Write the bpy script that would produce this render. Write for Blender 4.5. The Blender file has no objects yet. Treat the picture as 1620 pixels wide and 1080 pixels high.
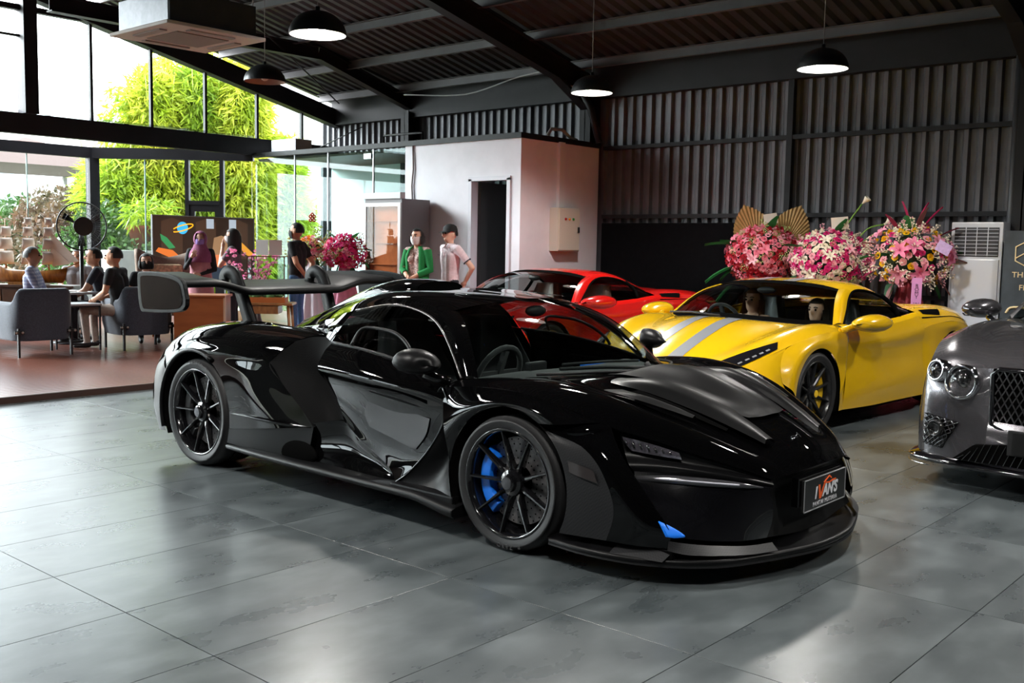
import bpy, bmesh, math, random
import numpy as np
from mathutils import Vector, Matrix, Euler
random.seed(7)
scn = bpy.context.scene
COL = scn.collection
# ------------------------------------------------------------------ camera (solved from the building's lines)
FPX, YAW, PITCH, ROLL, CAMH = 1613.15, -0.71757, 0.092234, 0.017876, 1.445
def _axes():
    cy, sy, cp, sp = math.cos(YAW), math.sin(YAW), math.cos(PITCH), math.sin(PITCH)
    fw = Vector((sy*cp, cy*cp, -sp)); rt = Vector((cy, -sy, 0)); up = rt.cross(fw)
    r = math.cos(ROLL)*rt + math.sin(ROLL)*up; u = -math.sin(ROLL)*rt + math.cos(ROLL)*up
    return r, u, fw
CR, CU, CF = _axes()
cam_d = bpy.data.cameras.new('camera'); cam = bpy.data.objects.new('camera', cam_d); COL.objects.link(cam)
cam_d.sensor_width = 36.0; cam_d.lens = 36.0*FPX/1620.0; cam_d.clip_end = 300
cam.matrix_world = Matrix(((CR.x, CU.x, -CF.x, 0), (CR.y, CU.y, -CF.y, 0), (CR.z, CU.z, -CF.z, CAMH), (0, 0, 0, 1)))
scn.camera = cam
def at(px, py, X=None, Y=None, Z=None, D=None):
    """point on the pixel's ray where it meets a plane of the place (or at depth D)"""
    d = CF + CR*((px-810)/FPX) - CU*((py-540)/FPX); o = Vector((0, 0, CAMH))
    if X is not None: t = X/d.x
    elif Y is not None: t = Y/d.y
    elif Z is not None: t = (Z-CAMH)/d.z
    else: t = D
    return o + d*t
# ------------------------------------------------------------------ world: bright overcast sky
w = bpy.data.worlds.new('overcast_sky'); scn.world = w; w.use_nodes = True
nt = w.node_tree; bg = nt.nodes['Background']
tc = nt.nodes.new('ShaderNodeTexCoord'); mp = nt.nodes.new('ShaderNodeMapping'); nz = nt.nodes.new('ShaderNodeTexNoise'); rp = nt.nodes.new('ShaderNodeValToRGB')
nt.links.new(tc.outputs['Generated'], mp.inputs['Vector']); nt.links.new(mp.outputs['Vector'], nz.inputs['Vector']); nz.inputs['Scale'].default_value = 2.2; nz.inputs['Detail'].default_value = 4
rp.color_ramp.elements[0].position = .3; rp.color_ramp.elements[0].color = (.80, .87, .96, 1); rp.color_ramp.elements[1].position = .7; rp.color_ramp.elements[1].color = (1, 1, 1, 1)
nt.links.new(nz.outputs['Fac'], rp.inputs['Fac']); nt.links.new(rp.outputs['Color'], bg.inputs['Color'])
bg.inputs['Strength'].default_value = 7.0
sun_d = bpy.data.lights.new('sun', 'SUN'); sun_d.energy = 12.0; sun_d.angle = math.radians(35); sun_d.color = (.94, .97, 1)
sun = bpy.data.objects.new('sun', sun_d); COL.objects.link(sun); sun.location = (-30, -10, 40); sun.rotation_euler = Vector((.74, .46, -.49)).to_track_quat('-Z', 'Y').to_euler()
LAMP_W = 26.0
vs = scn.view_settings; vs.view_transform = 'Standard'; vs.look = 'None'; vs.gamma = 1.0; vs.use_curve_mapping = False; vs.exposure = 0.55
scn.cycles.max_bounces = 10; scn.cycles.transparent_max_bounces = 24; scn.cycles.glossy_bounces = 5; scn.cycles.diffuse_bounces = 4
scn.cycles.caustics_reflective = False; scn.cycles.caustics_refractive = False; scn.cycles.sample_clamp_indirect = 4.0
# ------------------------------------------------------------------ materials
def lin(h):
    if isinstance(h, str):
        h = h.lstrip('#'); v = [int(h[i:i+2], 16)/255 for i in (0, 2, 4)]
        return tuple(x/12.92 if x <= .04045 else ((x+.055)/1.055)**2.4 for x in v)
    return tuple(h)
M = {}
def mat(name, col, rough=.5, metal=0., coat=0., var=.0, scale=20., bump=0., emit=0., spec=.5, sheen=0., sub=0., coords='Object'):
    if name in M: return M[name]
    m = bpy.data.materials.new(name); m.use_nodes = True; t = m.node_tree; b = t.nodes['Principled BSDF']
    c = lin(col); b.inputs['Base Color'].default_value = (*c, 1); b.inputs['Roughness'].default_value = rough; b.inputs['Metallic'].default_value = metal
    b.inputs['Coat Weight'].default_value = coat; b.inputs['Coat Roughness'].default_value = .02; b.inputs['Specular IOR Level'].default_value = spec
    b.inputs['Sheen Weight'].default_value = sheen
    if emit: b.inputs['Emission Color'].default_value = (*c, 1); b.inputs['Emission Strength'].default_value = emit
    tcn = t.nodes.new('ShaderNodeTexCoord'); n = t.nodes.new('ShaderNodeTexNoise'); n.inputs['Scale'].default_value = scale; n.inputs['Detail'].default_value = 3
    t.links.new(tcn.outputs[coords], n.inputs['Vector'])
    if var:
        r = t.nodes.new('ShaderNodeValToRGB'); r.color_ramp.elements[0].position = .3; r.color_ramp.elements[1].position = .7
        r.color_ramp.elements[0].color = (*[max(0, x*(1-var)) for x in c], 1); r.color_ramp.elements[1].color = (*[min(1, x*(1+var)) for x in c], 1)
        t.links.new(n.outputs['Fac'], r.inputs['Fac']); t.links.new(r.outputs['Color'], b.inputs['Base Color'])
    if bump:
        bp = t.nodes.new('ShaderNodeBump'); bp.inputs['Strength'].default_value = bump; bp.inputs['Distance'].default_value = .01
        t.links.new(n.outputs['Fac'], bp.inputs['Height']); t.links.new(bp.outputs['Normal'], b.inputs['Normal'])
    M[name] = m; return m
def glass(name, tint=(1, 1, 1), ior=1.45, rough=0.):
    if name in M: return M[name]
    m = bpy.data.materials.new(name); m.use_nodes = True; t = m.node_tree; t.nodes.clear()
    o = t.nodes.new('ShaderNodeOutputMaterial'); mx = t.nodes.new('ShaderNodeMixShader'); tr = t.nodes.new('ShaderNodeBsdfTransparent'); gl = t.nodes.new('ShaderNodeBsdfGlossy'); fr = t.nodes.new('ShaderNodeFresnel')
    tr.inputs['Color'].default_value = (*tint, 1); gl.inputs['Roughness'].default_value = rough; fr.inputs['IOR'].default_value = ior
    geo = t.nodes.new('ShaderNodeNewGeometry'); inv = t.nodes.new('ShaderNodeMix'); inv.data_type = 'FLOAT'
    t.links.new(geo.outputs['Backfacing'], inv.inputs[0]); inv.inputs[2].default_value = ior; inv.inputs[3].default_value = 1/ior*1.0
    # backfacing gets 1/ior, which the node inverts again: a thin sheet reflects alike from either side
    t.links.new(inv.outputs[0], fr.inputs['IOR'])
    t.links.new(fr.outputs[0], mx.inputs[0]); t.links.new(tr.outputs[0], mx.inputs[1]); t.links.new(gl.outputs[0], mx.inputs[2]); t.links.new(mx.outputs[0], o.inputs[0])
    M[name] = m; return m
def carbon(name, col='#1a1a1c', rough=.35):
    m = mat(name, col, rough, coat=.0, spec=.4); t = m.node_tree; b = t.nodes['Principled BSDF']
    ck = t.nodes.new('ShaderNodeTexChecker'); ck.inputs['Scale'].default_value = 160; tcn = t.nodes.new('ShaderNodeTexCoord'); mpn = t.nodes.new('ShaderNodeMapping'); mpn.inputs['Rotation'].default_value = (0, .785, .785)
    t.links.new(tcn.outputs['Object'], mpn.inputs['Vector']); t.links.new(mpn.outputs['Vector'], ck.inputs['Vector'])
    c = lin(col); ck.inputs['Color1'].default_value = (*[x*.6 for x in c], 1); ck.inputs['Color2'].default_value = (*[x*1.5 for x in c], 1)
    t.links.new(ck.outputs['Color'], b.inputs['Base Color']); return m
def leafmat(name, c1, c2, trans=.5, rough=.5):
    if name in M: return M[name]
    m = bpy.data.materials.new(name); m.use_nodes = True; t = m.node_tree; b = t.nodes['Principled BSDF']; b.inputs['Roughness'].default_value = rough
    n = t.nodes.new('ShaderNodeTexNoise'); n.inputs['Scale'].default_value = 1.6; n.inputs['Detail'].default_value = 5; tcn = t.nodes.new('ShaderNodeTexCoord'); t.links.new(tcn.outputs['Object'], n.inputs['Vector'])
    r = t.nodes.new('ShaderNodeValToRGB'); r.color_ramp.elements[0].position = .35; r.color_ramp.elements[1].position = .65
    r.color_ramp.elements[0].color = (*lin(c1), 1); r.color_ramp.elements[1].color = (*lin(c2), 1)
    t.links.new(n.outputs['Fac'], r.inputs['Fac']); t.links.new(r.outputs['Color'], b.inputs['Base Color'])
    tl = t.nodes.new('ShaderNodeBsdfTranslucent'); mx = t.nodes.new('ShaderNodeMixShader'); mx.inputs[0].default_value = trans; t.links.new(r.outputs['Color'], tl.inputs['Color'])
    o = t.nodes['Material Output']; t.links.new(b.outputs[0], mx.inputs[1]); t.links.new(tl.outputs[0], mx.inputs[2]); t.links.new(mx.outputs[0], o.inputs[0])
    M[name] = m; return m
# ------------------------------------------------------------------ object helpers
def tag(o, label=None, cat=None, group=None, kind=None):
    if label: o['label'] = label
    if cat: o['category'] = cat
    if group: o['group'] = group
    if kind: o['kind'] = kind
    return o
def empty(name, loc=(0, 0, 0), rz=0., parent=None):
    o = bpy.data.objects.new(name, None); COL.objects.link(o); o.location = loc; o.rotation_euler = (0, 0, rz); o.empty_display_size = .1
    if parent: o.parent = parent
    return o
def link(name, me, material=None, parent=None, loc=None, rot=None):
    o = bpy.data.objects.new(name, me); COL.objects.link(o)
    if material is not None:
        me.materials.clear()
        for mm in (material if isinstance(material, (list, tuple)) else [material]): me.materials.append(mm)
    if parent is not None: o.parent = parent
    if loc is not None: o.location = loc
    if rot is not None: o.rotation_euler = rot
    return o
def mk(name, v, f, smooth=True, mats=None):
    me = bpy.data.meshes.new(name); me.from_pydata([tuple(map(float, p)) for p in v], [], [tuple(q) for q in f]); 
    if smooth: me.polygons.foreach_set('use_smooth', [True]*len(me.polygons))
    me.update(); return me
class B:
    """collects primitive shapes that together are ONE thing or part"""
    def __init__(s): s.v = []; s.f = []; s.sm = []
    def add(s, v, f, smooth=False):
        n = len(s.v); s.v += [tuple(p) for p in v]; s.f += [tuple(i+n for i in q) for q in f]; s.sm += [smooth]*len(f); return s
    def box(s, x0, x1, y0, y1, z0, z1):
        v = [(x, y, z) for z in (z0, z1) for y in (y0, y1) for x in (x0, x1)]
        return s.add(v, [(0, 2, 3, 1), (4, 5, 7, 6), (0, 1, 5, 4), (2, 6, 7, 3), (0, 4, 6, 2), (1, 3, 7, 5)])
    def beam(s, a, b, w_, h_, up=(0, 0, 1)):
        a = Vector(a); b = Vector(b); d = (b-a).normalized(); u = Vector(up); r = d.cross(u)
        if r.length < 1e-4: r = d.cross(Vector((0, 1, 0)))
        r.normalize(); u = r.cross(d); v = []
        for p in (a, b):
            for sx, sz in ((-1, -1), (1, -1), (1, 1), (-1, 1)): v.append(p+r*(sx*w_/2)+u*(sz*h_/2))
        return s.add(v, [(3, 2, 1, 0), (4, 5, 6, 7), (0, 1, 5, 4), (1, 2, 6, 5), (2, 3, 7, 6), (3, 0, 4, 7)])
    def tube(s, pts, r, n=10, caps=True, closed=False):
        pts = [Vector(p) for p in pts]; m = len(pts); rr = r if isinstance(r, (list, tuple)) else [r]*m
        v = []; prev = None
        for i, p in enumerate(pts):
            if closed: d = pts[(i+1) % m]-pts[i-1]
            else: d = pts[min(i+1, m-1)]-pts[max(i-1, 0)]
            d.normalize()
            if prev is None:
                a = d.cross(Vector((0, 0, 1)))
                if a.length < .05: a = d.cross(Vector((1, 0, 0)))
            else: a = prev - d*prev.dot(d)
            a.normalize(); prev = a; b = d.cross(a)
            for k in range(n):
                t = 2*math.pi*k/n; v.append(p+(a*math.cos(t)+b*math.sin(t))*rr[i])
        f = []
        for i in range(m if closed else m-1):
            j = (i+1) % m
            for k in range(n): f.append((i*n+k, i*n+(k+1) % n, j*n+(k+1) % n, j*n+k))
        s.add(v, f, True)
        if caps and not closed: s.add(v[:n], [tuple(range(n-1, -1, -1))]); s.add(v[-n:], [tuple(range(n))])
        return s
    def lathe(s, prof, n=24, c=(0, 0, 0), axis='z', smooth=True, arc=None, flip=1):
        """prof: (r, h) pairs"""
        v = []; f = []; m = len(prof); full = arc is None; a0, a1 = (0, 2*math.pi) if full else arc; N = n if full else n+1
        for r, h in prof:
            for k in range(N):
                t = a0+(a1-a0)*k/n; x, y = r*math.cos(t), r*math.sin(t)
                v.append({'z': (c[0]+x, c[1]+y, c[2]+h), 'y': (c[0]+x, c[1]+h*flip, c[2]+y), 'x': (c[0]+h*flip, c[1]+x, c[2]+y)}[axis])
        for i in range(m-1):
            for k in range(n): f.append((i*N+k, i*N+(k+1) % N, (i+1)*N+(k+1) % N, (i+1)*N+k))
        return s.add(v, f, smooth)
    def sphere(s, c, r, n=12, m=8, squash=(1, 1, 1)):
        v = []; f = []
        for i in range(m+1):
            ph = math.pi*i/m
            for k in range(n):
                t = 2*math.pi*k/n; v.append((c[0]+r*squash[0]*math.sin(ph)*math.cos(t), c[1]+r*squash[1]*math.sin(ph)*math.sin(t), c[2]+r*squash[2]*math.cos(ph)))
        for i in range(m):
            for k in range(n): f.append((i*n+k, (i+1)*n+k, (i+1)*n+(k+1) % n, i*n+(k+1) % n))
        return s.add(v, f, True)
    def prism(s, poly, a, b, axis='y'):
        """poly: 2D outline; extruded from a to b along axis. axis y: (x,z); x: (y,z); z: (x,y)"""
        n = len(poly); g = {'y': lambda p, t: (p[0], t, p[1]), 'x': lambda p, t: (t, p[0], p[1]), 'z': lambda p, t: (p[0], p[1], t)}[axis]
        v = [g(p, a) for p in poly]+[g(p, b) for p in poly]
        return s.add(v, [tuple(range(n)), tuple(range(2*n-1, n-1, -1))]+[(i, i+n, (i+1) % n+n, (i+1) % n) for i in range(n)])
    def grid(s, P, smooth=True, closed_u=False):
        P = np.asarray(P, float); a, b = P.shape[:2]; v = P.reshape(-1, 3); f = []
        for i in range(a-1):
            for j in range(b-1 if not closed_u else b): f.append((i*b+j, i*b+(j+1) % b, (i+1)*b+(j+1) % b, (i+1)*b+j))
        return s.add(v, f, smooth)
    def mesh(s, name, bevel=0., seg=2):
        me = bpy.data.meshes.new(name); me.from_pydata([tuple(map(float, p)) for p in s.v], [], s.f)
        me.polygons.foreach_set('use_smooth', s.sm)
        bm = bmesh.new(); bm.from_mesh(me); bmesh.ops.remove_doubles(bm, verts=bm.verts, dist=1e-5)
        bmesh.ops.recalc_face_normals(bm, faces=bm.faces)
        if bevel:
            es = [e for e in bm.edges if len(e.link_faces) == 2 and e.calc_face_angle(0) > .6]
            bmesh.ops.bevel(bm, geom=es, offset=bevel, segments=seg, profile=.6, affect='EDGES', clamp_overlap=True)
        bm.to_mesh(me); bm.free(); me.update(); return me
    def obj(s, name, material, parent=None, bevel=0., loc=None, rot=None, seg=2):
        return link(name, s.mesh(name, bevel, seg), material, parent, loc, rot)
def cr(pts, n):
    """Catmull-Rom through pts, n+1 samples"""
    P = np.asarray(pts, float); m = len(P)
    if m == 2: t = np.linspace(0, 1, n+1)[:, None]; return P[0]*(1-t)+P[1]*t
    E = np.vstack([2*P[0]-P[1], P, 2*P[-1]-P[-2]]); out = []
    for k in range(n+1):
        u = k*(m-1)/n; i = min(int(u), m-2); t = u-i; a, b, c, d = E[i], E[i+1], E[i+2], E[i+3]
        out.append(.5*((2*b)+(c-a)*t+(2*a-5*b+4*c-d)*t*t+(3*b-a-3*c+d)*t**3))
    return np.array(out)
def net(rows, nu=24, nv=16):
    R = np.array([cr(r, nu) for r in rows]); return np.array([cr(R[:, j], nv) for j in range(nu+1)]).transpose(1, 0, 2)
def flipy(P): Q = np.array(P, float); Q[..., 1] *= -1; return Q
def outward(o, ref=None):
    me = o.data; n = len(me.polygons); c = np.zeros(n*3); nn = np.zeros(n*3); a = np.zeros(n)
    me.polygons.foreach_get('center', c); me.polygons.foreach_get('normal', nn); me.polygons.foreach_get('area', a); c = c.reshape(-1, 3); nn = nn.reshape(-1, 3)
    if ref is None: ref = (min(.2, max(-2.0, c[:, 0].mean())), 0, .4)
    if ((nn*(c-np.array(ref))).sum(1)*a).sum() < 0: me.flip_normals()
    return o
def panel(name, rows, material, parent, nu=24, nv=16, both=True, thick=0., bevel=0.):
    """a curved body panel from a net of control points; both=True builds the left and the right one as two parts"""
    P = net(rows, nu, nv); out = []
    for s in ((0, 1) if both else (0,)):
        b = B(); b.grid(flipy(P) if s else P); o = outward(b.obj(name, material, parent)); out.append(o)
        if thick:
            md = o.modifiers.new('thickness', 'SOLIDIFY'); md.thickness = thick; md.offset = 0
    return out
def panel_sym(name, rows, material, parent, nu=24, nv=16):
    """rows run from the outer edge to the centre line y=0; mirrored and welded into one panel"""
    P = net(rows, nu, nv); Q = np.concatenate([P, flipy(P[:-1])[::-1]], 0); b = B(); b.grid(Q); return outward(b.obj(name, material, parent))
def overlay(name, P, quad, material, parent, n=12, m=6, off=.005, sgn=1, flipn=1):
    """a patch lying on a panel's surface P; quad gives (row, column) corners as fractions, in order around"""
    P = np.asarray(P, float); a, b_ = P.shape[0]-1, P.shape[1]-1
    def smp(s, t):
        s = min(max(s, 0), 1)*a; t = min(max(t, 0), 1)*b_; i = min(int(s), a-1); j = min(int(t), b_-1); u, v = s-i, t-j
        p = P[i, j]*(1-u)*(1-v)+P[i+1, j]*u*(1-v)+P[i, j+1]*(1-u)*v+P[i+1, j+1]*u*v; nn = np.cross(P[i+1, j]-P[i, j], P[i, j+1]-P[i, j]); return p, nn/(np.linalg.norm(nn)+1e-9)
    rows = []
    for i in range(m+1):
        v = i/m; row = []
        for j in range(n+1):
            u = j/n; q = [quad[0][k]*(1-u)*(1-v)+quad[1][k]*u*(1-v)+quad[2][k]*u*v+quad[3][k]*(1-u)*v for k in (0, 1)]; p, nn = smp(*q); row.append(p+nn*off*flipn)
        rows.append(row)
    G = np.array(rows); G = G if sgn > 0 else flipy(G); b = B(); b.grid(G); o = outward(b.obj(name, material, parent)); return o, G
def text(name, body, size, material, parent, loc, rot, extrude=.001, align='CENTER', shear=0., space=1., bold=0.):
    cu = bpy.data.curves.new(name, 'FONT'); cu.body = body; cu.size = size; cu.align_x = align; cu.align_y = 'CENTER'; cu.extrude = extrude; cu.shear = shear; cu.space_character = space; cu.offset = bold; cu.resolution_u = 3
    tmp = bpy.data.objects.new(name+'_tmp', cu); COL.objects.link(tmp); dg = bpy.context.evaluated_depsgraph_get(); me = bpy.data.meshes.new_from_object(tmp.evaluated_get(dg)); bpy.data.objects.remove(tmp); bpy.data.curves.remove(cu)
    return link(name, me, material, parent, loc, rot)
# shared materials
PAINT = mat('black_gloss_paint', (.0016, .0016, .0018), .4, coat=1., spec=.0)
SATIN = mat('satin_black', (.004, .004, .0045), .38, spec=.2, bump=.02, scale=300)
MATTE = mat('matte_black', (.008, .008, .009), .6, bump=.05, scale=200)
VOID = mat('dark_interior', (.004, .004, .004), .9, spec=0.)
CARB = carbon('carbon_weave', '#1c1c1e', .48)
RUB = mat('tyre_rubber', (.014, .014, .015), .55, bump=.08, scale=120)
CHROME = mat('chrome', (.75, .75, .78), .08, 1.)
STEEL = mat('brushed_steel', (.45, .45, .46), .35, 1., var=.1, scale=80)
DISC = mat('brake_disc_grey', (.17, .16, .16), .42, .6, var=.25, scale=60)
GLASSC = glass('car_glass', (.62, .68, .67), 1.5)
GLASSW = glass('window_glass', (.93, .97, .96), 1.35)
WHITE = mat('white_paint', (.8, .8, .8), .4)
# ------------------------------------------------------------------ the building
WY, OY, GX, DX, DZ = 12.7, 10.8, -15.6, -9.15, .06     # right wall, office front, gable wall, deck edge, deck height
XR, YN, YR = 4.6, -4.6, 4.0                              # far right end, near side wall, ridge
ZE, SL = 3.98, .227
zroof = lambda y: ZE + SL*((WY-y) if y > YR else (WY-YR) - (YR-y))
STRUCT = mat('black_steel', (.011, .011, .013), .5, spec=.25, var=.2, scale=3, bump=.03)
CLAD = mat('charcoal_cladding', (.105, .104, .114), .42, .25, var=.25, scale=2.5, bump=.02)
ROOFM = mat('charcoal_roof_sheet', (.036, .040, .047), .5, .2, var=.2, scale=2)
# floor tiles
def tilemat():
    m = mat('grey_vinyl_tile', (.10, .12, .12), .36, spec=.45); t = m.node_tree; b = t.nodes['Principled BSDF']
    g = t.nodes.new('ShaderNodeNewGeometry'); oi = t.nodes.new('ShaderNodeObjectInfo'); ad = t.nodes.new('ShaderNodeVectorMath'); ad.operation = 'MULTIPLY_ADD'
    cb = t.nodes.new('ShaderNodeCombineXYZ'); t.links.new(oi.outputs['Random'], cb.inputs[0]); t.links.new(oi.outputs['Random'], cb.inputs[1])
    ad.inputs[1].default_value = (30, 30, 30); t.links.new(cb.outputs[0], ad.inputs[0]); t.links.new(g.outputs['Position'], ad.inputs[2])
    mpn = t.nodes.new('ShaderNodeMapping'); mpn.inputs['Scale'].default_value = (1.5, .8, 1); t.links.new(ad.outputs[0], mpn.inputs['Vector'])
    n = t.nodes.new('ShaderNodeTexNoise'); n.inputs['Scale'].default_value = 3.0; n.inputs['Detail'].default_value = 5; n.inputs['Roughness'].default_value = .52; n.inputs['Distortion'].default_value = .0
    t.links.new(mpn.outputs['Vector'], n.inputs['Vector'])
    r = t.nodes.new('ShaderNodeValToRGB'); e = r.color_ramp.elements; e[0].position = .28; e[0].color = (.044, .054, .058, 1); e[1].position = .72; e[1].color = (.128, .147, .154, 1)
    x = e.new(.5); x.color = (.080, .093, .098, 1)
    t.links.new(n.outputs['Fac'], r.inputs['Fac']); t.links.new(r.outputs['Color'], b.inputs['Base Color'])
    mr = t.nodes.new('ShaderNodeMapRange'); mr.inputs[3].default_value = .25; mr.inputs[4].default_value = .31; t.links.new(n.outputs['Fac'], mr.inputs[0]); t.links.new(mr.outputs[0], b.inputs['Roughness'])
    bp = t.nodes.new('ShaderNodeBump'); bp.inputs['Strength'].default_value = .015; bp.inputs['Distance'].default_value = .01; t.links.new(n.outputs['Fac'], bp.inputs['Height'])
    return m
TILE = tilemat()
fl = B().box(DX-.3, XR, YN, WY+.1, -.25, -.006).obj('floor', mat('tile_joint', (.035, .035, .04), .6, var=.2)); tag(fl, 'grey stone-look tiled showroom floor under the cars', kind='structure')
TX, TY, X0, Y0 = .612, 1.18, -3.66-.612*20, 1.93-1.18*6
tb = B(); g_ = .0018; tb.box(-TX/2+g_, TX/2-g_, -TY/2+g_, TY/2-g_, -.012, 0); tme = tb.mesh('tile', .0006, 1); tme.materials.append(TILE)
rest = B()
for i in range(60):
    for j in range(20):
        x0 = X0+i*TX; y0 = Y0+j*TY; cx, cy = x0+TX/2, y0+TY/2
        if x0+TX > XR or y0 < YN or y0+TY > WY: continue
        if x0 < DX-.02: 
            if x0+TX < DX: continue
        if cx < .6 and 1.0 < cy < 12.4 and -cx*.98+.2 > -cy*.2 and cy > -cx*.28:
            o = bpy.data.objects.new('tile', tme); COL.objects.link(o); o.parent = fl; o.location = (cx, cy, 0)
        else: rest.box(x0+g_, x0+TX-g_, y0+g_, y0+TY-g_, -.012, 0)
o = rest.obj('tile', TILE, fl); o['kind'] = 'stuff'
# timber deck
def woodmat(name, c1, c2, rough=.35, axis=0, pitch=.1):
    m = mat(name, c1, rough); t = m.node_tree; b = t.nodes['Principled BSDF']
    tcn = t.nodes.new('ShaderNodeTexCoord'); mpn = t.nodes.new('ShaderNodeMapping'); mpn.inputs['Scale'].default_value = (18, 1.2, 6) if axis == 0 else (1.2, 18, 6); t.links.new(tcn.outputs['Object'], mpn.inputs['Vector'])
    n = t.nodes.new('ShaderNodeTexNoise'); n.inputs['Scale'].default_value = 1.5; n.inputs['Detail'].default_value = 6; t.links.new(mpn.outputs['Vector'], n.inputs['Vector'])
    r = t.nodes.new('ShaderNodeValToRGB'); r.color_ramp.elements[0].position = .3; r.color_ramp.elements[1].position = .7; r.color_ramp.elements[0].color = (*lin(c1), 1); r.color_ramp.elements[1].color = (*lin(c2), 1)
    t.links.new(n.outputs['Fac'], r.inputs['Fac']); t.links.new(r.outputs['Color'], b.inputs['Base Color'])
    return m
DECK = woodmat('red_brown_deck', '#4a2820', '#825142', .30)
dk = B().box(GX-2.4, DX, -2.5, WY-.02, -.2, DZ-.012).obj('floor_deck', mat('deck_joint', (.02, .01, .008), .7)); tag(dk, 'raised reddish-brown timber deck of the lounge area', kind='structure')
pk = B(); pk.box(-.046, .046, -7.55, 7.58, -.02, 0); pme = pk.mesh('plank', .003, 1); pme.materials.append(DECK)
for i in range(86):
    o = bpy.data.objects.new('plank', pme); COL.objects.link(o); o.parent = dk; o.location = (DX-.05-i*.1, 5.08, DZ)
B().box(DX, DX+.02, -2.5, WY-.02, -.01, DZ-.001).obj('edge_board', mat('dark_edge_board', '#2c1712', .5, var=.2, scale=4), dk)
# corrugated cladding
def corr(width, pitch, depth, duty=.5, sl=.18):
    pts = []; x = 0; n = int(round(width/pitch)); 
    for k in range(n):
        a = k*pitch; pts += [(a, 0), (a+pitch*(duty-sl/2), 0), (a+pitch*(duty+sl/2), depth), (a+pitch*(1-sl/2), depth)]
    pts.append((n*pitch, 0)); return pts
prof = corr(.99, .165, .055, .50, .22)
wr = B().box(GX-.05, XR, WY+.045, WY+.1, 0, ZE+.2).obj('wall_right', MATTE); tag(wr, 'dark corrugated metal side wall of the showroom', kind='structure')
cb_ = B()
cb_.add([(x, -d, z) for x, d in prof for z in (0, ZE)], [(2*i, 2*i+2, 2*i+3, 2*i+1) for i in range(len(prof)-1)]); cme = cb_.mesh('cladding_sheet'); cme.materials.append(CLAD)
x = XR-.99
while x > GX-.6:
    o = bpy.data.objects.new('cladding_sheet', cme); COL.objects.link(o); o.parent = wr; o.location = (x, WY+.044, 0); x -= .99
for z in (.92, 1.93, 2.95): B().box(-9.25, XR, WY-.09, WY-.001, z-.028, z+.028).obj('girt', STRUCT, wr)
for z in (1.93, 2.95): B().box(GX, -9.4, WY-.09, WY-.001, z-.028, z+.028).obj('girt', STRUCT, wr)
B().box(GX, XR, WY-.16, WY-.002, 3.69, 4.20).obj('eave_beam', STRUCT, wr)
def ibeam_col(x, w_, d_, name='column'):
    b = B(); b.box(x-w_/2, x+w_/2, WY-d_, WY-d_+.015, 0, 3.8); b.box(x-w_/2, x+w_/2, WY-.025, WY-.01, 0, 3.8); b.box(x-.008, x+.008, WY-d_, WY-.01, 0, 3.8); return b.obj(name, STRUCT, wr)
for x in (-13.46, -9.48, -3.3, 2.8): ibeam_col(x, .2, .26)
B().box(-6.27, -6.19, WY-.10, WY-.001, 0, 3.72).obj('column', STRUCT, wr)
B().box(-9.22, -6.87, WY-.12, WY-.092, .02, 1.83).obj('backdrop_board', mat('black_board', (.005, .005, .006), .9, spec=.05, var=.2), wr)
B().tube([(-3.42, WY-.2, .02), (-3.42, WY-.2, 1.9), (-3.42, WY-.2, 3.68)], .05).obj('downpipe', mat('grey_pipe', (.045, .045, .05), .45), wr)
# roof: sheets, purlins, portal frames
ce = B().box(GX-.1, XR, YN, YN+.02, zroof(YN)+.05, zroof(YN)+.09).obj('ceiling', MATTE); tag(ce, 'dark corrugated metal roof over the showroom', kind='structure')
rprof = corr(1.0, .2, .05, .55, .2)
for s, ya, yb in ((1, YR, WY+.1), (-1, YN, YR)):
    rb = B(); rb.add([(x, y, zroof(y)+.13+d) for x, d in rprof for y in (ya, yb)], [(2*i, 2*i+1, 2*i+3, 2*i+2) for i in range(len(rprof)-1)]); rme = rb.mesh('roof_sheet'); rme.materials.append(ROOFM)
    for k in range(21):
        o = bpy.data.objects.new('roof_sheet', rme); COL.objects.link(o); o.parent = ce; o.location = (GX-.15+k*1.0, 0, 0)
PURL = mat('grey_purlin', (.10, .096, .10), .5, .2, var=.15, scale=3)
ys = [WY-.45-1.08*k for k in range(16)]
for y in ys:
    z = zroof(y); b = B(); b.beam((GX, y, z+.06), (XR, y, z+.06), .006, .13); b.beam((GX, y-.03, z), (XR, y-.03, z), .06, .006); b.beam((GX, y-.03, z+.125), (XR, y-.03, z+.125), .06, .006); b.obj('purlin', PURL, ce)
def rafter(x, w_=.16, d_=.30):
    b = B()
    for ya, yb in ((YR, WY-.05), (YR, YN)):
        for dz, hh, ww in ((0, .016, w_), (-d_, .016, w_), (-d_/2, d_, .012)): b.beam((x, ya, zroof(ya)-.005+dz), (x, yb, zroof(yb)-.005+dz), ww, hh)
    # haunch at the knee
    b.prism([(WY-.1, zroof(WY)-.3), (WY-1.0, zroof(WY-1.0)-.3), (WY-.1, 3.45)], x-.008, x+.008, 'x'); b.beam((x, WY-1.0, zroof(WY-1.0)-.3), (x, WY-.1, 3.45), w_, .016)
    return b.obj('rafter', STRUCT, ce)
for x in (-9.48, -3.3, 2.8): rafter(x)
b = B()     # lighter intermediate frame with a level collar
for a, c in (((-13.46, 6.2, 4.38), (-13.46, 10.55, 4.40)), ((-13.46, 10.55, 4.40), (-13.46, WY-.05, 3.80))):
    b.beam(a, c, .15, .016); b.beam((a[0], a[1], a[2]+.2), (c[0], c[1], c[2]+.2), .15, .016); b.beam((a[0], a[1], a[2]+.1), (c[0], c[1], c[2]+.1), .012, .2)
b.obj('collar_frame', STRUCT, ce)
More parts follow.
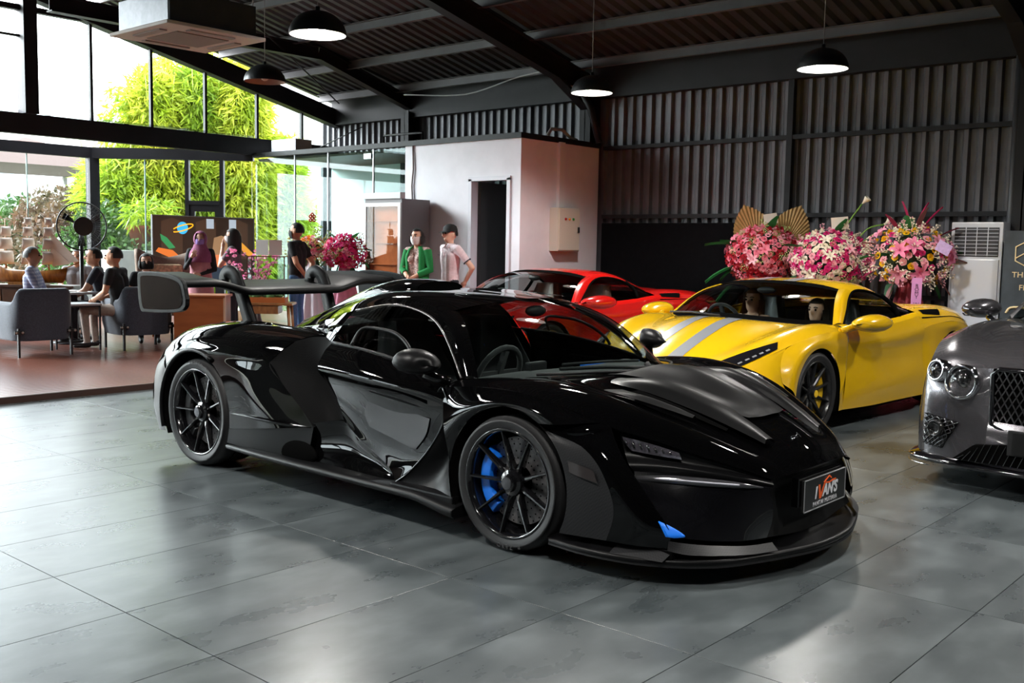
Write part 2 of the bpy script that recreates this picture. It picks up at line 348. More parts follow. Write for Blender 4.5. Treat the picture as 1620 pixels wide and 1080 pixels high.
b = B(); b.tube(cr([(-12.9, 11.9, 3.96), (-11.5, 11.95, 3.86), (-10.3, 11.9, 4.02), (-9.6, 11.85, 3.98), (-9.3, 12.3, 3.6)], 24), .011, 6); b.obj('conduit', mat('pale_conduit', (.35, .35, .36), .4), ce)
b = B(); b.tube([(-12.6, 8.2, 4.85), (-13.3, 9.6, 4.5), (-14.6, 11.9, 3.95)], .012, 6); b.obj('tie_rod', STRUCT, ce)
b = B(); b.tube([(-15.5, 12.2, 3.25), (-14.3, 12.2, 3.55)], .01, 6); b.tube([(-9.1, 12.3, 3.0), (-9.2, 12.2, 3.5), (-9.4, 12.1, 3.9)], .05, 8); b.obj('drain_pipe', STRUCT, ce)
# gable wall with high windows
gw = B().box(GX-.12, GX+.02, YN, WY, 2.99, 3.29).obj('wall_gable', STRUCT); tag(gw, 'glazed gable end wall above the lounge', kind='structure')
def rake(y0, y1, d0=.02, d1=.33): return [(y0, zroof(y0)-d1), (y1, zroof(y1)-d1), (y1, zroof(y1)-d0), (y0, zroof(y0)-d0)]
gb = B(); gb.prism(rake(YR, WY), GX-.1, GX+.1, 'x'); gb.prism(rake(YN, YR), GX-.1, GX+.1, 'x'); gb.obj('gable_rafter', STRUCT, gw)
B().box(GX-.12, GX+.14, 6.74, 6.94, 3.29, 5.4).obj('column', STRUCT, gw)
B().box(GX-.08, GX+.02, YN, 9.4, 4.78, 4.86).obj('transom', STRUCT, gw)
B().box(GX-.06, GX+.0, 4.6, 6.74, 4.4, 4.43).obj('transom', STRUCT, gw)
yy = [YN, -3.2, -1.8, -.4, 1.0, 2.4, 3.6, 4.6, 5.68, 6.72, 7.82, 8.83, 9.83, 10.87, 11.85, WY]
for i, y in enumerate(yy[1:-1]):
    if y == 6.72: continue
    B().box(GX-.05, GX+.01, y-.022, y+.022, 3.29, zroof(y)-.2).obj('mullion', STRUCT, gw)
for y0, y1 in zip(yy[:-1], yy[1:]):
    B().prism([(y0+.02, 3.29), (y1-.02, 3.29), (y1-.02, zroof(y1)-.25), (y0+.02, zroof(y0)-.25)], GX-.03, GX-.022, 'x').obj('pane', GLASSW, gw)
# outer low glass wall of the lounge and its skylit lean-to roof
OX, KY = -17.8, 8.9
ow = B().box(OX-.06, OX+.06, -2.5, KY, 2.89, 3.08).obj('wall_left', STRUCT); tag(ow, 'frameless glass wall of the lounge towards the garden', kind='structure')
B().box(OX-.1, GX-.02, -2.62, -2.52, DZ, 3.3).obj('sky_block_wall', mat('sky_block_timber', '#4a3328', .6, var=.3, scale=2), ow)  # added out of view so car panels reflect no open sky
B().box(GX-.1, GX+.02, YN, -2.52, 0, 2.99).obj('sky_block_wall', mat('sky_block_timber', '#4a3328', .6), ow)  # same added wall below the gable, keeping sky out of reflections
dirv = Vector((-15.6-OX, 10.8-KY, 0)).normalized(); A0 = Vector((OX, KY, 0)); A1 = Vector((-15.65, 10.82, 0))
B().beam((A0.x, A0.y, 2.985), (A1.x, A1.y, 2.985), .12, .19).obj('header', STRUCT, ow)
B().box(OX-.08, OX+.08, KY-.08, KY+.1, DZ, 2.9).obj('column', STRUCT, ow)
pg = [-2.4, -.6, 1.2, 3.0, 4.8, 6.4, 7.75, KY-.08]
GEDGE = mat('green_glass_edge', (.25, .45, .40), .2)
for a, c in zip(pg[:-1], pg[1:]): B().box(OX-.006, OX+.006, a+.008, c-.008, DZ, 2.9).obj('pane', GLASSW, ow)
for y in pg[1:-1]: B().box(OX-.012, OX+.012, y-.008, y+.008, DZ, 2.9).obj('pane_edge', GEDGE, ow)
L = (A1-A0).length; ts = [.06, .95, 1.72, 2.32, L]
for i, (a, c) in enumerate(zip(ts[:-1], ts[1:])):
    b = B()
    if i == 2:
        continue
    b.beam(A0+dirv*a+Vector((0, 0, 1.48)), A0+dirv*(c-.02)+Vector((0, 0, 1.48)), .012, 2.84); b.obj('pane', GLASSW, ow)
B().beam(A0+dirv*.95+Vector((0, 0, DZ)), A0+dirv*.95+Vector((0, 0, 2.9)), .02, .02, (1, 0, 0)).obj('pane_edge', GEDGE, ow)
dr = empty('door_1', A0+dirv*2.02, math.atan2(dirv.y, dirv.x)); tag(dr, 'black framed glass garden door behind the television', kind='structure')
for x in (-.31, .31): B().box(x-.035, x+.035, -.05, .05, DZ, 2.9).obj('door_post', STRUCT, dr)
B().box(-.31, .31, -.05, .05, 2.10, 2.17).obj('door_transom', STRUCT, dr)
b = B(); b.box(-.27, -.18, -.03, .03, DZ, 2.1); b.box(.18, .27, -.03, .03, DZ, 2.1); b.box(-.18, .18, -.03, .03, 1.98, 2.1); b.box(-.18, .18, -.03, .03, DZ, .3); b.obj('door_frame', STRUCT, dr)
B().box(-.18, .18, -.006, .006, .3, 1.98).obj('pane', GLASSW, dr); B().box(-.28, .28, -.006, .006, 2.17, 2.9).obj('pane', GLASSW, dr)
pr = B().box(OX-.1, GX, -2.5, KY+1.9, 3.30, 3.33).obj('ceiling_porch', glass('frosted_skylight', (.85, .87, .9), 1.3)); tag(pr, 'skylit lean-to roof between lounge glass and gable', kind='structure')
for k in range(8): B().box(OX, GX, 9.6-k*1.25, 9.68-k*1.25, 3.2, 3.3).obj('glazing_bar', STRUCT, pr)
# office box: white walls, door, glass front
OW = mat('office_white_wall', (.74, .71, .76), .6, var=.04, scale=4, bump=.02)
OWS = OW
of = empty('wall_office', (0, 0, 0)); tag(of, 'white partition walls of the small office', kind='structure')
xl, xr, dl, drr, zt = -11.66, -9.32, -10.27, -9.53, 2.95
B().box(xl, dl, OY, OY+.1, 0, zt).obj('partition', OW, of); B().box(drr, xr, OY, OY+.1, 0, zt).obj('partition', OW, of); B().box(dl, drr, OY, OY+.1, 2.38, zt).obj('partition', OW, of)
B().box(xr-.1, xr, OY+.1, WY-.1, 0, zt).obj('partition', OWS, of)
b = B(); b.box(xl-4.0, xr+.02, OY-.03, OY+.08, zt, zt+.075); b.box(xr-.08, xr+.02, OY+.08, WY-.1, zt, zt+.075); b.obj('coping', STRUCT, of)
B().box(xl-3.95, xr-.1, OY+.1, WY-.1, zt-.06, zt-.02).obj('office_ceiling', mat('office_ceiling_timber', '#6e5443', .5, var=.15, scale=2), of)
B().box(dl-.5, xr-.12, OY+1.3, OY+1.36, DZ, 2.85).obj('inner_partition', mat('office_inner_grey', (.10, .10, .10), .7), of)
dd = empty('door_2', (0, 0, 0)); tag(dd, 'open office doorway with pale frame', kind='structure')
FR = mat('pale_door_frame', (.62, .60, .66), .4)
for x0, x1 in ((dl-.03, dl+.03), (drr-.03, drr+.03)): B().box(x0, x1, OY-.02, OY+.12, DZ, 2.41).obj('jamb', FR, dd)
B().box(dl-.03, drr+.03, OY-.02, OY+.12, 2.38, 2.44).obj('lintel', FR, dd)
B().box(dl+.04, dl+.09, OY+.12, OY+.8, DZ, 2.37).obj('door_leaf', mat('dark_door_leaf', (.02, .02, .022), .4), dd)
# glass front of the office
gf = empty('window_1', (0, 0, 0)); tag(gf, 'tall glass front of the office beside the flowers', kind='structure')
gx = [-15.6, -14.45, -13.55, -12.42, xl]
OGL = glass('office_glass', (.80, .92, .90), 1.5)
for a, c in zip(gx[:-1], gx[1:]): B().box(a+.006, c-.006, OY+.02, OY+.032, DZ, zt-.02).obj('pane', OGL, gf)
for x in gx[1:-1]: B().box(x-.012, x+.012, OY+.012, OY+.04, DZ, zt).obj('pane_edge', mat('aluminium_channel', (.5, .52, .55), .3, .8), gf)
B().box(-12.62, -12.45, OY-.01, OY+.06, 2.80, 2.88).obj('door_closer', STEEL, gf)
# office interior back wall: pale left part, dark shelves right
ob = empty('wall_back_office', (0, 0, 0)); tag(ob, 'pale back wall with dark shelving seen through office glass', kind='structure')
B().box(-15.55, -13.3, WY-.2, WY-.16, DZ, 2.9).obj('pale_wall', mat('pale_aqua_wall', (.62, .74, .74), .5), ob)
b = B()
for x in np.linspace(-13.2, -11.8, 6): b.box(x-.015, x+.015, WY-.5, WY-.16, DZ, 2.0)
for z in np.linspace(.3, 2.0, 6): b.box(-13.2, -11.8, WY-.5, WY-.16, z-.012, z+.012)
b.obj('shelf_grid', mat('white_shelf', (.55, .56, .58), .4), ob)
B().box(-13.25, -11.7, WY-.17, WY-.14, DZ, 2.9).obj('dark_back', MATTE, ob)
# near side wall (behind the camera) with a long glazed opening, and the far right end wall
nw = B().box(GX, XR, YN-.1, YN, 0, 1.0).obj('wall_near', mat('dark_wall_paint', (.03, .03, .032), .6, var=.1)); tag(nw, 'street side wall with long glazing', kind='structure')
B().box(GX, XR, YN-.1, YN, 2.5, 4.2).obj('upper_wall', STRUCT, nw)
for k in range(11):
    x = GX+.1+k*2.0; B().box(x-.05, x+.05, YN-.1, YN, 1.0, 2.5).obj('mullion', STRUCT, nw)
    if k < 5: B().box(x+.06, x+1.94, YN-.06, YN-.05, 1.0, 2.5).obj('pane', GLASSW, nw)
    elif k < 10: B().box(x+.05, x+1.95, YN-.08, YN-.03, 1.0, 2.5).obj('light_block_panel', STRUCT, nw)  # unseen panels added over these bays to darken the right foreground
ew = B().box(XR, XR+.1, YN, WY+.1, 0, 6.2).obj('wall_end', mat('dark_wall_paint', (.03, .03, .032), .6)); tag(ew, 'dark end wall of the showroom', kind='structure')
gd = B().box(-70, 40, -60, 70, -.4, -.27).obj('ground', mat('garden_ground', '#8f9382', .9, var=.3, scale=.6)); tag(gd, 'paved ground and garden outside the showroom', kind='structure')
# pendant lamps
def lamp(p, label, lit=True, watt=None, group='dome pendant lamps', top=None):
    t = empty('pendant_lamp', p); tag(t, label, 'lamp', group)
    R_ = .25; o_ = [(R_*math.cos(a), R_*.82*math.sin(a)) for a in np.linspace(0, math.pi/2, 9)]; o_[-1] = (.02, o_[-1][1])
    B().lathe(o_+[(.02, .24), (0.001, .24)], 28).obj('shade', mat('black_lamp_shade', (.010, .012, .014), .38), t)
    i_ = [(r*.97, h*.96-.001) for r, h in o_[:-1]]; B().lathe(i_+[(.001, .19)], 28).obj('shade_lining', mat('white_shade_lining', (.75, .75, .73), .5) if lit else mat('copper_shade_lining', '#a07a6c', .45), t)
    zt_ = zroof(p[1]) if top is None else top
    B().tube([(0, 0, .22), (0, 0, zt_-p[2])], .005, 6).obj('cord', mat('grey_cord', (.2, .2, .2), .5), t)
    if lit:
        B().sphere((0, 0, .045), .085, 16, 10, (1, 1, .75)).obj('bulb', mat('lamp_bulb', (1., .98, .93), .4, emit=38.), t)
        ld = bpy.data.lights.new('bulb_light', 'SPOT'); ld.energy = watt or LAMP_W*8; ld.shadow_soft_size = .10; ld.spot_size = math.radians(150); ld.spot_blend = .5; ld.color = (1, .97, .92)
        lo = bpy.data.objects.new('bulb_light', ld); COL.objects.link(lo); lo.parent = t; lo.location = (0, 0, -.03)
    else: B().sphere((0, 0, .06), .05, 12, 8).obj('bulb', mat('unlit_bulb', '#c9a79a', .3), t)
    return t
lamp((-7.27, 5.69, 3.25), 'lit black dome pendant nearest the ceiling air conditioner')
lamp((-10.55, 7.46, 3.38), 'unlit black dome pendant with copper inside near the gable windows', False)
lamp((-7.39, 9.82, 3.27), 'lit black dome pendant above the red sports car')
lamp((-4.49, 9.74, 3.25), 'lit black dome pendant above the yellow car before corrugated wall')
for q in ((-4.4, 5.7, 'above the black hypercar'), (-1.5, 5.7, 'in front of the grey coupe'), (-1.5, 9.8, 'above the grey coupe'), (-4.4, 1.7, 'on the near side of the black hypercar'), (-1.5, 1.7, 'nearest the camera'), (1.4, 5.7, 'farthest right of the camera'), (-7.3, 1.7, 'on the near side towards the deck')):
    lamp((q[0], q[1], 3.25), 'lit dome pendant out of picture, '+q[2], True, None, 'pendant lamps outside the picture')
# ceiling cassette air conditioner
ca = empty('ceiling_air_conditioner', (-8.24, 5.02, 3.22)); tag(ca, 'square cassette air conditioner hung below the roof on rods', 'air conditioner')
B().box(-.42, .42, -.42, .42, .03, .30).obj('housing', mat('galvanised_dark', (.09, .09, .1), .4, .5, var=.15, scale=5), ca, .005)
B().box(-.40, .40, -.427, -.42, .04, .29).obj('service_panel', mat('galvanised_steel', (.40, .41, .44), .4, .6, var=.1), ca)
PK = mat('pinkish_white_plastic', (.62, .50, .46), .45)
b = B(); b.prism([(-.48, -.48), (.48, -.48), (.48, .48), (-.48, .48)], 0, .03, 'z'); b.obj('fascia', PK, ca, .006)
B().box(-.25, .25, -.25, .25, -.008, .001).obj('intake_grille', mat('grille_brown', (.24, .17, .15), .6, var=.2, scale=150), ca)
for a in range(4):
    v = B(); v.box(-.22, .22, -.40, -.33, -.012, .002); v.obj('air_flap', mat('flap_brown', (.35, .27, .25), .5), ca, rot=(0, 0, a*math.pi/2))
for x in (-.4, .4):
    for y in (-.4, .4): B().tube([(x, y, .2), (x, y, zroof(5.02+y)-3.2)], .006, 6).obj('hanger_rod', STEEL, ca)
B().tube([(-.42, -.2, .1), (-.52, -.22, .08), (-.55, -.2, .12)], .03, 8).obj('pipe_stub', mat('pipe_insulation', '#b58878', .6), ca)
# electrical cabinet and cable duct on office side wall
ec = empty('electrical_cabinet', (xr+.002, 11.70, 1.40)); tag(ec, 'cream electrical cabinet with three pilot lights on the office wall', 'cabinet')
CRM = mat('cream_enamel', (.62, .57, .48), .4)
B().box(0, .16, -.25, .25, 0, .62).obj('body', CRM, ec, .006); B().box(.16, .172, -.235, .235, .015, .605).obj('door', CRM, ec, .003)
for i, cl in enumerate(('#b01212', '#d98a12', '#1d8a3c')): B().lathe([(0, 0), (.018, 0), (.018, .015), (0, .02)], 10, (.172, -.10+i*.09, .46), 'x').obj('pilot_light', mat('pilot'+cl, cl, .3), ec)
B().box(.172, .19, .19, .22, .27, .35).obj('handle', MATTE, ec)
du = B().box(xr, xr+.05, 11.60, 11.72, 2.03, 2.96).obj('cable_duct', mat('white_duct', (.75, .74, .76), .5)); tag(du, 'white vertical cable duct rising from the electrical cabinet', 'duct')
cb2 = B().tube([(xl+.18, OY-.015, 2.98), (xl+.2, OY-.02, 2.6), (xl+.17, OY-.02, 2.35), (xl+.19, OY-.02, 2.1)], .014, 6).obj('wall_cable', mat('beige_cable', '#8d7f7c', .6)); tag(cb2, 'loose beige cable down the white office wall above the fridge', 'cable')
cc = B().tube([(-9.36, 11.4, 3.03), (-9.36, 11.5, 3.14), (-9.36, 11.75, 3.15), (-9.36, 11.95, 3.05), (-9.36, 12.1, 3.03)], .025, 8).obj('cable_loop', mat('grey_hose', (.25, .25, .26), .5)); tag(cc, 'grey cable loop lying on top of the office box', 'cable')
rc = empty('remote_holder', (-10.62, OY, 1.2)); tag(rc, 'white remote control holder on the office wall beside the man', 'remote')
B().box(-.045, .03, -.03, 0, 0, .2).obj('holder', WHITE, rc, .005); B().box(.05, .15, -.012, 0, .0, .2).obj('switch_plate', WHITE, rc, .004)
ou = B().box(-15.3, -14.6, OY+.15, OY+.5, 3.03, 3.25).obj('roof_unit', mat('pale_unit', (.5, .5, .54), .5), None, .01); tag(ou, 'pale box unit standing on top of the office glass front', 'unit')
fk = B(); fk.tube([(-12.6, OY+.4, 3.03), (-12.6, OY+.4, 3.2), (-11.7, OY+.4, 3.2), (-11.7, OY+.4, 3.03)], .02, 6); fo = fk.obj('rack_rail', STRUCT); tag(fo, 'black rail frame on top of the office roof', 'rail')
# ------------------------------------------------------------------ wheels
def wheel(car, x, y, z, R_, W_, rr, side, nsp, rimmat, capmat, calmat, spoke_w=.036, twin=False, tag_=None):
    """side=-1: outer face towards -y. The tyre is the part; rim, spokes, disc and caliper are its sub-parts"""
    s = side; yo = y; 
    tp = [(rr-.012, -.012), (rr+.004, -.002), (rr+.03, .004), ((R_+rr)/2+.01, .006), (R_-.028, -.002), (R_-.008, -.018), (R_, -.045), (R_, -W_+.045), (R_-.008, -W_+.018), (R_-.03, -W_), (rr, -W_)]
    ty = B().lathe([(r, h) for r, h in tp], 56, (0, 0, 0), 'y', flip=s).obj('wheel', RUB, car, loc=(x, yo, z))
    for k in (-1, 1):   # tread grooves
        B().lathe([(R_+.0015, -W_/2+k*.04-.006), (R_+.0015, -W_/2+k*.04+.006)], 56, (0, 0, 0), 'y', flip=s).obj('tread_groove', VOID, ty)
    B().lathe([(rr-.006, -.014), (rr+.002, -.004), (rr-.004, .001), (rr-.016, -.006), (rr-.02, -.05), (rr-.05, -W_*.62), (rr-.03, -W_+.01)], 56, (0, 0, 0), 'y', flip=s).obj('rim', rimmat, ty)
    for k in range(nsp):
        a = 2*math.pi*k/nsp+.35; b = B()
        offs = ((-.075, .075) if twin else (0,))
        for of_ in offs:
            pts = []
            for r, h, wd, tk in ((.05, -.05, spoke_w*1.25, .05), (rr*.35, -.034, spoke_w*.9, .045), (rr*.7, -.02, spoke_w*.62, .035), (rr-.012, -.01, spoke_w*.6, .03)):
                ang = a+of_*(r/rr); cx, cz = r*math.cos(ang), r*math.sin(ang); tx, tz = -math.sin(ang), math.cos(ang)
                pts.append([(cx+tx*wd/2, s*(h-.012), cz+tz*wd/2), (cx+tx*wd*.22, s*h, cz+tz*wd*.22), (cx-tx*wd*.22, s*h, cz-tz*wd*.22), (cx-tx*wd/2, s*(h-.012), cz-tz*wd/2), (cx-tx*wd*.35, s*(h-tk), cz-tz*wd*.35), (cx+tx*wd*.35, s*(h-tk), cz+tz*wd*.35)])
            v = [p for r_ in pts for p in r_]; f = []
            for i in range(3):
                for j in range(6): f.append((i*6+j, i*6+(j+1) % 6, (i+1)*6+(j+1) % 6, (i+1)*6+j))
            b.add(v, f)
        b.obj('spoke', rimmat, ty)
    B().lathe([(.066, -.06), (.062, -.035), (.044, -.028), (.040, -.010), (.033, -.006), (.0, -.006)], 24, (0, 0, 0), 'y', smooth=False, flip=s).obj('hub', rimmat, ty)
    B().lathe([(.030, -.006), (.028, -.002), (.0, -.001)], 20, (0, 0, 0), 'y', smooth=False, flip=s).obj('hub_cap', capmat, ty)
    dr_ = rr*.80
    B().lathe([(.08, -.10), (dr_, -.10), (dr_, -.128), (.08, -.128)], 48, (0, 0, 0), 'y', smooth=False, flip=s).obj('brake_disc', DISC, ty)
    dh = B()
    for k in range(30):
        for q, fr_ in enumerate((.52, .68, .84, .95)):
            a = 2*math.pi*(k+.25*q)/30; r = dr_*fr_; dh.lathe([(0, -.0985), (.0045, -.0985)], 6, (r*math.cos(a), 0, r*math.sin(a)), 'y', flip=s)
    dh.obj('drill_holes', VOID, ty)['kind'] = 'stuff'
    cp = B(); a0, a1 = math.radians(138), math.radians(232)
    if s > 0: pass
    prof_ = [(dr_*.70, -.075), (dr_*.74, -.055), (dr_*1.0, -.055), (dr_*1.07, -.075), (dr_*1.07, -.15), (dr_*.7, -.15), (dr_*.70, -.075)]
    cp.lathe(prof_, 12, (0, 0, 0), 'y', smooth=False, arc=(a0, a1), flip=s)
    for aa in (0, 12): cp.add([cp.v[i*13+aa] for i in range(6)], [tuple(range(6))])
    c_ = cp.obj('brake_caliper', calmat, ty, .006)
    B().lathe([(rr-.03, -W_+.012), (.01, -W_+.012)], 32, (0, 0, 0), 'y', flip=s).obj('inner_shroud', VOID, ty)
    return ty
def wheel_well(car, x, z, R_, y0, y1, sgn):
    b = B(); b.lathe([(R_, y0), (R_, y1)], 28, (x, 0, z), 'y', flip=sgn, arc=(math.radians(-28), math.radians(208))); b.add([(x+R_*math.cos(t), sgn*y0, z+R_*math.sin(t)) for t in np.linspace(math.radians(-28), math.radians(208), 29)], [tuple(range(29))])
    return b.obj('wheel_well', VOID, car)
def sphere_shell(b, c, r, a0, a1, n=16, m=8):
    pass
# ------------------------------------------------------------------ black hypercar (x forward, z up, front axle at x=0)
def ys_(rows, dy=0): return rows
sen = empty('sports_car', (-3.137, 4.53, 0)); tag(sen, 'black hypercar with huge rear wing and blue front brake calipers', 'car')
V3 = lambda *p: p
BLUE = mat('bright_blue_paint', (.012, .22, 1.0), .3, coat=.6)
AR, AF = .372, .392     # arch radii front, rear
def arc(xc, zc, r, y, d0, d1, n, yb=0.):
    return [(xc+r*math.cos(math.radians(a)), y+yb*math.sin(math.radians(a)), zc+r*math.sin(math.radians(a))) for a in np.linspace(d0, d1, n)]
def nar(row, k0=0, amt=.2):
    n = len(row)-1; return [(p[0]-.017*max(0, (i-k0)/(n-k0)), p[1]*(1-amt*max(0, (i-k0)/(n-k0))), p[2]) for i, p in enumerate(row)]
# --- front clamshell: rows from shoulder to centre line
rB = [(-.46, .925, .735), (-.22, .925, .765), (.05, .92, .765), (.30, .885, .715), (.50, .815, .645), (.66, .765, .600), (.82, .705, .548), (.98, .61, .492), (1.10, .505, .438)]
rC = [(-.44, .80, .770), (-.20, .79, .800), (.06, .775, .808), (.33, .745, .775), (.54, .70, .715), (.72, .645, .650), (.88, .585, .582), (1.02, .51, .513), (1.115, .42, .444)]
rD = [(-.20, .58, .785), (.02, .575, .792), (.20, .565, .778), (.40, .55, .738), (.58, .525, .690), (.76, .485, .632), (.91, .44, .572), (1.045, .385, .508), (1.125, .32, .446)]
rE = [(-.02, .40, .797), (.12, .40, .800), (.27, .395, .787), (.45, .38, .752), (.62, .365, .702), (.79, .335, .640), (.94, .305, .576), (1.06, .27, .510), (1.13, .22, .448)]
rF = [(.08, .20, .803), (.20, .20, .812), (.34, .20, .803), (.50, .19, .770), (.66, .18, .716), (.82, .17, .652), (.96, .155, .585), (1.075, .135, .514), (1.135, .11, .450)]
rG = [(.12, 0, .803), (.24, 0, .812), (.38, 0, .804), (.54, 0, .772), (.69, 0, .718), (.84, 0, .655), (.97, 0, .588), (1.08, 0, .516), (1.138, 0, .451)]
rB, rC, rD, rE, rF, rG = [nar(r, 4) for r in (rB, rC, rD, rE, rF, rG)]
panel_sym('front_clamshell', [rB, rC, rD, rE, rF, rG], PAINT, sen, 48, 36)
# fender side between shoulder and wheel arch
lip = arc(0, .327, AR, .965, 172, 58, 9)
top_ = [(-.46, .925, .735), (-.36, .925, .752), (-.24, .925, .763), (-.10, .924, .768), (.05, .92, .765), (.18, .908, .745), (.28, .890, .720), (.38, .862, .688), (.45, .84, .665)]
mid_ = [((a[0]+b[0])/2, max(a[1], b[1])+.004, (a[2]+b[2])/2) for a, b in zip(top_, lip)]
panel('front_fender', [top_, mid_, lip], PAINT, sen, 32, 12)
# carbon vent panel ahead of the wheel, then the gloss blade
cE = [(.245, .955, .612), (.42, .935, .565), (.50, .930, .505), (.555, .93, .43), (.595, .93, .345), (.60, .93, .265), (.57, .935, .165)]
cA = arc(0, .327, AR, .968, 50, -27, 7)
panel('carbon_vent_panel', [cA, [((a[0]+b[0])/2, .952, (a[2]+b[2])/2) for a, b in zip(cA, cE)], cE], CARB, sen, 24, 8)
panel('vent_lamp', [[(.365, .962, .495), (.43, .958, .485), (.50, .949, .468)], [(.37, .964, .445), (.44, .962, .432), (.525, .95, .415)]], mat('smoked_lamp', (.035, .03, .03), .1, coat=1.), sen, 8, 4)
bE = [(.50, .818, .640), (.545, .84, .585), (.60, .855, .52), (.68, .860, .435), (.765, .858, .34), (.84, .848, .245), (.84, .845, .165)]
bU = [(.33, .895, .69)]+[(a[0], a[1], a[2]) for a in cE[1:]]
cE2 = [(.30, .93, .60)]+cE[1:]
panel('front_blade', [cE2, [((a[0]+b[0])/2, (a[1]+b[1])/2+.018, (a[2]+b[2])/2) for a, b in zip(cE2, bE)], bE], PAINT, sen, 28, 10)
panel('fender_corner', [[(.28, .890, .720), (.38, .862, .688), (.50, .815, .645)], [(.265, .935, .655), (.40, .91, .625), (.50, .818, .640)], [(.205, .962, .645), (.30, .945, .598), (.42, .935, .565)]], PAINT, sen, 12, 8)
# headlight bay: top lid edge, lamp, matte rib, running light, lower screen
h0 = [(.50, .815, .645), (.66, .765, .600), (.82, .705, .548), (.98, .61, .492), (1.10, .505, .438)]
h1 = [(.515, .775, .612), (.665, .725, .575), (.82, .67, .527), (.975, .585, .477), (1.095, .49, .432)]
h2 = [(.54, .765, .53), (.68, .72, .515), (.83, .668, .492), (.98, .59, .462), (1.10, .498, .425)]
h3 = [(.58, .79, .485), (.71, .742, .483), (.85, .69, .470), (.99, .612, .447), (1.115, .515, .418)]
h4 = [(.60, .775, .455), (.72, .73, .45), (.86, .678, .438), (.995, .602, .422), (1.11, .508, .405)]
h0, h1, h2, h3, h4 = [nar(r) for r in (h0, h1, h2, h3, h4)]
panel('headlight_bay', [h0, h1, h2, h3, h4], SATIN, sen, 28, 24)
HL = mat('headlight_reflector', (.55, .52, .62), .12, .9, var=.5, scale=45)
hb = []
for sgn in (1, -1):
    hl = panel('headlight', [[(.53, .775, .603), (.60, .743, .590), (.68, .700, .570), (.755, .656, .545)], [(.545, .772, .572), (.61, .740, .562), (.69, .700, .547), (.765, .656, .530)], [(.575, .762, .543), (.63, .735, .535), (.70, .696, .525), (.77, .654, .516)]], HL, sen, 12, 8, both=False)[0]
    if sgn < 0: hl.data.transform(Matrix.Scale(-1, 4, (0, 1, 0))); hl.data.flip_normals()
    b = B(); rnd = random.Random(3)
    for k in range(7):
        t = k/7; b.tube([(.55+.2*t, sgn*(.778-.112*t), .590-.045*t), (.56+.2*t, sgn*(.775-.112*t), .560-.03*t)], .004+.003*rnd.random(), 5)
    b.obj('led_module', mat('lamp_black', (.01, .01, .012), .2, coat=1.), hl)
    b = B(); b.tube([(x, sgn*(y+.012), z) for x, y, z in cr([(.60, .775, .425), (.72, .700, .428), (.86, .618, .425), (.99, .522, .417), (1.07, .445, .408)], 20)], [.004+.017*math.sin(math.pi*min(1, .12+k/22)) for k in range(21)], 10); dl_ = b.obj('running_light', mat('running_light_glass', (.05, .05, .055), .08, coat=1.), sen)
    b = B(); b.tube([(x, sgn*(y+.022), z+.004) for x, y, z in cr([(.64, .742, .427), (.72, .707, .428), (.86, .628, .425), (1.0, .522, .417)], 16)], .005, 6); b.obj('light_guide', mat('pale_light_guide', (.6, .6, .68), .2), dl_)
s0 = [(.62, .79, .415), (.74, .752, .412), (.88, .70, .408), (1.01, .62, .402), (1.105, .535, .398)]
s1 = [(.68, .81, .36), (.79, .775, .345), (.92, .715, .335), (1.04, .635, .328), (1.125, .54, .322)]
s2 = [(.76, .83, .30), (.85, .795, .285), (.95, .73, .272), (1.055, .645, .262), (1.125, .545, .255)]
s3 = [(.84, .85, .22), (.90, .815, .205), (.985, .745, .19), (1.06, .66, .185), (1.11, .56, .185)]
s0, s1, s2, s3 = [nar(r) for r in (s0, s1, s2, s3)]
panel('lower_screen', [h4, s0, s1, s2, s3], mat('dark_gloss_screen', (.004, .004, .005), .10, coat=1.), sen, 24, 16)
panel('lower_screen_rim', [nar([(.84, .852, .20), (.90, .82, .185), (.985, .75, .172), (1.07, .665, .165), (1.13, .545, .165)]), nar([(.84, .862, .16), (.92, .85, .145), (1.02, .78, .14), (1.10, .68, .135), (1.16, .545, .135)])], CARB, sen, 16, 3)
for sgn in (1, -1):
    P = [[(.80, sgn*.872, .285), (.835, sgn*.835, .262), (.875, sgn*.80, .232)], [(.835, sgn*.872, .232), (.86, sgn*.835, .225), (.885, sgn*.795, .222)], [(.838, sgn*.872, .222), (.862, sgn*.835, .214), (.885, sgn*.795, .214)]]
    b = B(); b.grid(net(P, 8, 6)); o = b.obj('blue_flap', BLUE, sen); o.modifiers.new('thickness', 'SOLIDIFY').thickness = .008
# centre fascia under the nose edge
f0 = [(1.083, .404, .438), (1.108, .256, .446), (1.118, .088, .450), (1.121, 0, .451)]
f1 = [(1.07, .40, .425), (1.085, .256, .43), (1.105, .11, .433), (1.108, 0, .434)]
f2 = [(1.04, .41, .38), (1.045, .256, .375), (1.06, .11, .375), (1.06, 0, .375)]
f3 = [(1.07, .425, .25), (1.06, .256, .25), (1.07, .11, .25), (1.07, 0, .25)]
f4 = [(1.09, .45, .185), (1.09, .256, .16), (1.10, .11, .15), (1.10, 0, .15)]
P = np.array([cr(r, 20) for r in (f0, f1, f2, f3, f4)]); P = np.array([cr(P[:, j], 16) for j in range(21)]); Q = np.concatenate([P, flipy(P[:-1])[::-1]], 0)
b = B(); b.grid(Q); outward(b.obj('front_fascia', mat('fascia_black', (.003, .003, .003), .5, spec=.2), sen))
B().box(.30, .86, -.86, .86, .10, .155).obj('front_floor', VOID, sen)
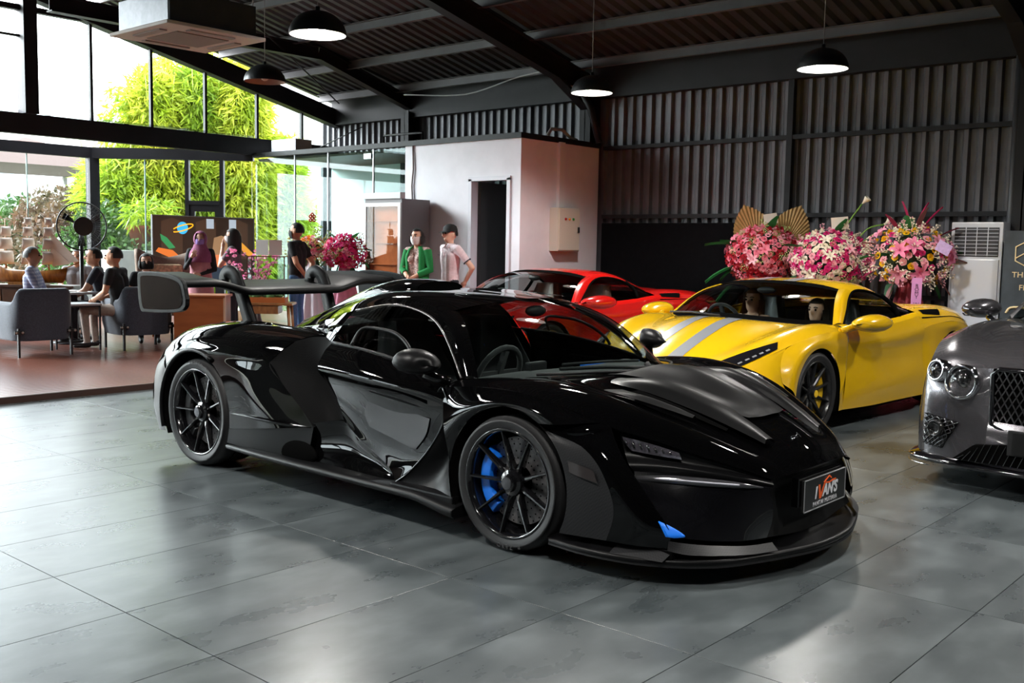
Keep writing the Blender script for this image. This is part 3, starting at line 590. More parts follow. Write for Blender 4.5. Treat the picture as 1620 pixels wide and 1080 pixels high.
# splitter: half outline, extruded with a turned-up lip
so = [(.26, .955), (.45, .975), (.62, .96), (.76, .915), (.90, .83), (1.02, .70), (1.10, .53), (1.16, .36), (1.21, .18), (1.225, 0)]
so = cr([(x, y, 0) for x, y in so], 40)
b = B(); rows = []
for (x, y, _), k in zip(so, range(41)):
    inn = (x*.90-.03 if x > .5 else x, y*.90)
    zl = .085+.012*(k/40)
    rows.append([(inn[0], inn[1], .155), (x-.03, y-.02 if k < 25 else y, .120), (x, y, zl+.032), (x+.004, y+.002, zl+.014), (x-.006, y-.004, zl), (inn[0], inn[1], zl+.002)])
P = np.array(rows); Q = np.concatenate([P, flipy(P[:-1])[::-1]], 0); b.grid(Q); o = b.obj('splitter', SATIN, sen); outward(o)
b = B(); b.prism([(x, y) for x, y, _ in so]+[(x, -y) for x, y, _ in so[::-1]], .088, .10, 'z'); b.obj('splitter_floor', MATTE, sen)
for sgn in (1, -1): B().add([(.60, sgn*.955, .118), (.60, sgn*.87, .158), (.86, sgn*.84, .158), (.84, sgn*.90, .118)], [(0, 1, 2, 3)]).obj('carbon_step', CARB, sen)
# hood details: matte centre basin, two long fins, side vents, cowl lip
basin = [[(.10, .30, .806), (.10, .15, .812), (.10, 0, .813), (.10, -.15, .812), (.10, -.30, .806)], [(.22, .31, .815), (.24, .16, .828), (.25, 0, .850), (.24, -.16, .828), (.22, -.31, .815)],
         [(.40, .30, .800), (.42, .16, .800), (.43, 0, .838), (.42, -.16, .800), (.40, -.30, .800)], [(.60, .27, .752), (.62, .15, .744), (.63, 0, .782), (.62, -.15, .744), (.60, -.27, .752)],
         [(.76, .23, .684), (.79, .12, .694), (.80, 0, .708), (.79, -.12, .694), (.76, -.23, .684)], [(.84, .18, .660), (.86, .09, .658), (.87, 0, .662), (.86, -.09, .658), (.84, -.18, .660)]]
b = B(); b.grid(net(basin, 28, 32)); outward(b.obj('hood_basin', SATIN, sen))
for sgn in (1, -1):
    fin = [[(.24, .47, .792), (.45, .45, .762), (.70, .40, .692), (.88, .345, .622), (.99, .30, .570)], [(.22, .43, .800), (.45, .40, .808), (.70, .35, .735), (.88, .305, .655), (.99, .285, .590)],
           [(.22, .36, .805), (.46, .32, .812), (.72, .275, .738), (.89, .25, .652), (1.0, .24, .586)], [(.25, .31, .800), (.48, .28, .778), (.73, .245, .696), (.90, .225, .616), (1.005, .225, .560)]]
    b = B(); P = net(fin, 28, 12); P = P if sgn > 0 else flipy(P); b.grid(P); outward(b.obj('hood_fin', SATIN, sen))
    vt = [[(.34, .66, .783), (.48, .61, .752), (.62, .545, .712), (.72, .49, .678)], [(.32, .62, .781), (.48, .565, .768), (.62, .505, .726), (.72, .47, .688)], [(.36, .54, .778), (.50, .51, .748), (.63, .47, .698), (.72, .455, .668)]]
    b = B(); P = net(vt, 16, 10); P = P if sgn > 0 else flipy(P); b.grid(P); outward(b.obj('hood_vent', SATIN, sen))
    b = B(); P = net([[(.38, .50, .766), (.60, .46, .706), (.84, .39, .622)], [(.40, .455, .772), (.62, .42, .712), (.84, .37, .630)]], 12, 4); P = P if sgn > 0 else flipy(P); b.grid(P); b.obj('vent_mouth', VOID, sen)
# nose badge: fine outlined script
b = B()
bp_ = lambda u, v: Vector((1.0+v*.62, u, .556-v*.78+.006))
b.tube([bp_(-.045, .0), bp_(-.04, -.012), bp_(.025, -.012), bp_(.03, -.026), bp_(.046, 0), bp_(.03, .014), bp_(.028, .008), bp_(-.03, .012), bp_(-.032, .022), bp_(-.05, .004)], .0022, 5, closed=True)
for k in range(6): b.tube([bp_(-.026+k*.009, .006), bp_(-.024+k*.009, -.006)], .0018, 4)
b.obj('nose_badge', CHROME, sen)
# number plate with holder and lettering
px_ = 1.155
pl = B().box(px_-.012, px_, -.225, .225, .266, .410).obj('number_plate', mat('plate_black', (.008, .008, .008), .35, var=.2, scale=20), sen)
B().box(px_-.05, px_-.014, -.25, .21, .29, .425).obj('plate_bracket', PAINT, sen, .004)
b = B()
for y0, y1, z0, z1 in ((-.225, .225, .408, .412), (-.225, .225, .262, .266), (-.225, -.221, .262, .412), (.221, .225, .262, .412)): b.box(px_, px_+.003, y0, y1, z0, z1)
b.obj('plate_border', mat('plate_silver', (.5, .5, .52), .3, .5), pl)
LET = mat('plate_white_letters', (.72, .72, .76), .4); ORG = mat('plate_orange', (.9, .13, .02), .4)
RX = (math.pi/2, 0, math.pi/2)
text('plate_lettering', 'I', .075, LET, pl, (px_+.002, -.105, .335), RX, .0008, shear=.25, bold=.003)
text('plate_lettering', "AN'S", .075, LET, pl, (px_+.002, .048, .335), RX, .0008, shear=.25, bold=.003)
text('plate_lettering', 'PANTAI MUTIARA', .029, LET, pl, (px_+.002, 0, .285), RX, .0008, space=1.15)
b = B(); q = px_+.002
b.add([(q, -.078, .372), (q, -.058, .372), (q, -.050, .330), (q, -.018, .374), (q, .0, .374), (q, -.046, .304), (q, -.066, .304)], [(0, 1, 2, 5, 6), (2, 3, 4, 5)])
for a, c in (((-.018, .374), (.038, .398)), ((.038, .398), (.064, .384)), ((-.004, .372), (.04, .366)), ((.04, .366), (.078, .372)), ((.078, .372), (.112, .372))): b.beam((q, a[0], a[1]), (q, c[0], c[1]), .002, .007, (0, -(c[1]-a[1]), c[0]-a[0]))
b.obj('plate_emblem', ORG, pl)
# --- panel behind the front wheel
p0 = [(-.46, .925, .735), (-.405, .94, .66), (-.43, .935, .60), (-.50, .91, .50), (-.60, .90, .38), (-.72, .91, .26), (-.82, .93, .185)]
pA = arc(0, .327, AR, .965, 172, 206, 7); pA[0] = (-.36, .945, .70); pA[1] = (-.358, .96, .60); pA[2] = (-.365, .965, .50); pA[3] = (-.372, .968, .41); pA[4] = (-.372, .97, .32); pA[5] = (-.36, .972, .24); pA[6] = (-.345, .975, .175)
pm = [((a[0]*.5+b[0]*.5), min(a[1], b[1])-.045*math.sin(i/6*math.pi)-.01, (a[2]+b[2])/2) for i, (a, b) in enumerate(zip(p0, pA))]
panel('wheel_aero_panel', [pA, pm, p0], SATIN, sen, 28, 12)
for sgn in (1, -1): B().tube([(x, sgn*(y+.004), z) for x, y, z in cr(p0, 30)], .006, 6).obj('aero_panel_edge', PAINT, sen)
# --- door
d0 = [(-1.46, .825, .885), (-1.15, .85, .872), (-.80, .862, .828), (-.55, .875, .785), (-.46, .89, .755)]
d1 = [(-1.46, .885, .835), (-1.15, .905, .815), (-.80, .915, .775), (-.55, .92, .745), (-.455, .924, .728)]
d2 = [(-1.455, .935, .745), (-1.15, .953, .735), (-.80, .957, .712), (-.56, .95, .688), (-.43, .942, .665)]
d3 = [(-1.43, .905, .70), (-1.15, .915, .672), (-.82, .92, .642), (-.58, .925, .62), (-.42, .935, .625)]
d4 = [(-1.385, .885, .62), (-1.15, .89, .56), (-.88, .895, .51), (-.65, .905, .485), (-.505, .91, .49)]
d5 = [(-1.32, .885, .53), (-1.14, .885, .45), (-.94, .888, .385), (-.75, .90, .35), (-.625, .905, .35)]
d6 = [(-1.27, .895, .46), (-1.14, .892, .375), (-1.0, .892, .31), (-.88, .905, .255), (-.81, .925, .20)]
panel('door', [d0, d1, d2, d3, d4, d5, d6], PAINT, sen, 28, 36)
lw = [[(-1.05, .902, .615), (-.85, .905, .595), (-.66, .914, .575), (-.56, .922, .565)], [(-1.10, .894, .53), (-.88, .899, .50), (-.69, .908, .475), (-.60, .915, .47)], [(-1.06, .893, .455), (-.90, .897, .425), (-.75, .905, .395), (-.68, .91, .385)]]
panel('lower_door_window', lw, mat('grey_reflection_pane', (.02, .02, .022), .22, coat=.6), sen, 14, 10)  # grey base paints a dull reflection into the clear lower pane
dh_ = [[(-1.0, .955, .668), (-.80, .962, .655), (-.60, .958, .63)], [(-1.0, .935, .655), (-.80, .945, .637), (-.60, .945, .618)]]
panel('door_handle_lip', dh_, SATIN, sen, 10, 4)
# --- side scoop between door and rear quarter
c0 = [(-1.46, .825, .885), (-1.455, .935, .745), (-1.41, .90, .66), (-1.35, .885, .575), (-1.27, .895, .46)]
c1 = [(-1.56, .77, .90), (-1.58, .80, .77), (-1.54, .77, .66), (-1.48, .77, .56), (-1.40, .80, .44)]
c2 = [(-1.70, .78, .895), (-1.72, .80, .76), (-1.66, .78, .64), (-1.58, .78, .53), (-1.48, .81, .42)]
c3 = [(-1.80, .83, .865), (-1.915, .935, .735), (-1.80, .925, .62), (-1.65, .915, .50), (-1.52, .915, .395)]
SCP = carbon('shaded_scoop_carbon', '#0c0c0d', .75); SCP.node_tree.nodes['Principled BSDF'].inputs['Specular IOR Level'].default_value = .12  # darker carbon puts the deep recess shade into the scoop's colour
panel('side_scoop', [c0, c1, c2, c3], SCP, sen, 24, 24)
# --- rear quarter
q0 = [(-1.72, .62, .905), (-2.05, .64, .925), (-2.42, .66, .940), (-2.78, .66, .915), (-3.06, .64, .870), (-3.27, .58, .80)]
q1 = [(-1.76, .74, .895), (-2.06, .77, .912), (-2.43, .79, .922), (-2.79, .79, .897), (-3.08, .765, .845), (-3.29, .70, .765)]
q2 = [(-1.80, .83, .865), (-2.08, .865, .875), (-2.44, .885, .880), (-2.80, .882, .857), (-3.09, .85, .795), (-3.31, .78, .71)]
q3 = [(-1.86, .89, .81), (-2.10, .925, .82), (-2.45, .945, .828), (-2.80, .94, .805), (-3.10, .905, .735), (-3.33, .83, .64)]
q4 = [(-1.915, .935, .735), (-2.13, .962, .752), (-2.45, .975, .762), (-2.79, .972, .752), (-3.06, .945, .69), (-3.28, .88, .60)]
panel('rear_quarter', [q0, q1, q2, q3, q4], PAINT, sen, 36, 24)
rl = arc(-2.67, .349, AF, .972, -8, 146, 10)
ro = [(-1.52, .915, .395), (-1.65, .915, .50), (-1.80, .925, .62), (-1.915, .935, .735), (-2.13, .962, .752), (-2.45, .975, .762), (-2.62, .977, .765), (-2.79, .972, .752), (-2.95, .96, .72), (-3.06, .945, .69)]
panel('quarter_side', [ro, [((a[0]+b[0])/2, max(a[1], b[1])-.002, (a[2]+b[2])/2) for a, b in zip(ro, rl)], rl], PAINT, sen, 40, 10)
panel('quarter_lower', [[(-2.285, .972, .30), (-2.02, .965, .335), (-1.76, .945, .365), (-1.52, .915, .395)], [(-2.30, .97, .245), (-2.02, .962, .25), (-1.76, .945, .255), (-1.54, .925, .27)], [(-2.315, .968, .20), (-2.02, .955, .19), (-1.76, .94, .185), (-1.55, .925, .185)]], SATIN, sen, 20, 8)
for sgn in (1, -1):
    B().tube([(x, sgn*y, z) for x, y, z in cr([(-2.25, .983, .395), (-2.0, .975, .395), (-1.75, .953, .39), (-1.53, .925, .392)], 16)], [.002+.011*math.sin(math.pi*k/16) for k in range(17)], 8).obj('quarter_strake', PAINT, sen)
    b = B(); b.sphere((-1.68, sgn*.925, .235), .2, 20, 12, (1.05, .12, .38)); b.obj('side_exhaust_mouth', VOID, sen)
tl = arc(-2.67, .349, AF, .972, 146, 205, 6)
to = [(-3.06, .945, .69), (-3.28, .88, .60), (-3.36, .86, .50), (-3.37, .86, .40), (-3.34, .88, .30), (-3.22, .91, .17)]
panel('rear_bumper_side', [to, [((a[0]+b[0])/2, (a[1]+b[1])/2+.02, (a[2]+b[2])/2) for a, b in zip(to, tl)], tl], mat('satin_graphite', (.03, .028, .03), .38), sen, 20, 8)
for sgn in (1, -1): B().tube([(x, sgn*(y+.004), z) for x, y, z in arc(-2.67, .349, AF+.012, .972, 60, 200, 24)], .014, 8).obj('arch_lip', SATIN, sen)
tb_ = [[(-3.27, .58, .80), (-3.30, .30, .80), (-3.30, 0, .80)], [(-3.31, .78, .71), (-3.36, .40, .70), (-3.37, 0, .70)], [(-3.36, .86, .50), (-3.42, .42, .48), (-3.43, 0, .48)], [(-3.34, .88, .30), (-3.38, .42, .28), (-3.38, 0, .28)], [(-3.22, .91, .17), (-3.2, .42, .2), (-3.2, 0, .2)]]
P = net(tb_, 14, 16).transpose(1, 0, 2); Q = np.concatenate([P, flipy(P[:-1])[::-1]], 0); b = B(); b.grid(Q); outward(b.obj('tail', SATIN, sen))
for sgn in (1, -1): B().tube([(-3.315, sgn*.74, .70), (-3.325, sgn*.79, .66), (-3.345, sgn*.83, .58)], .012, 6).obj('tail_light', mat('tail_light_red', '#b01818', .3), sen)
# engine deck and spine
dk_ = [[(-1.72, .62, .905), (-2.05, .64, .925), (-2.42, .66, .940), (-2.78, .66, .915), (-3.06, .64, .870), (-3.27, .58, .80)], [(-1.72, .5, .90), (-2.05, .50, .89), (-2.42, .5, .87), (-2.78, .5, .85), (-3.06, .48, .83), (-3.28, .45, .80)], [(-1.72, 0, .98), (-2.05, 0, .93), (-2.42, 0, .88), (-2.78, 0, .85), (-3.06, 0, .82), (-3.3, 0, .80)]]
panel_sym('engine_deck', dk_, MATTE, sen, 24, 12)
# --- greenhouse
wb = [(-.44, .80, .770), (-.40, .735, .772), (-.20, .58, .785), (-.02, .40, .797), (.08, .20, .803), (.12, 0, .803)]
eA = [(-.42, .755, .772), (-.535, .675, .90), (-.66, .585, 1.015), (-.78, .52, 1.085)]       # outer edge of windscreen
ws = []
for t_ in np.linspace(0, 1, 5):
    r = []
    for k, (x, y, z) in enumerate(wb[1:]):
        pass
    ws.append(r)
wtop = [(-.78, .50, 1.090), (-.715, .40, 1.120), (-.665, .27, 1.140), (-.635, .13, 1.150), (-.625, 0, 1.153)]
wbot = wb[1:]
rows = []
for t_ in np.linspace(0, 1, 6):
    bulge = .055*math.sin(math.pi*t_)
    rows.append([(a[0]*(1-t_)+c[0]*t_+bulge*.45, a[1]*(1-t_)+c[1]*t_+(.02*math.sin(math.pi*t_) if i < 2 else 0), a[2]*(1-t_)+c[2]*t_+bulge) for i, (a, c) in enumerate(zip(wbot, wtop))])
Pw = net(rows, 24, 20); Qw = np.concatenate([Pw, flipy(Pw[:, :-1])[:, ::-1]], 1); b = B(); b.grid(Qw); outward(b.obj('windscreen', GLASSC, sen))
# A pillar: from windscreen edge to side glass
wedge = [tuple(r[0]) for r in rows]
sgl = [(-.455, .80, .772), (-.565, .752, .885), (-.70, .688, .985), (-.84, .635, 1.052), (-1.02, .60, 1.092), (-1.24, .585, 1.105), (-1.42, .60, 1.085)]  # upper edge of side glass
pil = [[(-.43, .765, .775), (-.50, .715, .86), (-.60, .64, .965), (-.70, .58, 1.04), (-.78, .515, 1.09)], [(-.45, .80, .778), (-.535, .755, .868), (-.65, .695, .96), (-.75, .65, 1.025), (-.845, .62, 1.065)]]
wl = [tuple(x) for x in cr(wedge, 8)]; sl_ = [tuple(x) for x in cr(sgl[:4], 8)]
panel('a_pillar', [wl, [((a[0]+c[0])/2+.01, (a[1]+c[1])/2+.018, (a[2]+c[2])/2+.018) for a, c in zip(wl, sl_)], sl_], PAINT, sen, 24, 8)
# side glass
sbot = [(-.47, .845, .765), (-.60, .86, .79), (-.74, .862, .815), (-.88, .86, .838), (-1.05, .853, .86), (-1.25, .842, .875), (-1.46, .825, .886)]
stop = sgl[:-1]+[(-1.49, .625, 1.06)]
smid = [((a[0]+c[0])/2, (a[1]+c[1])/2+.018, (a[2]+c[2])/2) for a, c in zip(sbot, stop)]
SG = net([sbot, smid, stop], 28, 12)
SIDEG = glass('side_glass_dark', (.34, .38, .38), 1.55)
for sgn in (1, -1):
    b = B(); P = SG if sgn > 0 else flipy(SG); b.grid(P); sg = outward(b.obj('side_window', SIDEG, sen))
    B().tube([(x, sgn*(y+.004), z) for x, y, z in cr(stop, 30)], .006, 6).obj('window_trim', mat('thin_bright_trim', (.22, .2, .2), .2, .7), sg)
    lo_ = [(-1.24, .858, .885), (-1.235, .812, .955), (-1.19, .792, .985), (-1.08, .792, .985), (-.95, .80, .972), (-.84, .82, .93), (-.76, .848, .87), (-.735, .867, .822)]
    B().tube([(x, sgn*(y+.012), z) for x, y, z in cr(lo_, 30)], .010, 6).obj('opening_frame', SATIN, sg)
    B().tube([(x, sgn*(y+.006), z) for x, y, z in cr(sbot, 20)], .008, 6).obj('belt_seal', SATIN, sg)
# roof skin incl. rails
e_out = [(-.78, .515, 1.09)]
ra = [(-.84, .635, 1.055), (-1.02, .602, 1.095), (-1.24, .588, 1.108), (-1.49, .625, 1.064), (-1.75, .60, .985), (-2.05, .52, .925), (-2.4, .42, .875)]
rb_ = [(-.80, .53, 1.088), (-1.0, .50, 1.142), (-1.24, .49, 1.158), (-1.49, .50, 1.135), (-1.76, .47, 1.075), (-2.06, .40, 1.0), (-2.45, .31, .905)]
rc_ = [(-.72, .40, 1.122), (-.98, .36, 1.163), (-1.24, .35, 1.178), (-1.50, .35, 1.165), (-1.78, .33, 1.115), (-2.10, .28, 1.04), (-2.5, .22, .93)]
rd_ = [(-.635, .13, 1.152), (-.95, .12, 1.172), (-1.24, .12, 1.183), (-1.50, .12, 1.178), (-1.80, .11, 1.135), (-2.12, .10, 1.06), (-2.55, .08, .94)]
re_ = [(-.625, 0, 1.154), (-.95, 0, 1.170), (-1.24, 0, 1.182), (-1.50, 0, 1.180), (-1.80, 0, 1.14), (-2.12, 0, 1.065), (-2.55, 0, .945)]
panel_sym('roof', [ra, rb_, rc_, rd_, re_], PAINT, sen, 40, 28)
fk_ = [[(-1.47, .825, .886), (-1.60, .76, .905), (-1.72, .66, .91), (-2.05, .60, .92), (-2.4, .5, .90)], [(-1.48, .73, .985), (-1.62, .70, .965), (-1.78, .64, .95), (-2.08, .56, .925), (-2.4, .45, .89)], [(-1.49, .625, 1.064), (-1.62, .615, 1.03), (-1.75, .60, .985), (-2.05, .52, .925), (-2.4, .42, .875)]]
panel('rear_flank', fk_, PAINT, sen, 24, 10)
qw = [[(-1.60, .735, .945), (-1.70, .695, .935), (-1.80, .655, .93)], [(-1.595, .69, 1.0), (-1.70, .66, .985), (-1.80, .63, .965)]]
panel('quarter_window', [[(x, y+.012, z+.008) for x, y, z in r] for r in qw], mat('dark_glass_gloss', (.004, .004, .005), .03, coat=1.), sen, 10, 6)
# roof intake
b = B(); P = []
for x, hw, h0, h1 in ((-1.42, .20, 1.175, 1.225), (-1.55, .21, 1.17, 1.235), (-1.75, .20, 1.14, 1.225), (-2.0, .16, 1.08, 1.17), (-2.3, .11, .99, 1.07), (-2.6, .06, .90, .95)):
    P.append([(x, hw*math.cos(a), h0+(h1-h0)*math.sin(a)**.8 if 0 < a < math.pi else h0) for a in np.linspace(0, math.pi, 13)])
b.grid(np.array([cr(np.array(P)[:, j], 24) for j in range(13)]).transpose(1, 0, 2)); outward(b.obj('roof_intake', PAINT, sen))
B().add([(-1.425, .19*math.cos(a), 1.178+.045*math.sin(a)) for a in np.linspace(0, math.pi, 13)], [tuple(range(13))]).obj('intake_mouth', VOID, sen)
# door cut line across the roof
for sgn in (1, -1): B().tube([(-.60, sgn*.22, 1.160), (-.72, sgn*.27, 1.163), (-.86, sgn*.30, 1.167), (-1.0, sgn*.30, 1.172)], .0025, 5).obj('roof_seam', PAINT, sen)
# mirrors
for sgn in (1, -1):
    P = []
    for i in range(9):
        t_ = i/8; x = (-.60, -.595, -.575, -.545, -.51, -.48, -.455, -.44, -.432)[i]; h = (.044, .060, .068, .071, .068, .060, .045, .025, .003)[i]; d = (.065, .08, .09, .093, .09, .082, .066, .04, .005)[i]
        P.append([(x-.03*math.cos(a), sgn*(1.045+d*math.cos(a)), .868-.012*t_+h*math.sin(a)*(1 if math.sin(a) > 0 else .8)) for a in np.linspace(0, 2*math.pi, 17)])
    b = B(); b.grid(np.array(P)); b.add(P[0][:-1], [tuple(range(16))]); mi = b.obj('wing_mirror', SATIN, sen)
    B().add([(P[0][k][0]-.002, (P[0][k][1]-sgn*1.045)*.85+sgn*1.045, (P[0][k][2]-.868)*.85+.868) for k in range(16)], [tuple(range(16))]).obj('mirror_glass', CHROME, mi)
    B().tube([(-.52, sgn*1.0, .815), (-.48, sgn*.96, .785), (-.44, sgn*.90, .77)], [.03, .024, .028], 10).obj('mirror_stalk', PAINT, mi)
# sill: body behind skirt, long skirt blade
sl0 = [(-1.60, .915, .40), (-1.27, .893, .46), (-1.14, .890, .375), (-1.0, .89, .31), (-.88, .905, .255), (-.80, .925, .20), (-.60, .95, .19)]
sl1 = [(-1.60, .885, .30), (-1.30, .872, .33), (-1.14, .872, .29), (-1.0, .878, .255), (-.88, .895, .225), (-.78, .915, .185), (-.60, .945, .18)]
sl2 = [(-1.62, .915, .20), (-1.32, .915, .20), (-1.14, .918, .195), (-1.0, .925, .19), (-.88, .93, .185), (-.78, .94, .175), (-.60, .955, .17)]
panel('sill_panel', [sl0, sl1, sl2], PAINT, sen, 28, 14)
for sgn in (1, -1):
    P = []
    for x, yo, zt_, th in ((-2.32, .975, .185, .03), (-2.0, .995, .185, .03), (-1.6, 1.0, .182, .03), (-1.2, 1.002, .180, .03), (-.85, 1.005, .180, .032), (-.62, 1.01, .182, .036), (-.48, 1.015, .170, .042), (-.36, 1.02, .156, .045), (-.30, 1.02, .152, .045)):
        P.append([(x, sgn*.90, zt_+.02), (x, sgn*(yo-.03), zt_+.012), (x, sgn*yo, zt_), (x, sgn*yo, zt_-th*.6), (x, sgn*(yo-.02), zt_-th), (x, sgn*.88, zt_-th)])
    b = B(); b.grid(np.array([cr(np.array(P)[:, j], 40) for j in range(6)]).transpose(1, 0, 2)); b.add(P[-1], [tuple(range(6))]); b.obj('side_skirt', SATIN, sen)
    B().box(-.80, -.34, min(sgn*.90, sgn*.975), max(sgn*.90, sgn*.975), .155, .205).obj('skirt_step', SATIN, sen, .01)
B().box(-2.3, -.42, -.80, .80, .11, .30).obj('underfloor', VOID, sen)
B().box(-3.15, -2.3, -.55, .55, .13, .7).obj('engine_block', VOID, sen); B().box(-.38, .75, -.60, .60, .12, .42).obj('front_tub', VOID, sen)
for x, z, rad in ((0, .327, AR-.004), (-2.67, .349, AF-.004)):
    for sgn in (1, -1): wheel_well(sen, x, z, rad, .52, .966, sgn)
# rear wing
WING = mat('wing_black', (.004, .004, .0045), .45, spec=.12)
P = []
for y in np.linspace(-.955, .955, 41):
    ay = abs(y); lift = .095*max(0, min(1, (ay-.38)/.32))**1.6*(3-2*max(0, min(1, (ay-.38)/.32)))/1.4 ; sw = -.06*max(0, (ay-.5))
    z0 = 1.10+lift*.9; ch = [(-2.86+sw, .0), (-2.90+sw, .026), (-3.02+sw, .040), (-3.18+sw, .048), (-3.34+sw, .070), (-3.345+sw, .062), (-3.18+sw, .012), (-3.02+sw, -.018), (-2.90+sw, -.022), (-2.86+sw, .0)]
    P.append([(x, y, z0+h) for x, h in ch])
b = B(); b.grid(np.array(P)); b.add(P[0][:-1], [tuple(range(9))]); b.add(P[-1][:-1], [tuple(range(9))]); b.obj('rear_wing', WING, sen)
for sgn in (1, -1):
    ol = cr([(-2.74, 1.075, 0), (-2.80, 1.195, 0), (-3.02, 1.235, 0), (-3.30, 1.235, 0), (-3.345, 1.19, 0), (-3.32, .99, 0), (-3.22, .965, 0), (-2.85, .985, 0), (-2.755, 1.02, 0), (-2.74, 1.075, 0)], 36)[:-1]
    b = B(); b.prism([(p[0], p[1]) for p in ol], sgn*.955, sgn*.985, 'y'); b.obj('wing_end_plate', WING, sen, .006)
    inn_ = [((p[0]+3.04)*.86-3.04, (p[1]-1.09)*.82+1.09) for p in ol]; b = B(); b.prism(inn_, sgn*.985, sgn*.988, 'y'); b.obj('end_plate_inset', PAINT, sen)
    pts = cr([(-2.93, sgn*.36, .86), (-2.99, sgn*.37, 1.0), (-3.05, sgn*.38, 1.14), (-3.10, sgn*.38, 1.215), (-3.17, sgn*.38, 1.235), (-3.23, sgn*.38, 1.20), (-3.235, sgn*.38, 1.15)], 28)
    P = []
    for i, p in enumerate(pts):
        d = pts[min(i+1, 28)]-pts[max(i-1, 0)]; d /= np.linalg.norm(d); n_ = np.array([d[2], 0, -d[0]]); hw = .055-.02*i/28
        P.append([p+n_*hw+np.array([0, .018, 0]), p+n_*hw*1.1, p+n_*hw-np.array([0, .018, 0]), p-n_*hw-np.array([0, .018, 0]), p-n_*hw*1.1, p-n_*hw+np.array([0, .018, 0])])
    b = B(); b.grid(np.array(P), closed_u=True); b.obj('wing_upright', WING, sen)
# wheels
RIM = mat('gloss_black_rim', (.006, .006, .007), .14, coat=.8); CAP = mat('hub_cap_silver', (.10, .10, .11), .35, .8)
for sgn in (-1, 1):
    wheel(sen, 0, sgn*.962, .327, .327, .245, .266, sgn, 9, RIM, CAP, BLUE, .026)
    wheel(sen, -2.67, sgn*.962, .349, .349, .315, .281, sgn, 9, RIM, CAP, mat('dark_caliper', (.02, .02, .022), .3), .026)
def tyre_text(ty, word, rad, a0, s):
    """raised lettering round the outer side wall"""
    for k, ch in enumerate(word):
        if ch == ' ': continue
        a = a0-k*.085; o = text('tyre_letter', ch, .030, mat('tyre_letter_grey', (.06, .06, .062), .6), ty, (rad*math.cos(a), s*.0075, rad*math.sin(a)), (0, 0, 0), .0006)
        o.matrix_local = Matrix.Translation((rad*math.cos(a), s*.0078, rad*math.sin(a))) @ Matrix.Rotation(math.pi/2-a, 4, 'Y') @ Matrix.Rotation(math.pi/2, 4, 'X')
for o in [c_ for c_ in sen.children if c_.name.startswith('wheel') and 'well' not in c_.name and c_.location.y < 0]:
    if o.location.x > -1: tyre_text(o, 'P ZERO', .299, -1.25, -1)
    else: tyre_text(o, 'TROFEO R', .319, 1.75, -1)
# interior
DASH = mat('dark_alcantara', (.02, .021, .022), .85, sheen=.2)
ds = [[(-.42, .70, .745), (-.16, .55, .765), (.02, .32, .775), (.07, 0, .78), (.02, -.32, .775), (-.16, -.55, .765), (-.42, -.70, .745)], [(-.50, .70, .755), (-.36, .5, .79), (-.27, .3, .80), (-.24, 0, .80), (-.27, -.3, .80), (-.36, -.5, .79), (-.50, -.70, .755)], [(-.56, .70, .70), (-.48, .5, .72), (-.42, .3, .72), (-.40, 0, .70), (-.42, -.3, .72), (-.48, -.5, .72), (-.56, -.70, .70)]]
b = B(); b.grid(net(ds, 28, 12)); b.obj('dashboard', DASH, sen)
def bucket(car, x, y, z, m1, m2=None, sc=1.):
    st = B(); pr_ = [(-.20, .0, .22), (-.20, .16, .26), (-.17, .36, .25), (-.17, .50, .20), (-.16, .62, .15), (-.15, .70, .13)]
    P = []
    for dx, h, hw in pr_:
        xx = x-.12-h*.36; P.append([(xx+.10, y-hw, z+h), (xx+.03, y-hw*.75, z+h), (xx-.0, y, z+h), (xx+.03, y+hw*.75, z+h), (xx+.10, y+hw, z+h), (xx-.08, y+hw*.9, z+h), (xx-.10, y, z+h), (xx-.08, y-hw*.9, z+h)])
    st.grid(np.array([cr(np.array(P)[:, j], 20) for j in range(8)]).transpose(1, 0, 2), closed_u=True); st.add(P[-1], [tuple(range(8))]); o = st.obj('seat', m1, car)
    cu = B(); cu.box(x-.2, x+.32, y-.24, y+.24, z-.1, z+.06); cu.obj('seat_cushion', m1, car, .05, seg=3)
    if m2:
        for dy in (-.11, .11): B().beam((x-.15, y+dy, z+.05), (x-.30, y+dy*.8, z+.52), .05, .012, (1, 0, .3)).obj('harness_strap', m2, car)
    return o
bucket(sen, -1.02, .36, .30, DASH, BLUE); bucket(sen, -1.02, -.36, .30, DASH, BLUE)
def steering(car, x, y, z, m1, m2=None):
    ce_ = Vector((x, y, z)); ax = Vector((-.93, 0, .36)); u = Vector((0, 1, 0)); v = ax.cross(u); b = B()
    b.tube([ce_+(u*math.cos(t)+v*math.sin(t))*.17 for t in np.linspace(0, 2*math.pi, 25)[:-1]], .016, 8, closed=True); b.beam(ce_-u*.16, ce_+u*.16, .03, .05); b.beam(ce_, ce_-v*.15, .03, .03); o = b.obj('steering_wheel', m1, car)
    if m2: B().tube([ce_+(u*math.cos(t)+v*math.sin(t))*.17 for t in np.linspace(1.4, 1.74, 4)], .018, 8).obj('wheel_marker', m2, o)
    return o
steering(sen, -.60, -.36, .74, DASH, BLUE)
B().beam((-.33, .05, .785), (-.33, .60, .775), .03, .012).obj('dash_accent', BLUE, sen)
B().sphere((-.64, 0, 1.08), .06, 12, 8, (.5, 1.5, .55)).obj('rear_view_mirror', MATTE, sen)
B().box(-.34, -.30, -.44, -.30, .79, .84).obj('instrument_display', MATTE, sen, .01)
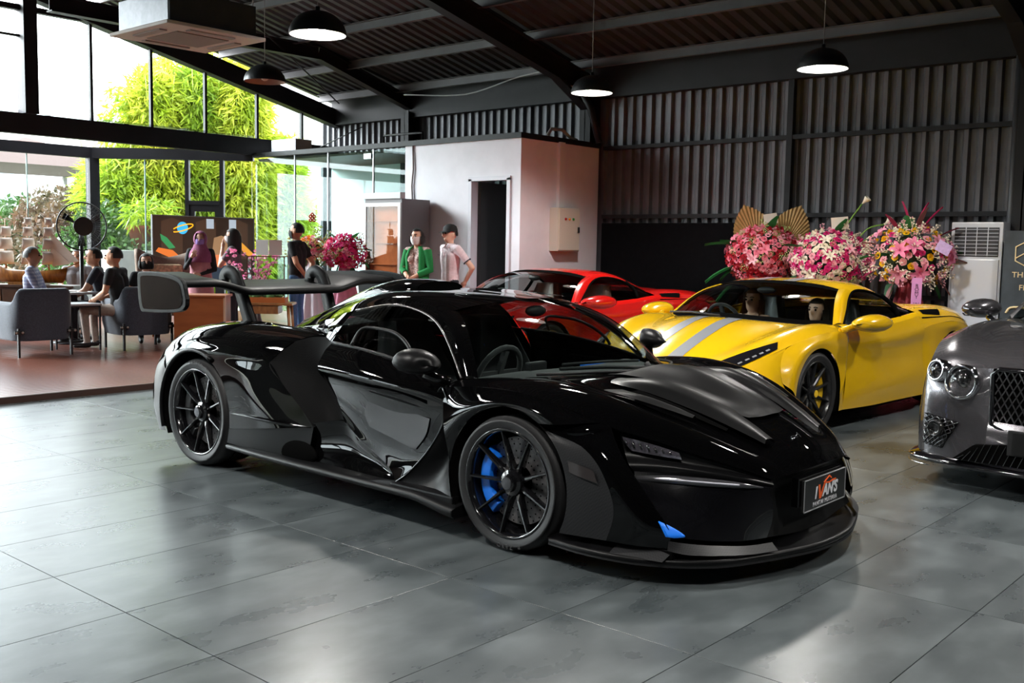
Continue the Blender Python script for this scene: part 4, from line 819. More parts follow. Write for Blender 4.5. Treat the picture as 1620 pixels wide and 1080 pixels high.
# wipers and cowl
b = B(); b.tube([(.12, .05, .815), (.02, -.20, .828), (-.12, -.42, .822)], .010, 6); b.tube([(.0, .12, .838), (-.05, -.12, .846), (-.15, -.36, .838)], .008, 6); b.tube([(.13, .05, .80), (.10, .05, .84)], .016, 8); b.obj('wiper', MATTE, sen)
b = B(); b.tube(cr([(-.16, .56, .80), (.03, .40, .813), (.14, .22, .818), (.175, 0, .820), (.14, -.22, .818), (.03, -.40, .813), (-.16, -.56, .80)], 40), .008, 6); b.obj('cowl_lip', SATIN, sen)
# ------------------------------------------------------------------ mid-engined coupes (yellow, red)
def coupe(loc, heading, label, paint, rim, capm, stripe=None, seatm=None, name='sports_car'):
    c = empty(name, loc, heading); tag(c, label, 'car')
    R1, R2, z1, z2, xb = .362, .375, .338, .342, -2.65
    rB = [(-.55, .915, .80), (-.30, .93, .815), (0, .93, .80), (.30, .892, .742), (.58, .815, .655), (.84, .68, .553), (1.0, .52, .475)]
    rC = [(-.50, .80, .852), (-.26, .80, .872), (0, .795, .862), (.30, .755, .808), (.58, .672, .71), (.84, .56, .595), (1.03, .42, .49)]
    rD = [(-.32, .62, .850), (-.14, .605, .842), (.08, .585, .815), (.34, .54, .757), (.61, .465, .672), (.86, .385, .577), (1.05, .30, .492)]
    rE = [(-.12, .36, .872), (.02, .345, .862), (.18, .33, .832), (.41, .30, .766), (.66, .26, .676), (.88, .21, .582), (1.07, .16, .498)]
    rF = [(-.02, 0, .888), (.08, 0, .875), (.23, 0, .842), (.44, 0, .772), (.68, 0, .68), (.90, 0, .586), (1.08, 0, .502)]
    panel_sym('bonnet', [rB, rC, rD, rE, rF], paint, c, 40, 28)
    if stripe:
        P = net([rB, rC, rD, rE, rF], 40, 28)
        for sgn in (1, -1):
            b = B(); rows = []
            for y in (.095, .135, .18, .215):
                row = []
                for i in range(41):
                    colp = P[::-1, i]; zz = np.interp(y, colp[:, 1], colp[:, 2]); xx = np.interp(y, colp[:, 1], colp[:, 0]); row.append((xx+.001, sgn*y, zz+.003))
                rows.append(row)
            b.grid(np.array(rows)); b.obj('bonnet_stripe', stripe, c)
    lip = arc(0, z1, R1, .962, 186, 2, 13)
    top = [(-.50, .925, .60), (-.52, .925, .70), (-.55, .915, .80), (-.43, .922, .808), (-.30, .93, .815), (-.16, .932, .812), (0, .93, .80), (.16, .915, .776), (.30, .892, .742), (.40, .875, .70), (.47, .885, .62), (.50, .905, .54), (.50, .92, .46)]
    panel('front_fender', [top, [((a[0]+b[0])/2, max(a[1], b[1])+.006, (a[2]+b[2])/2) for a, b in zip(top, lip)], lip], paint, c, 44, 10)
    fb = [[(.30, .892, .742), (.40, .875, .70), (.50, .91, .50), (.40, .955, .30), (.345, .965, .165)], [(.58, .815, .655), (.62, .84, .58), (.66, .885, .44), (.64, .92, .28), (.62, .935, .15)], [(.84, .68, .553), (.89, .71, .49), (.92, .755, .39), (.92, .79, .25), (.91, .805, .14)], [(1.0, .52, .475), (1.04, .54, .43), (1.06, .575, .36), (1.07, .6, .24), (1.06, .61, .13)], [(1.05, .30, .492), (1.09, .31, .44), (1.11, .32, .36), (1.12, .33, .24), (1.12, .34, .13)], [(1.08, 0, .502), (1.12, 0, .45), (1.14, 0, .36), (1.15, 0, .24), (1.15, 0, .13)]]
    panel_sym('front_bumper', fb, paint, c, 20, 30)
    panel('bumper_intake', [[(.97, .70, .32), (1.065, .56, .31), (1.115, .33, .30)], [(.985, .71, .18), (1.075, .57, .17), (1.13, .34, .17)]], VOID, c, 10, 4)
    # long headlights
    P = net([rB, rC, rD], 40, 16)
    hl = [[(.14, .905, .795), (.36, .835, .755), (.58, .745, .682), (.76, .655, .612)], [(.15, .885, .81), (.37, .80, .770), (.62, .70, .690), (.80, .60, .600)], [(.17, .868, .815), (.40, .765, .765), (.66, .64, .672), (.82, .56, .592)]]
    HN = net([rB, rC, rD, rE, rF], 40, 28); nn_ = np.cross(HN[9, 20]-HN[8, 20], HN[8, 21]-HN[8, 20]); HS = 1 if nn_[2] > 0 else -1
    h_ = [overlay('headlight', HN, [(.03, .59), (.0, .94), (.36, .955), (.125, .555)], mat('headlight_black', (.008, .008, .01), .1, coat=1.), c, 20, 8, .006, sg_, HS)[0] for sg_ in (1, -1)]
    for o, sgn in zip(h_, (1, -1)):
        q1_ = HN[3, 34]; B().sphere((q1_[0], sgn*q1_[1], q1_[2]), .042, 14, 8, (1, 1, .6)).obj('lens', mat('lamp_lens', (.02, .02, .025), .05, coat=1.), o)
        for k in range(6): overlay('led', HN, [(.06, .62+.035*k), (.06, .64+.035*k), (.085, .64+.035*k), (.085, .62+.035*k)], mat('led_grey', (.25, .25, .27), .3), o, 2, 2, .010, sgn, HS)
        overlay('turn_lamp', HN, [(.15, .82), (.15, .885), (.21, .89), (.19, .82)], mat('pale_lens', (.5, .5, .55), .2), o, 4, 4, .010, sgn, HS)
    # doors and flanks
    s0 = [(-.55, .915, .80), (-1.0, .925, .815), (-1.5, .93, .845), (-1.92, .925, .885)]
    s1 = [(-.53, .932, .72), (-1.0, .958, .715), (-1.5, .972, .725), (-1.95, .978, .77)]
    s2 = [(-.51, .925, .65), (-1.0, .942, .63), (-1.5, .945, .62), (-1.98, .952, .64)]
    s3 = [(-.50, .93, .56), (-1.0, .935, .52), (-1.5, .938, .50), (-2.0, .95, .50)]
    s4 = [(-.48, .945, .38), (-1.0, .952, .34), (-1.5, .958, .34), (-2.02, .962, .36)]
    s5 = [(-.42, .955, .17), (-1.0, .945, .15), (-1.5, .945, .15), (-2.05, .955, .15)]
    panel('door', [s0, s1, s2, s3, s4, s5], paint, c, 28, 28)
    panel('sill_filler', [[(-.50, .925, .60), (-.50, .93, .40), (-.44, .955, .17)], [(-.36, .962, .30), (-.36, .962, .24), (-.345, .963, .17)]], paint, c, 10, 4)
    rl = arc(xb, z2, R2, .972, -6, 186, 13)
    ro = [(-2.05, .955, .16), (-2.02, .962, .36), (-2.0, .95, .50), (-1.98, .952, .64), (-1.95, .978, .77), (-2.3, .985, .81), (-2.65, .988, .81), (-2.85, .98, .79), (-3.05, .965, .74), (-3.2, .94, .66), (-3.24, .93, .54), (-3.22, .93, .40), (-3.15, .94, .25)]
    panel('rear_fender', [ro, [((a[0]+b[0])/2, max(a[1], b[1])+.004, (a[2]+b[2])/2) for a, b in zip(ro, rl)], rl], paint, c, 44, 10)
    r0 = [(-1.98, .50, .96), (-2.3, .52, .965), (-2.65, .54, .955), (-3.0, .53, .93), (-3.38, .50, .89)]
    r1 = [(-1.95, .70, .955), (-2.3, .74, .968), (-2.65, .77, .958), (-3.0, .75, .925), (-3.42, .68, .865)]
    r2 = [(-1.92, .86, .925), (-2.3, .89, .93), (-2.65, .90, .915), (-3.0, .875, .87), (-3.45, .77, .79)]
    r3 = [(-1.92, .925, .885), (-2.3, .95, .875), (-2.65, .955, .865), (-3.0, .935, .81), (-3.45, .81, .72)]
    r4 = [(-1.95, .978, .77), (-2.3, .985, .81), (-2.65, .988, .81), (-3.05, .965, .74), (-3.44, .84, .64)]
    panel('rear_haunch', [r0, r1, r2, r3, r4], paint, c, 28, 20)
    panel('rear_bumper', [[(-3.05, .965, .74), (-3.2, .94, .66), (-3.24, .93, .54), (-3.22, .93, .40), (-3.15, .94, .25)], [(-3.44, .84, .64), (-3.46, .84, .58), (-3.47, .84, .5), (-3.46, .84, .38), (-3.40, .85, .25)], [(-3.50, .45, .64), (-3.53, .45, .58), (-3.54, .45, .5), (-3.53, .45, .38), (-3.48, .45, .22)], [(-3.52, 0, .64), (-3.55, 0, .58), (-3.56, 0, .5), (-3.55, 0, .38), (-3.5, 0, .22)]], paint, c, 14, 16)
    panel('tail_panel', [[(-3.38, .50, .89), (-3.42, .68, .865), (-3.45, .77, .79), (-3.44, .84, .64)], [(-3.42, .25, .90), (-3.45, .3, .87), (-3.5, .35, .78), (-3.5, .45, .64)], [(-3.42, 0, .90), (-3.46, 0, .87), (-3.52, 0, .78), (-3.52, 0, .64)]], MATTE, c, 12, 10)
    QN = net([r0, r1, r2, r3, r4], 28, 20); nn_ = np.cross(QN[13, 8]-QN[12, 8], QN[12, 9]-QN[12, 8]); QS = 1 if nn_[1] > 0 else -1
    for sg_ in (1, -1):
        overlay('shoulder_intake', QN, [(.50, .07), (.50, .33), (.74, .28), (.70, .06)], VOID, c, 8, 4, .004, sg_, QS)
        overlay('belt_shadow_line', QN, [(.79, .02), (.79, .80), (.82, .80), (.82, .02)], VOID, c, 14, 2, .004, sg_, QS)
    # cabin
    wb_ = [(-.50, .80, .852), (-.32, .62, .850), (-.12, .36, .872), (-.02, 0, .888)]
    wt_ = [(-1.0, .59, 1.128), (-.95, .44, 1.163), (-.90, .24, 1.182), (-.885, 0, 1.188)]
    rows = []
    for t in np.linspace(0, 1, 6):
        bu = .05*math.sin(math.pi*t); rows.append([(a[0]*(1-t)+d[0]*t+bu*.4, a[1]*(1-t)+d[1]*t, a[2]*(1-t)+d[2]*t+bu) for a, d in zip(wb_, wt_)])
    P = net(rows, 16, 14); Q = np.concatenate([P, flipy(P[:, :-1])[:, ::-1]], 1); b = B(); b.grid(Q); outward(b.obj('windscreen', GLASSC, c))
    band = B(); k0 = 12; Q2 = Q[k0:].copy(); Q2[..., 2] += .003; band.grid(Q2); band.obj('screen_shade_band', VOID, c)
    band = B(); Q2 = Q[:2].copy(); Q2[..., 2] += .004; Q2[..., 0] += .006; band.grid(Q2); band.obj('cowl_band', VOID, c)
    we = [tuple(r[0]) for r in rows]
    st = [(-.60, .845, .858), (-.76, .79, .965), (-.92, .725, 1.055), (-1.10, .67, 1.108), (-1.32, .645, 1.118), (-1.55, .655, 1.085), (-1.76, .70, 1.01), (-1.90, .76, .945)]
    sb = [(-.62, .865, .845), (-.80, .88, .852), (-.98, .885, .858), (-1.18, .888, .866), (-1.36, .888, .874), (-1.55, .885, .884), (-1.72, .875, .895), (-1.88, .86, .91)]
    w8 = [tuple(x) for x in cr(we, 8)]; s8 = [tuple(x) for x in cr(st[:4], 8)]
    panel('a_pillar', [w8, [((a[0]+d[0])/2+.008, (a[1]+d[1])/2+.014, (a[2]+d[2])/2+.014) for a, d in zip(w8, s8)], s8], paint, c, 20, 6)
    panel('sill_top', [s0, [(x, y-.03, z+.028) for x, y, z in s0], [(-.52, .86, .842), (-1.0, .885, .859), (-1.5, .885, .88), (-1.90, .87, .912)]], paint, c, 20, 6)
    panel('front_corner', [[(-.50, .80, .852), (-.52, .86, .845), (-.55, .915, .80)], [(-.62, .83, .865), (-.63, .88, .848), (-.66, .918, .80)]], paint, c, 6, 4)
    panel('side_window', [sb, [((a[0]+d[0])/2, (a[1]+d[1])/2+.015, (a[2]+d[2])/2) for a, d in zip(sb, st)], st], glass('tinted_side_glass', (.55, .6, .6), 1.5), c, 24, 8)
    o_ = [(-1.60, .87, .887), (-1.62, .80, .98), (-1.58, .70, 1.07)]
    for sgn in (1, -1): B().tube([(x, sgn*(y+.012), z) for x, y, z in cr(o_, 8)], .02, 6).obj('b_pillar', VOID, c); B().tube([(x, sgn*(y+.004), z) for x, y, z in cr(st, 24)+0], .011, 6).obj('window_seal', VOID, c)
    g0 = [(-1.0, .59, 1.128), (-1.10, .665, 1.112), (-1.32, .645, 1.122), (-1.55, .655, 1.09), (-1.76, .70, 1.015), (-1.92, .76, .95), (-1.98, .74, .95)]
    g0 = [(-1.04, .68, 1.10), (-1.20, .658, 1.118), (-1.40, .645, 1.115), (-1.60, .665, 1.075), (-1.78, .71, 1.005), (-1.95, .72, .955), (-2.3, .56, .965)]
    g1 = [(-1.0, .59, 1.130), (-1.20, .55, 1.168), (-1.42, .545, 1.166), (-1.65, .545, 1.125), (-1.88, .55, 1.055), (-2.15, .53, .985), (-2.5, .48, .962)]
    g2 = [(-.92, .32, 1.178), (-1.18, .31, 1.198), (-1.42, .31, 1.194), (-1.68, .31, 1.158), (-1.95, .32, 1.088), (-2.25, .33, 1.0), (-2.7, .33, .958)]
    g3 = [(-.885, 0, 1.189), (-1.15, 0, 1.206), (-1.42, 0, 1.202), (-1.70, 0, 1.165), (-1.98, 0, 1.095), (-2.3, 0, 1.005), (-2.8, 0, .955)]
    panel_sym('roof', [g0, g1, g2, g3], paint, c, 32, 20)
    if stripe:
        P = net([g0, g1, g2, g3], 32, 20)
        for sgn in (1, -1):
            rows = []
            for y in (.095, .15, .215): rows.append([(np.interp(y, P[::-1, i, 1], P[::-1, i, 0]), sgn*y, np.interp(y, P[::-1, i, 1], P[::-1, i, 2])+.003) for i in range(33)])
            b = B(); b.grid(np.array(rows)); b.obj('roof_stripe', stripe, c)
    panel_sym('engine_lid', [[(-1.95, .72, .95), (-2.3, .56, .96), (-2.65, .54, .955), (-3.0, .53, .93), (-3.40, .50, .89)], [(-2.0, .4, .95), (-2.3, .4, .945), (-2.65, .38, .94), (-3.0, .35, .93), (-3.42, .3, .90)], [(-2.0, 0, .94), (-2.3, 0, .94), (-2.65, 0, .94), (-3.0, 0, .935), (-3.44, 0, .905)]], paint, c, 16, 8)
    # mirrors on stalks
    for sgn in (1, -1):
        P = []
        for x, h, d in ((-.80, .050, .095), (-.72, .062, .11), (-.62, .062, .11), (-.52, .052, .098), (-.44, .032, .07), (-.40, .005, .012)):
            P.append([(x-.03*math.cos(a), sgn*(1.075+d*math.cos(a)), .875+1.2*h*math.sin(a)) for a in np.linspace(0, 2*math.pi, 15)])
        b = B(); b.grid(np.array([cr(np.array(P)[:, j], 14) for j in range(15)]).transpose(1, 0, 2)); b.add(P[0][:-1], [tuple(range(14))]); mi = b.obj('wing_mirror', paint, c)
        B().add([(p[0]-.004, (p[1]-sgn*1.075)*.86+sgn*1.075, (p[2]-.875)*.86+.875) for p in P[0][:-1]], [tuple(range(14))]).obj('mirror_glass', mat('dark_mirror', (.03, .03, .035), .1, .6), mi)
        B().tube(cr([(-.60, sgn*1.0, .86), (-.52, sgn*.95, .835), (-.44, sgn*.90, .81)], 8), [.034-.0008*k for k in range(9)], 10).obj('mirror_stalk', paint, mi)
    # inside, underside, wheels
    sm = seatm or DASH
    b = B(); b.grid(net([[(-.34, .70, .82), (-.10, .4, .83), (0, 0, .84), (-.10, -.4, .83), (-.34, -.70, .82)], [(-.50, .74, .86), (-.36, .4, .885), (-.30, 0, .885), (-.36, -.4, .885), (-.50, -.74, .86)], [(-.62, .76, .80), (-.55, .4, .80), (-.5, 0, .78), (-.55, -.4, .80), (-.62, -.76, .80)]], 20, 10)); b.obj('dashboard', DASH, c)
    bucket(c, -1.15, .38, .32, sm); bucket(c, -1.15, -.38, .32, sm); steering(c, -.72, -.38, .80, DASH)
    B().sphere((-.80, 0, 1.10), .06, 12, 8, (.5, 1.6, .55)).obj('rear_view_mirror', MATTE, c)
    B().box(-1.9, -.5, -.90, .90, .12, .45).obj('underfloor', VOID, c); B().box(-3.3, -1.85, -.56, .56, .14, .88).obj('engine_bay', VOID, c); B().box(-.5, .95, -.58, .58, .14, .45).obj('front_tub', VOID, c)
    for sgn in (1, -1):
        wheel_well(c, 0, z1, R1-.004, .55, .955, sgn); wheel_well(c, xb, z2, R2-.004, .55, .962, sgn)
        wheel(c, 0, sgn*.945, z1, z1, .245, .262, sgn, 10, rim, capm, mat('yellow_caliper', (.75, .45, .01), .4), .03)
        wheel(c, xb, sgn*.955, z2, z2, .305, .266, sgn, 10, rim, capm, mat('yellow_caliper', (.75, .45, .01), .4), .03)
        B().lathe([(.012, 0), (.012, .004), (0, .005)], 8, (-.47, sgn*.945, .66), 'y', flip=sgn).obj('side_marker', mat('side_lamp', (.15, .03, .02), .3), c)
    b = B(); b.tube([(.03, .05, .905), (-.06, -.30, .912), (-.18, -.60, .895)], .009, 6); b.obj('wiper', MATTE, c)
    return c
HD = math.atan2(-math.cos(math.radians(3)), -math.sin(math.radians(3)))
YEL = mat('yellow_gloss_paint', (.78, .46, .004), .22, coat=1.); REDP = mat('red_gloss_paint', (.62, .008, .006), .22, coat=1.); STR = mat('grey_stripe', (.22, .23, .25), .35, coat=.6)
def frontleft(px, py, hd):      # axle centre from the contact point of the left front wheel
    p = at(px, py, Z=0); l = Vector((-math.sin(hd), math.cos(hd), 0)); return p - l*.945
yc_ = frontleft(1289, 690, HD)
yel = coupe((yc_.x, yc_.y, 0), HD, 'yellow sports coupe with twin grey stripes and women seated inside', YEL, mat('satin_black_rim', (.012, .012, .013), .25), mat('yellow_cap', (.8, .5, .02), .4), STR, mat('black_seat_leather', (.012, .012, .013), .5))
HR = math.atan2(-math.cos(math.radians(2)), -math.sin(math.radians(2)))
rp_ = frontleft(868, 613, HR)
red = coupe((rp_.x, rp_.y, 0), HR, 'red sports coupe parked before the white office', REDP, mat('gold_bronze_rim', (.28, .19, .08), .3, .7), mat('yellow_cap', (.8, .5, .02), .4), None, mat('tan_seat_leather', (.36, .22, .17), .5))
# ------------------------------------------------------------------ grey grand tourer at the right edge
GRY = mat('dark_grey_metallic', (.13, .125, .135), .22, .75, coat=1.)
BLKC = mat('gloss_black_trim', (.004, .004, .005), .1, coat=1.)
def gt(loc, hd):
    c = empty('luxury_coupe', loc, hd); tag(c, 'dark grey luxury coupe with round headlights and mesh grille', 'car')
    rB = [(-.75, .955, .93), (-.35, .965, .93), (0, .955, .915), (.30, .925, .88), (.52, .885, .83), (.66, .855, .77), (.72, .84, .715)]
    rC = [(-.70, .84, .985), (-.35, .83, .99), (0, .81, .975), (.30, .78, .94), (.52, .745, .892), (.68, .715, .825), (.755, .70, .745)]
    rC2 = [(-.55, .66, .995), (-.28, .65, .985), (0, .635, .965), (.30, .61, .93), (.54, .58, .885), (.71, .555, .825), (.79, .545, .755)]
    rD = [(-.42, .50, 1.012), (-.2, .49, 1.005), (.05, .48, .985), (.32, .45, .95), (.56, .43, .89), (.74, .42, .825), (.83, .42, .765)]
    rE = [(-.28, .25, 1.03), (-.10, .25, 1.022), (.12, .24, 1.002), (.36, .22, .965), (.60, .21, .905), (.78, .21, .84), (.855, .21, .78)]
    rF = [(-.22, 0, 1.035), (-.05, 0, 1.028), (.15, 0, 1.008), (.38, 0, .97), (.62, 0, .91), (.80, 0, .845), (.865, 0, .785)]
    panel_sym('bonnet', [rD, rE, rF], GRY, c, 28, 14)
    panel('front_wing', [rB, rC, rC2, rD], GRY, c, 28, 20)
    lip = arc(0, .355, .385, .968, 184, 2, 12)
    top = [(-.52, .955, .62), (-.60, .955, .75), (-.75, .955, .93), (-.55, .96, .935), (-.35, .965, .93), (-.18, .962, .925), (0, .955, .915), (.16, .942, .90), (.30, .925, .88), (.44, .91, .80), (.50, .915, .66), (.50, .93, .5)]
    panel('wing_side', [top, [((a[0]+b[0])/2, max(a[1], b[1])+.008, (a[2]+b[2])/2) for a, b in zip(top, lip)], lip], GRY, c, 36, 8)
    # front face from outer corner to grille: columns
    fc = [[(.30, .925, .88), (.46, .915, .76), (.50, .93, .58), (.44, .955, .40), (.385, .965, .20)],
          [(.52, .885, .83), (.62, .885, .74), (.66, .90, .58), (.63, .925, .40), (.60, .93, .20)],
          [(.72, .84, .715), (.75, .845, .66), (.77, .85, .55), (.77, .86, .40), (.74, .87, .19)],
          [(.755, .70, .745), (.80, .70, .67), (.83, .70, .55), (.83, .71, .38), (.82, .72, .18)],
          [(.79, .545, .755), (.83, .54, .67), (.855, .54, .53), (.86, .55, .36), (.87, .56, .17)],
          [(.83, .42, .765), (.85, .42, .68), (.87, .42, .52), (.885, .42, .36), (.90, .42, .165)]]
    panel('front_corner', fc, GRY, c, 24, 26); FCN = net(fc, 24, 26); nn_ = np.cross(FCN[14, 12]-FCN[13, 12], FCN[13, 13]-FCN[13, 12]); FS = 1 if nn_[0] > 0 else -1
    panel_sym('front_bumper', [[(.87, .42, .45), (.895, .42, .36), (.905, .42, .165)], [(.885, .2, .445), (.91, .2, .355), (.93, .2, .16)], [(.89, 0, .44), (.915, 0, .35), (.935, 0, .155)]], GRY, c, 10, 12)
    # round headlights
    for sgn in (1, -1):
        for (x, y, z, r, nx, ny) in ((.835, .60, .665, .098, .97, .22), (.800, .765, .72, .060, .90, .43)):
            h = empty('headlight', (x, sgn*y, z), 0, c); h.rotation_euler = (0, math.radians(-8), sgn*math.atan2(ny, nx))
            h2 = h
            o1 = B().lathe([(r+.012, -.05), (r+.012, .012), (r, .022), (r-.008, .012), (r-.01, -.02)], 32, axis='x').obj('headlight_ring', CHROME, c); o1.matrix_local = Matrix.Translation((x, sgn*y, z)) @ h.rotation_euler.to_matrix().to_4x4()
            bpy.data.objects.remove(h)
            o2 = B().lathe([(r-.01, -.02), (r*.7, -.045), (r*.45, -.03), (r*.42, -.01), (0, .0)], 28, axis='x').obj('reflector', mat('crystal_reflector', (.35, .34, .33), .12, .9, var=.6, scale=38), o1)
            B().lathe([(r-.004, .008), (r*.7, .026), (r*.35, .034), (0.0, .036)], 28, axis='x').obj('lens', glass('clear_lens', (.9, .9, .9), 1.5), o1)
            b = B(); b.lathe([(r*.40, -.004), (r*.3, .012), (0, .016)], 16, (0, 0, r*.25), 'x'); b.obj('projector', mat('projector_black', (.02, .02, .02), .1, coat=1.), o1)
        # fog bay with cross bars and lamp
        fo, P = overlay('fog_bay', FCN, [(.46, .68), (.74, .68), (.62, .93), (.46, .93)], BLKC, c, 10, 10, .007, 1, FS); P = P.copy()
        if sgn < 0: fo.data.transform(Matrix.Scale(-1, 4, (0, 1, 0))); fo.data.flip_normals()
        for k in range(-8, 19, 2):
            for dr_ in (1, -1):
                pts = [P[k+dr_*m_, m_] for m_ in range(11) if 0 <= k+dr_*m_ <= 10]
                if len(pts) > 1: b = B(); b.tube([(p[0]+.004, sgn*(p[1]+.004), p[2]) for p in pts], .0028, 4); b.obj('mesh_bar', mat('dark_chrome', (.28, .28, .29), .15, .95), fo)
        fl_ = B(); fl_.lathe([(.055, 0), (.055, .035), (.045, .045), (.04, .03), (.02, .02), (0, .03)], 20, axis='x'); o = fl_.obj('fog_lamp', mat('fog_lamp_dark', (.06, .06, .06), .12, .8), fo, loc=(P[4, 5][0]-.01, sgn*P[4, 5][1], P[4, 5][2]), rot=(0, 0, sgn*.4))
    # matrix grille
    gr = B(); gr.box(.80, .83, -.40, .40, .42, .75); go = gr.obj('grille', VOID, c)
    ol = [(-.40, .43), (-.34, .405), (.34, .405), (.40, .43), (.42, .73), (.38, .765), (-.38, .765), (-.42, .73)]
    b = B(); b.tube([(.872-.03*(z-.45)/.37, y, z) for y, z in ol], .016, 8, closed=True); b.obj('grille_frame', BLKC, go)
    b = B(); nb = 0
    for k in range(-22, 23):
        for sl in (1, -1):
            y0 = k*.042; z0, z1 = .415, .758; dz = z1-z0; y1 = y0+sl*dz*.55
            def clip(y): return max(-.395, min(.395, y))
            ya, yb = y0, y1
            if max(ya, yb) < -.39 or min(ya, yb) > .39: continue
            za, zb = z0, z1
            if ya != clip(ya): t = (clip(ya)-ya)/(yb-ya); za = z0+dz*t; ya = clip(ya)
            if yb != clip(yb): t = (clip(yb)-y0)/(y1-y0); zb = z0+dz*t; yb = clip(yb)
            b.beam((.868-.03*(za-.45)/.37, ya, za), (.868-.03*(zb-.45)/.37, yb, zb), .008, .009, (1, 0, 0))
    g2 = b.obj('grille_mesh', mat('dark_chrome', (.28, .28, .29), .15, .95), go); g2['kind'] = 'stuff'
    # lower intake with slats, splitter, plate
    b = B(); b.prism([(-.60, .20), (-.48, .30), (-.3, .325), (.3, .325), (.48, .30), (.60, .20)], .86, .935, 'x'); li = b.obj('lower_intake', VOID, c)
    for k in range(30):
        y = -.58+k*.04; B().beam((.938, y, .20), (.938, y+.05, .20+min(.12, .02+(.60-abs(y))*.7)), .004, .006, (1, 0, 0)).obj('intake_slat', mat('dark_chrome', (.28, .28, .29), .15, .95), li)
    sp = cr([(.35, .97, 0), (.60, .955, 0), (.78, .90, 0), (.88, .72, 0), (.93, .45, 0), (.965, 0, 0)], 24)
    b = B(); P = [[(x*.93, y*.95, .19), (x+.01, y+.004, .175), (x+.014, y+.006, .15), (x*.92, y*.94, .135)] for x, y, _ in sp]; Q = np.concatenate([np.array(P), flipy(np.array(P)[:-1])[::-1]], 0); b.grid(Q); b.obj('front_lip', BLKC, c)
    for sgn in (1, -1): B().tube([(x+.018, sgn*(y+.008), .168) for x, y, _ in sp[:17]], .005, 6).obj('lip_trim', CHROME, c)
    for sgn in (1, -1): B().tube([(x+.018, sgn*(y+.008), .128) for x, y, _ in sp[3:15]], .004, 6).obj('lower_trim', CHROME, c)
    pl_ = B().box(.955, .967, -.25, .25, .28, .41).obj('number_plate', mat('plate_black', (.008, .008, .008), .35), c)
    B().box(.93, .956, -.28, .28, .27, .42).obj('plate_holder', MATTE, c, .004)
    text('plate_lettering', "IVAN'S", .075, LET, pl_, (.9685, 0, .355), RX, .0008, shear=.25, bold=.003)
    # cabin, sides, tail
    wb_ = [(-.70, .80, .99), (-.50, .60, 1.0), (-.33, .35, 1.025), (-.25, 0, 1.035)]; wt_ = [(-1.40, .60, 1.32), (-1.32, .42, 1.36), (-1.27, .22, 1.378), (-1.25, 0, 1.383)]
    rows = []
    for t in np.linspace(0, 1, 5):
        bu = .05*math.sin(math.pi*t); rows.append([(a[0]*(1-t)+d[0]*t+bu*.4, a[1]*(1-t)+d[1]*t, a[2]*(1-t)+d[2]*t+bu) for a, d in zip(wb_, wt_)])
    P = net(rows, 14, 12); Q = np.concatenate([P, flipy(P[:, :-1])[:, ::-1]], 1); b = B(); b.grid(Q); outward(b.obj('windscreen', GLASSC, c))
    we = [tuple(x) for x in cr([r[0] for r in rows], 6)]
    st = [(-.85, .86, 1.0), (-1.15, .76, 1.16), (-1.5, .68, 1.30), (-1.9, .655, 1.335), (-2.3, .68, 1.27), (-2.62, .76, 1.10)]; sb = [(-.88, .90, .965), (-1.2, .91, .97), (-1.55, .91, .98), (-1.9, .90, .99), (-2.25, .885, 1.0), (-2.58, .86, 1.01)]
    s6 = [tuple(x) for x in cr(st[:3], 6)]
    panel('a_pillar', [we, [((a[0]+d[0])/2, (a[1]+d[1])/2+.015, (a[2]+d[2])/2+.015) for a, d in zip(we, s6)], s6], GRY, c, 12, 4)
    panel('side_window', [sb, st], glass('tinted_side_glass', (.55, .6, .6), 1.5), c, 16, 6)
    g0 = [(-1.42, .66, 1.305), (-1.9, .655, 1.34), (-2.3, .68, 1.275), (-2.65, .74, 1.10), (-3.1, .66, .98)]; g2_ = [(-1.32, .42, 1.362), (-1.85, .42, 1.40), (-2.3, .42, 1.35), (-2.75, .46, 1.18), (-3.2, .48, .99)]; g3 = [(-1.25, 0, 1.385), (-1.85, 0, 1.412), (-2.3, 0, 1.365), (-2.8, 0, 1.20), (-3.25, 0, 1.0)]
    panel_sym('roof', [g0, g2_, g3], GRY, c, 20, 12)
    for nm, rws in (('door', [[(-.75, .955, .93), (-1.5, .955, .94), (-2.15, .955, .95)], [(-.62, .955, .72), (-1.5, .965, .72), (-2.2, .965, .74)], [(-.56, .955, .45), (-1.5, .96, .42), (-2.3, .965, .45)], [(-.42, .965, .20), (-1.5, .95, .18), (-2.42, .965, .20)]]),
                    ('belt_panel', [[(-.75, .955, .93), (-1.5, .955, .94), (-2.15, .955, .95), (-2.6, .95, .96)], [(-.70, .84, .985), (-1.2, .91, .97), (-1.9, .90, .99), (-2.6, .86, 1.01)]]),
                    ('rear_wing_panel', [[(-2.15, .955, .95), (-2.6, .95, .97), (-3.1, .92, .95), (-3.6, .80, .90)], [(-2.2, .965, .74), (-2.6, .985, .78), (-3.1, .97, .76), (-3.66, .84, .72)], [(-2.42, .965, .40), (-2.60, .985, .66), (-3.05, .975, .66), (-3.68, .86, .5)]]),
                    ('boot_panel', [[(-2.6, .86, 1.01), (-3.1, .75, .98), (-3.6, .6, .94)], [(-2.6, .95, .97), (-3.1, .92, .95), (-3.6, .80, .90)]]),
                    ('tail', [[(-3.6, .80, .90), (-3.62, .5, .93), (-3.62, 0, .94)], [(-3.66, .84, .72), (-3.75, .5, .7), (-3.78, 0, .7)], [(-3.68, .86, .5), (-3.76, .5, .45), (-3.78, 0, .45)], [(-3.5, .86, .22), (-3.6, .5, .2), (-3.62, 0, .2)]])):
        panel(nm, rws, GRY, c, 16, 12)
    panel_sym('boot_lid', [[(-3.0, .6, .99), (-3.3, .6, .97), (-3.6, .6, .94)], [(-3.1, 0, 1.0), (-3.35, 0, .985), (-3.62, 0, .94)]], GRY, c, 8, 6)
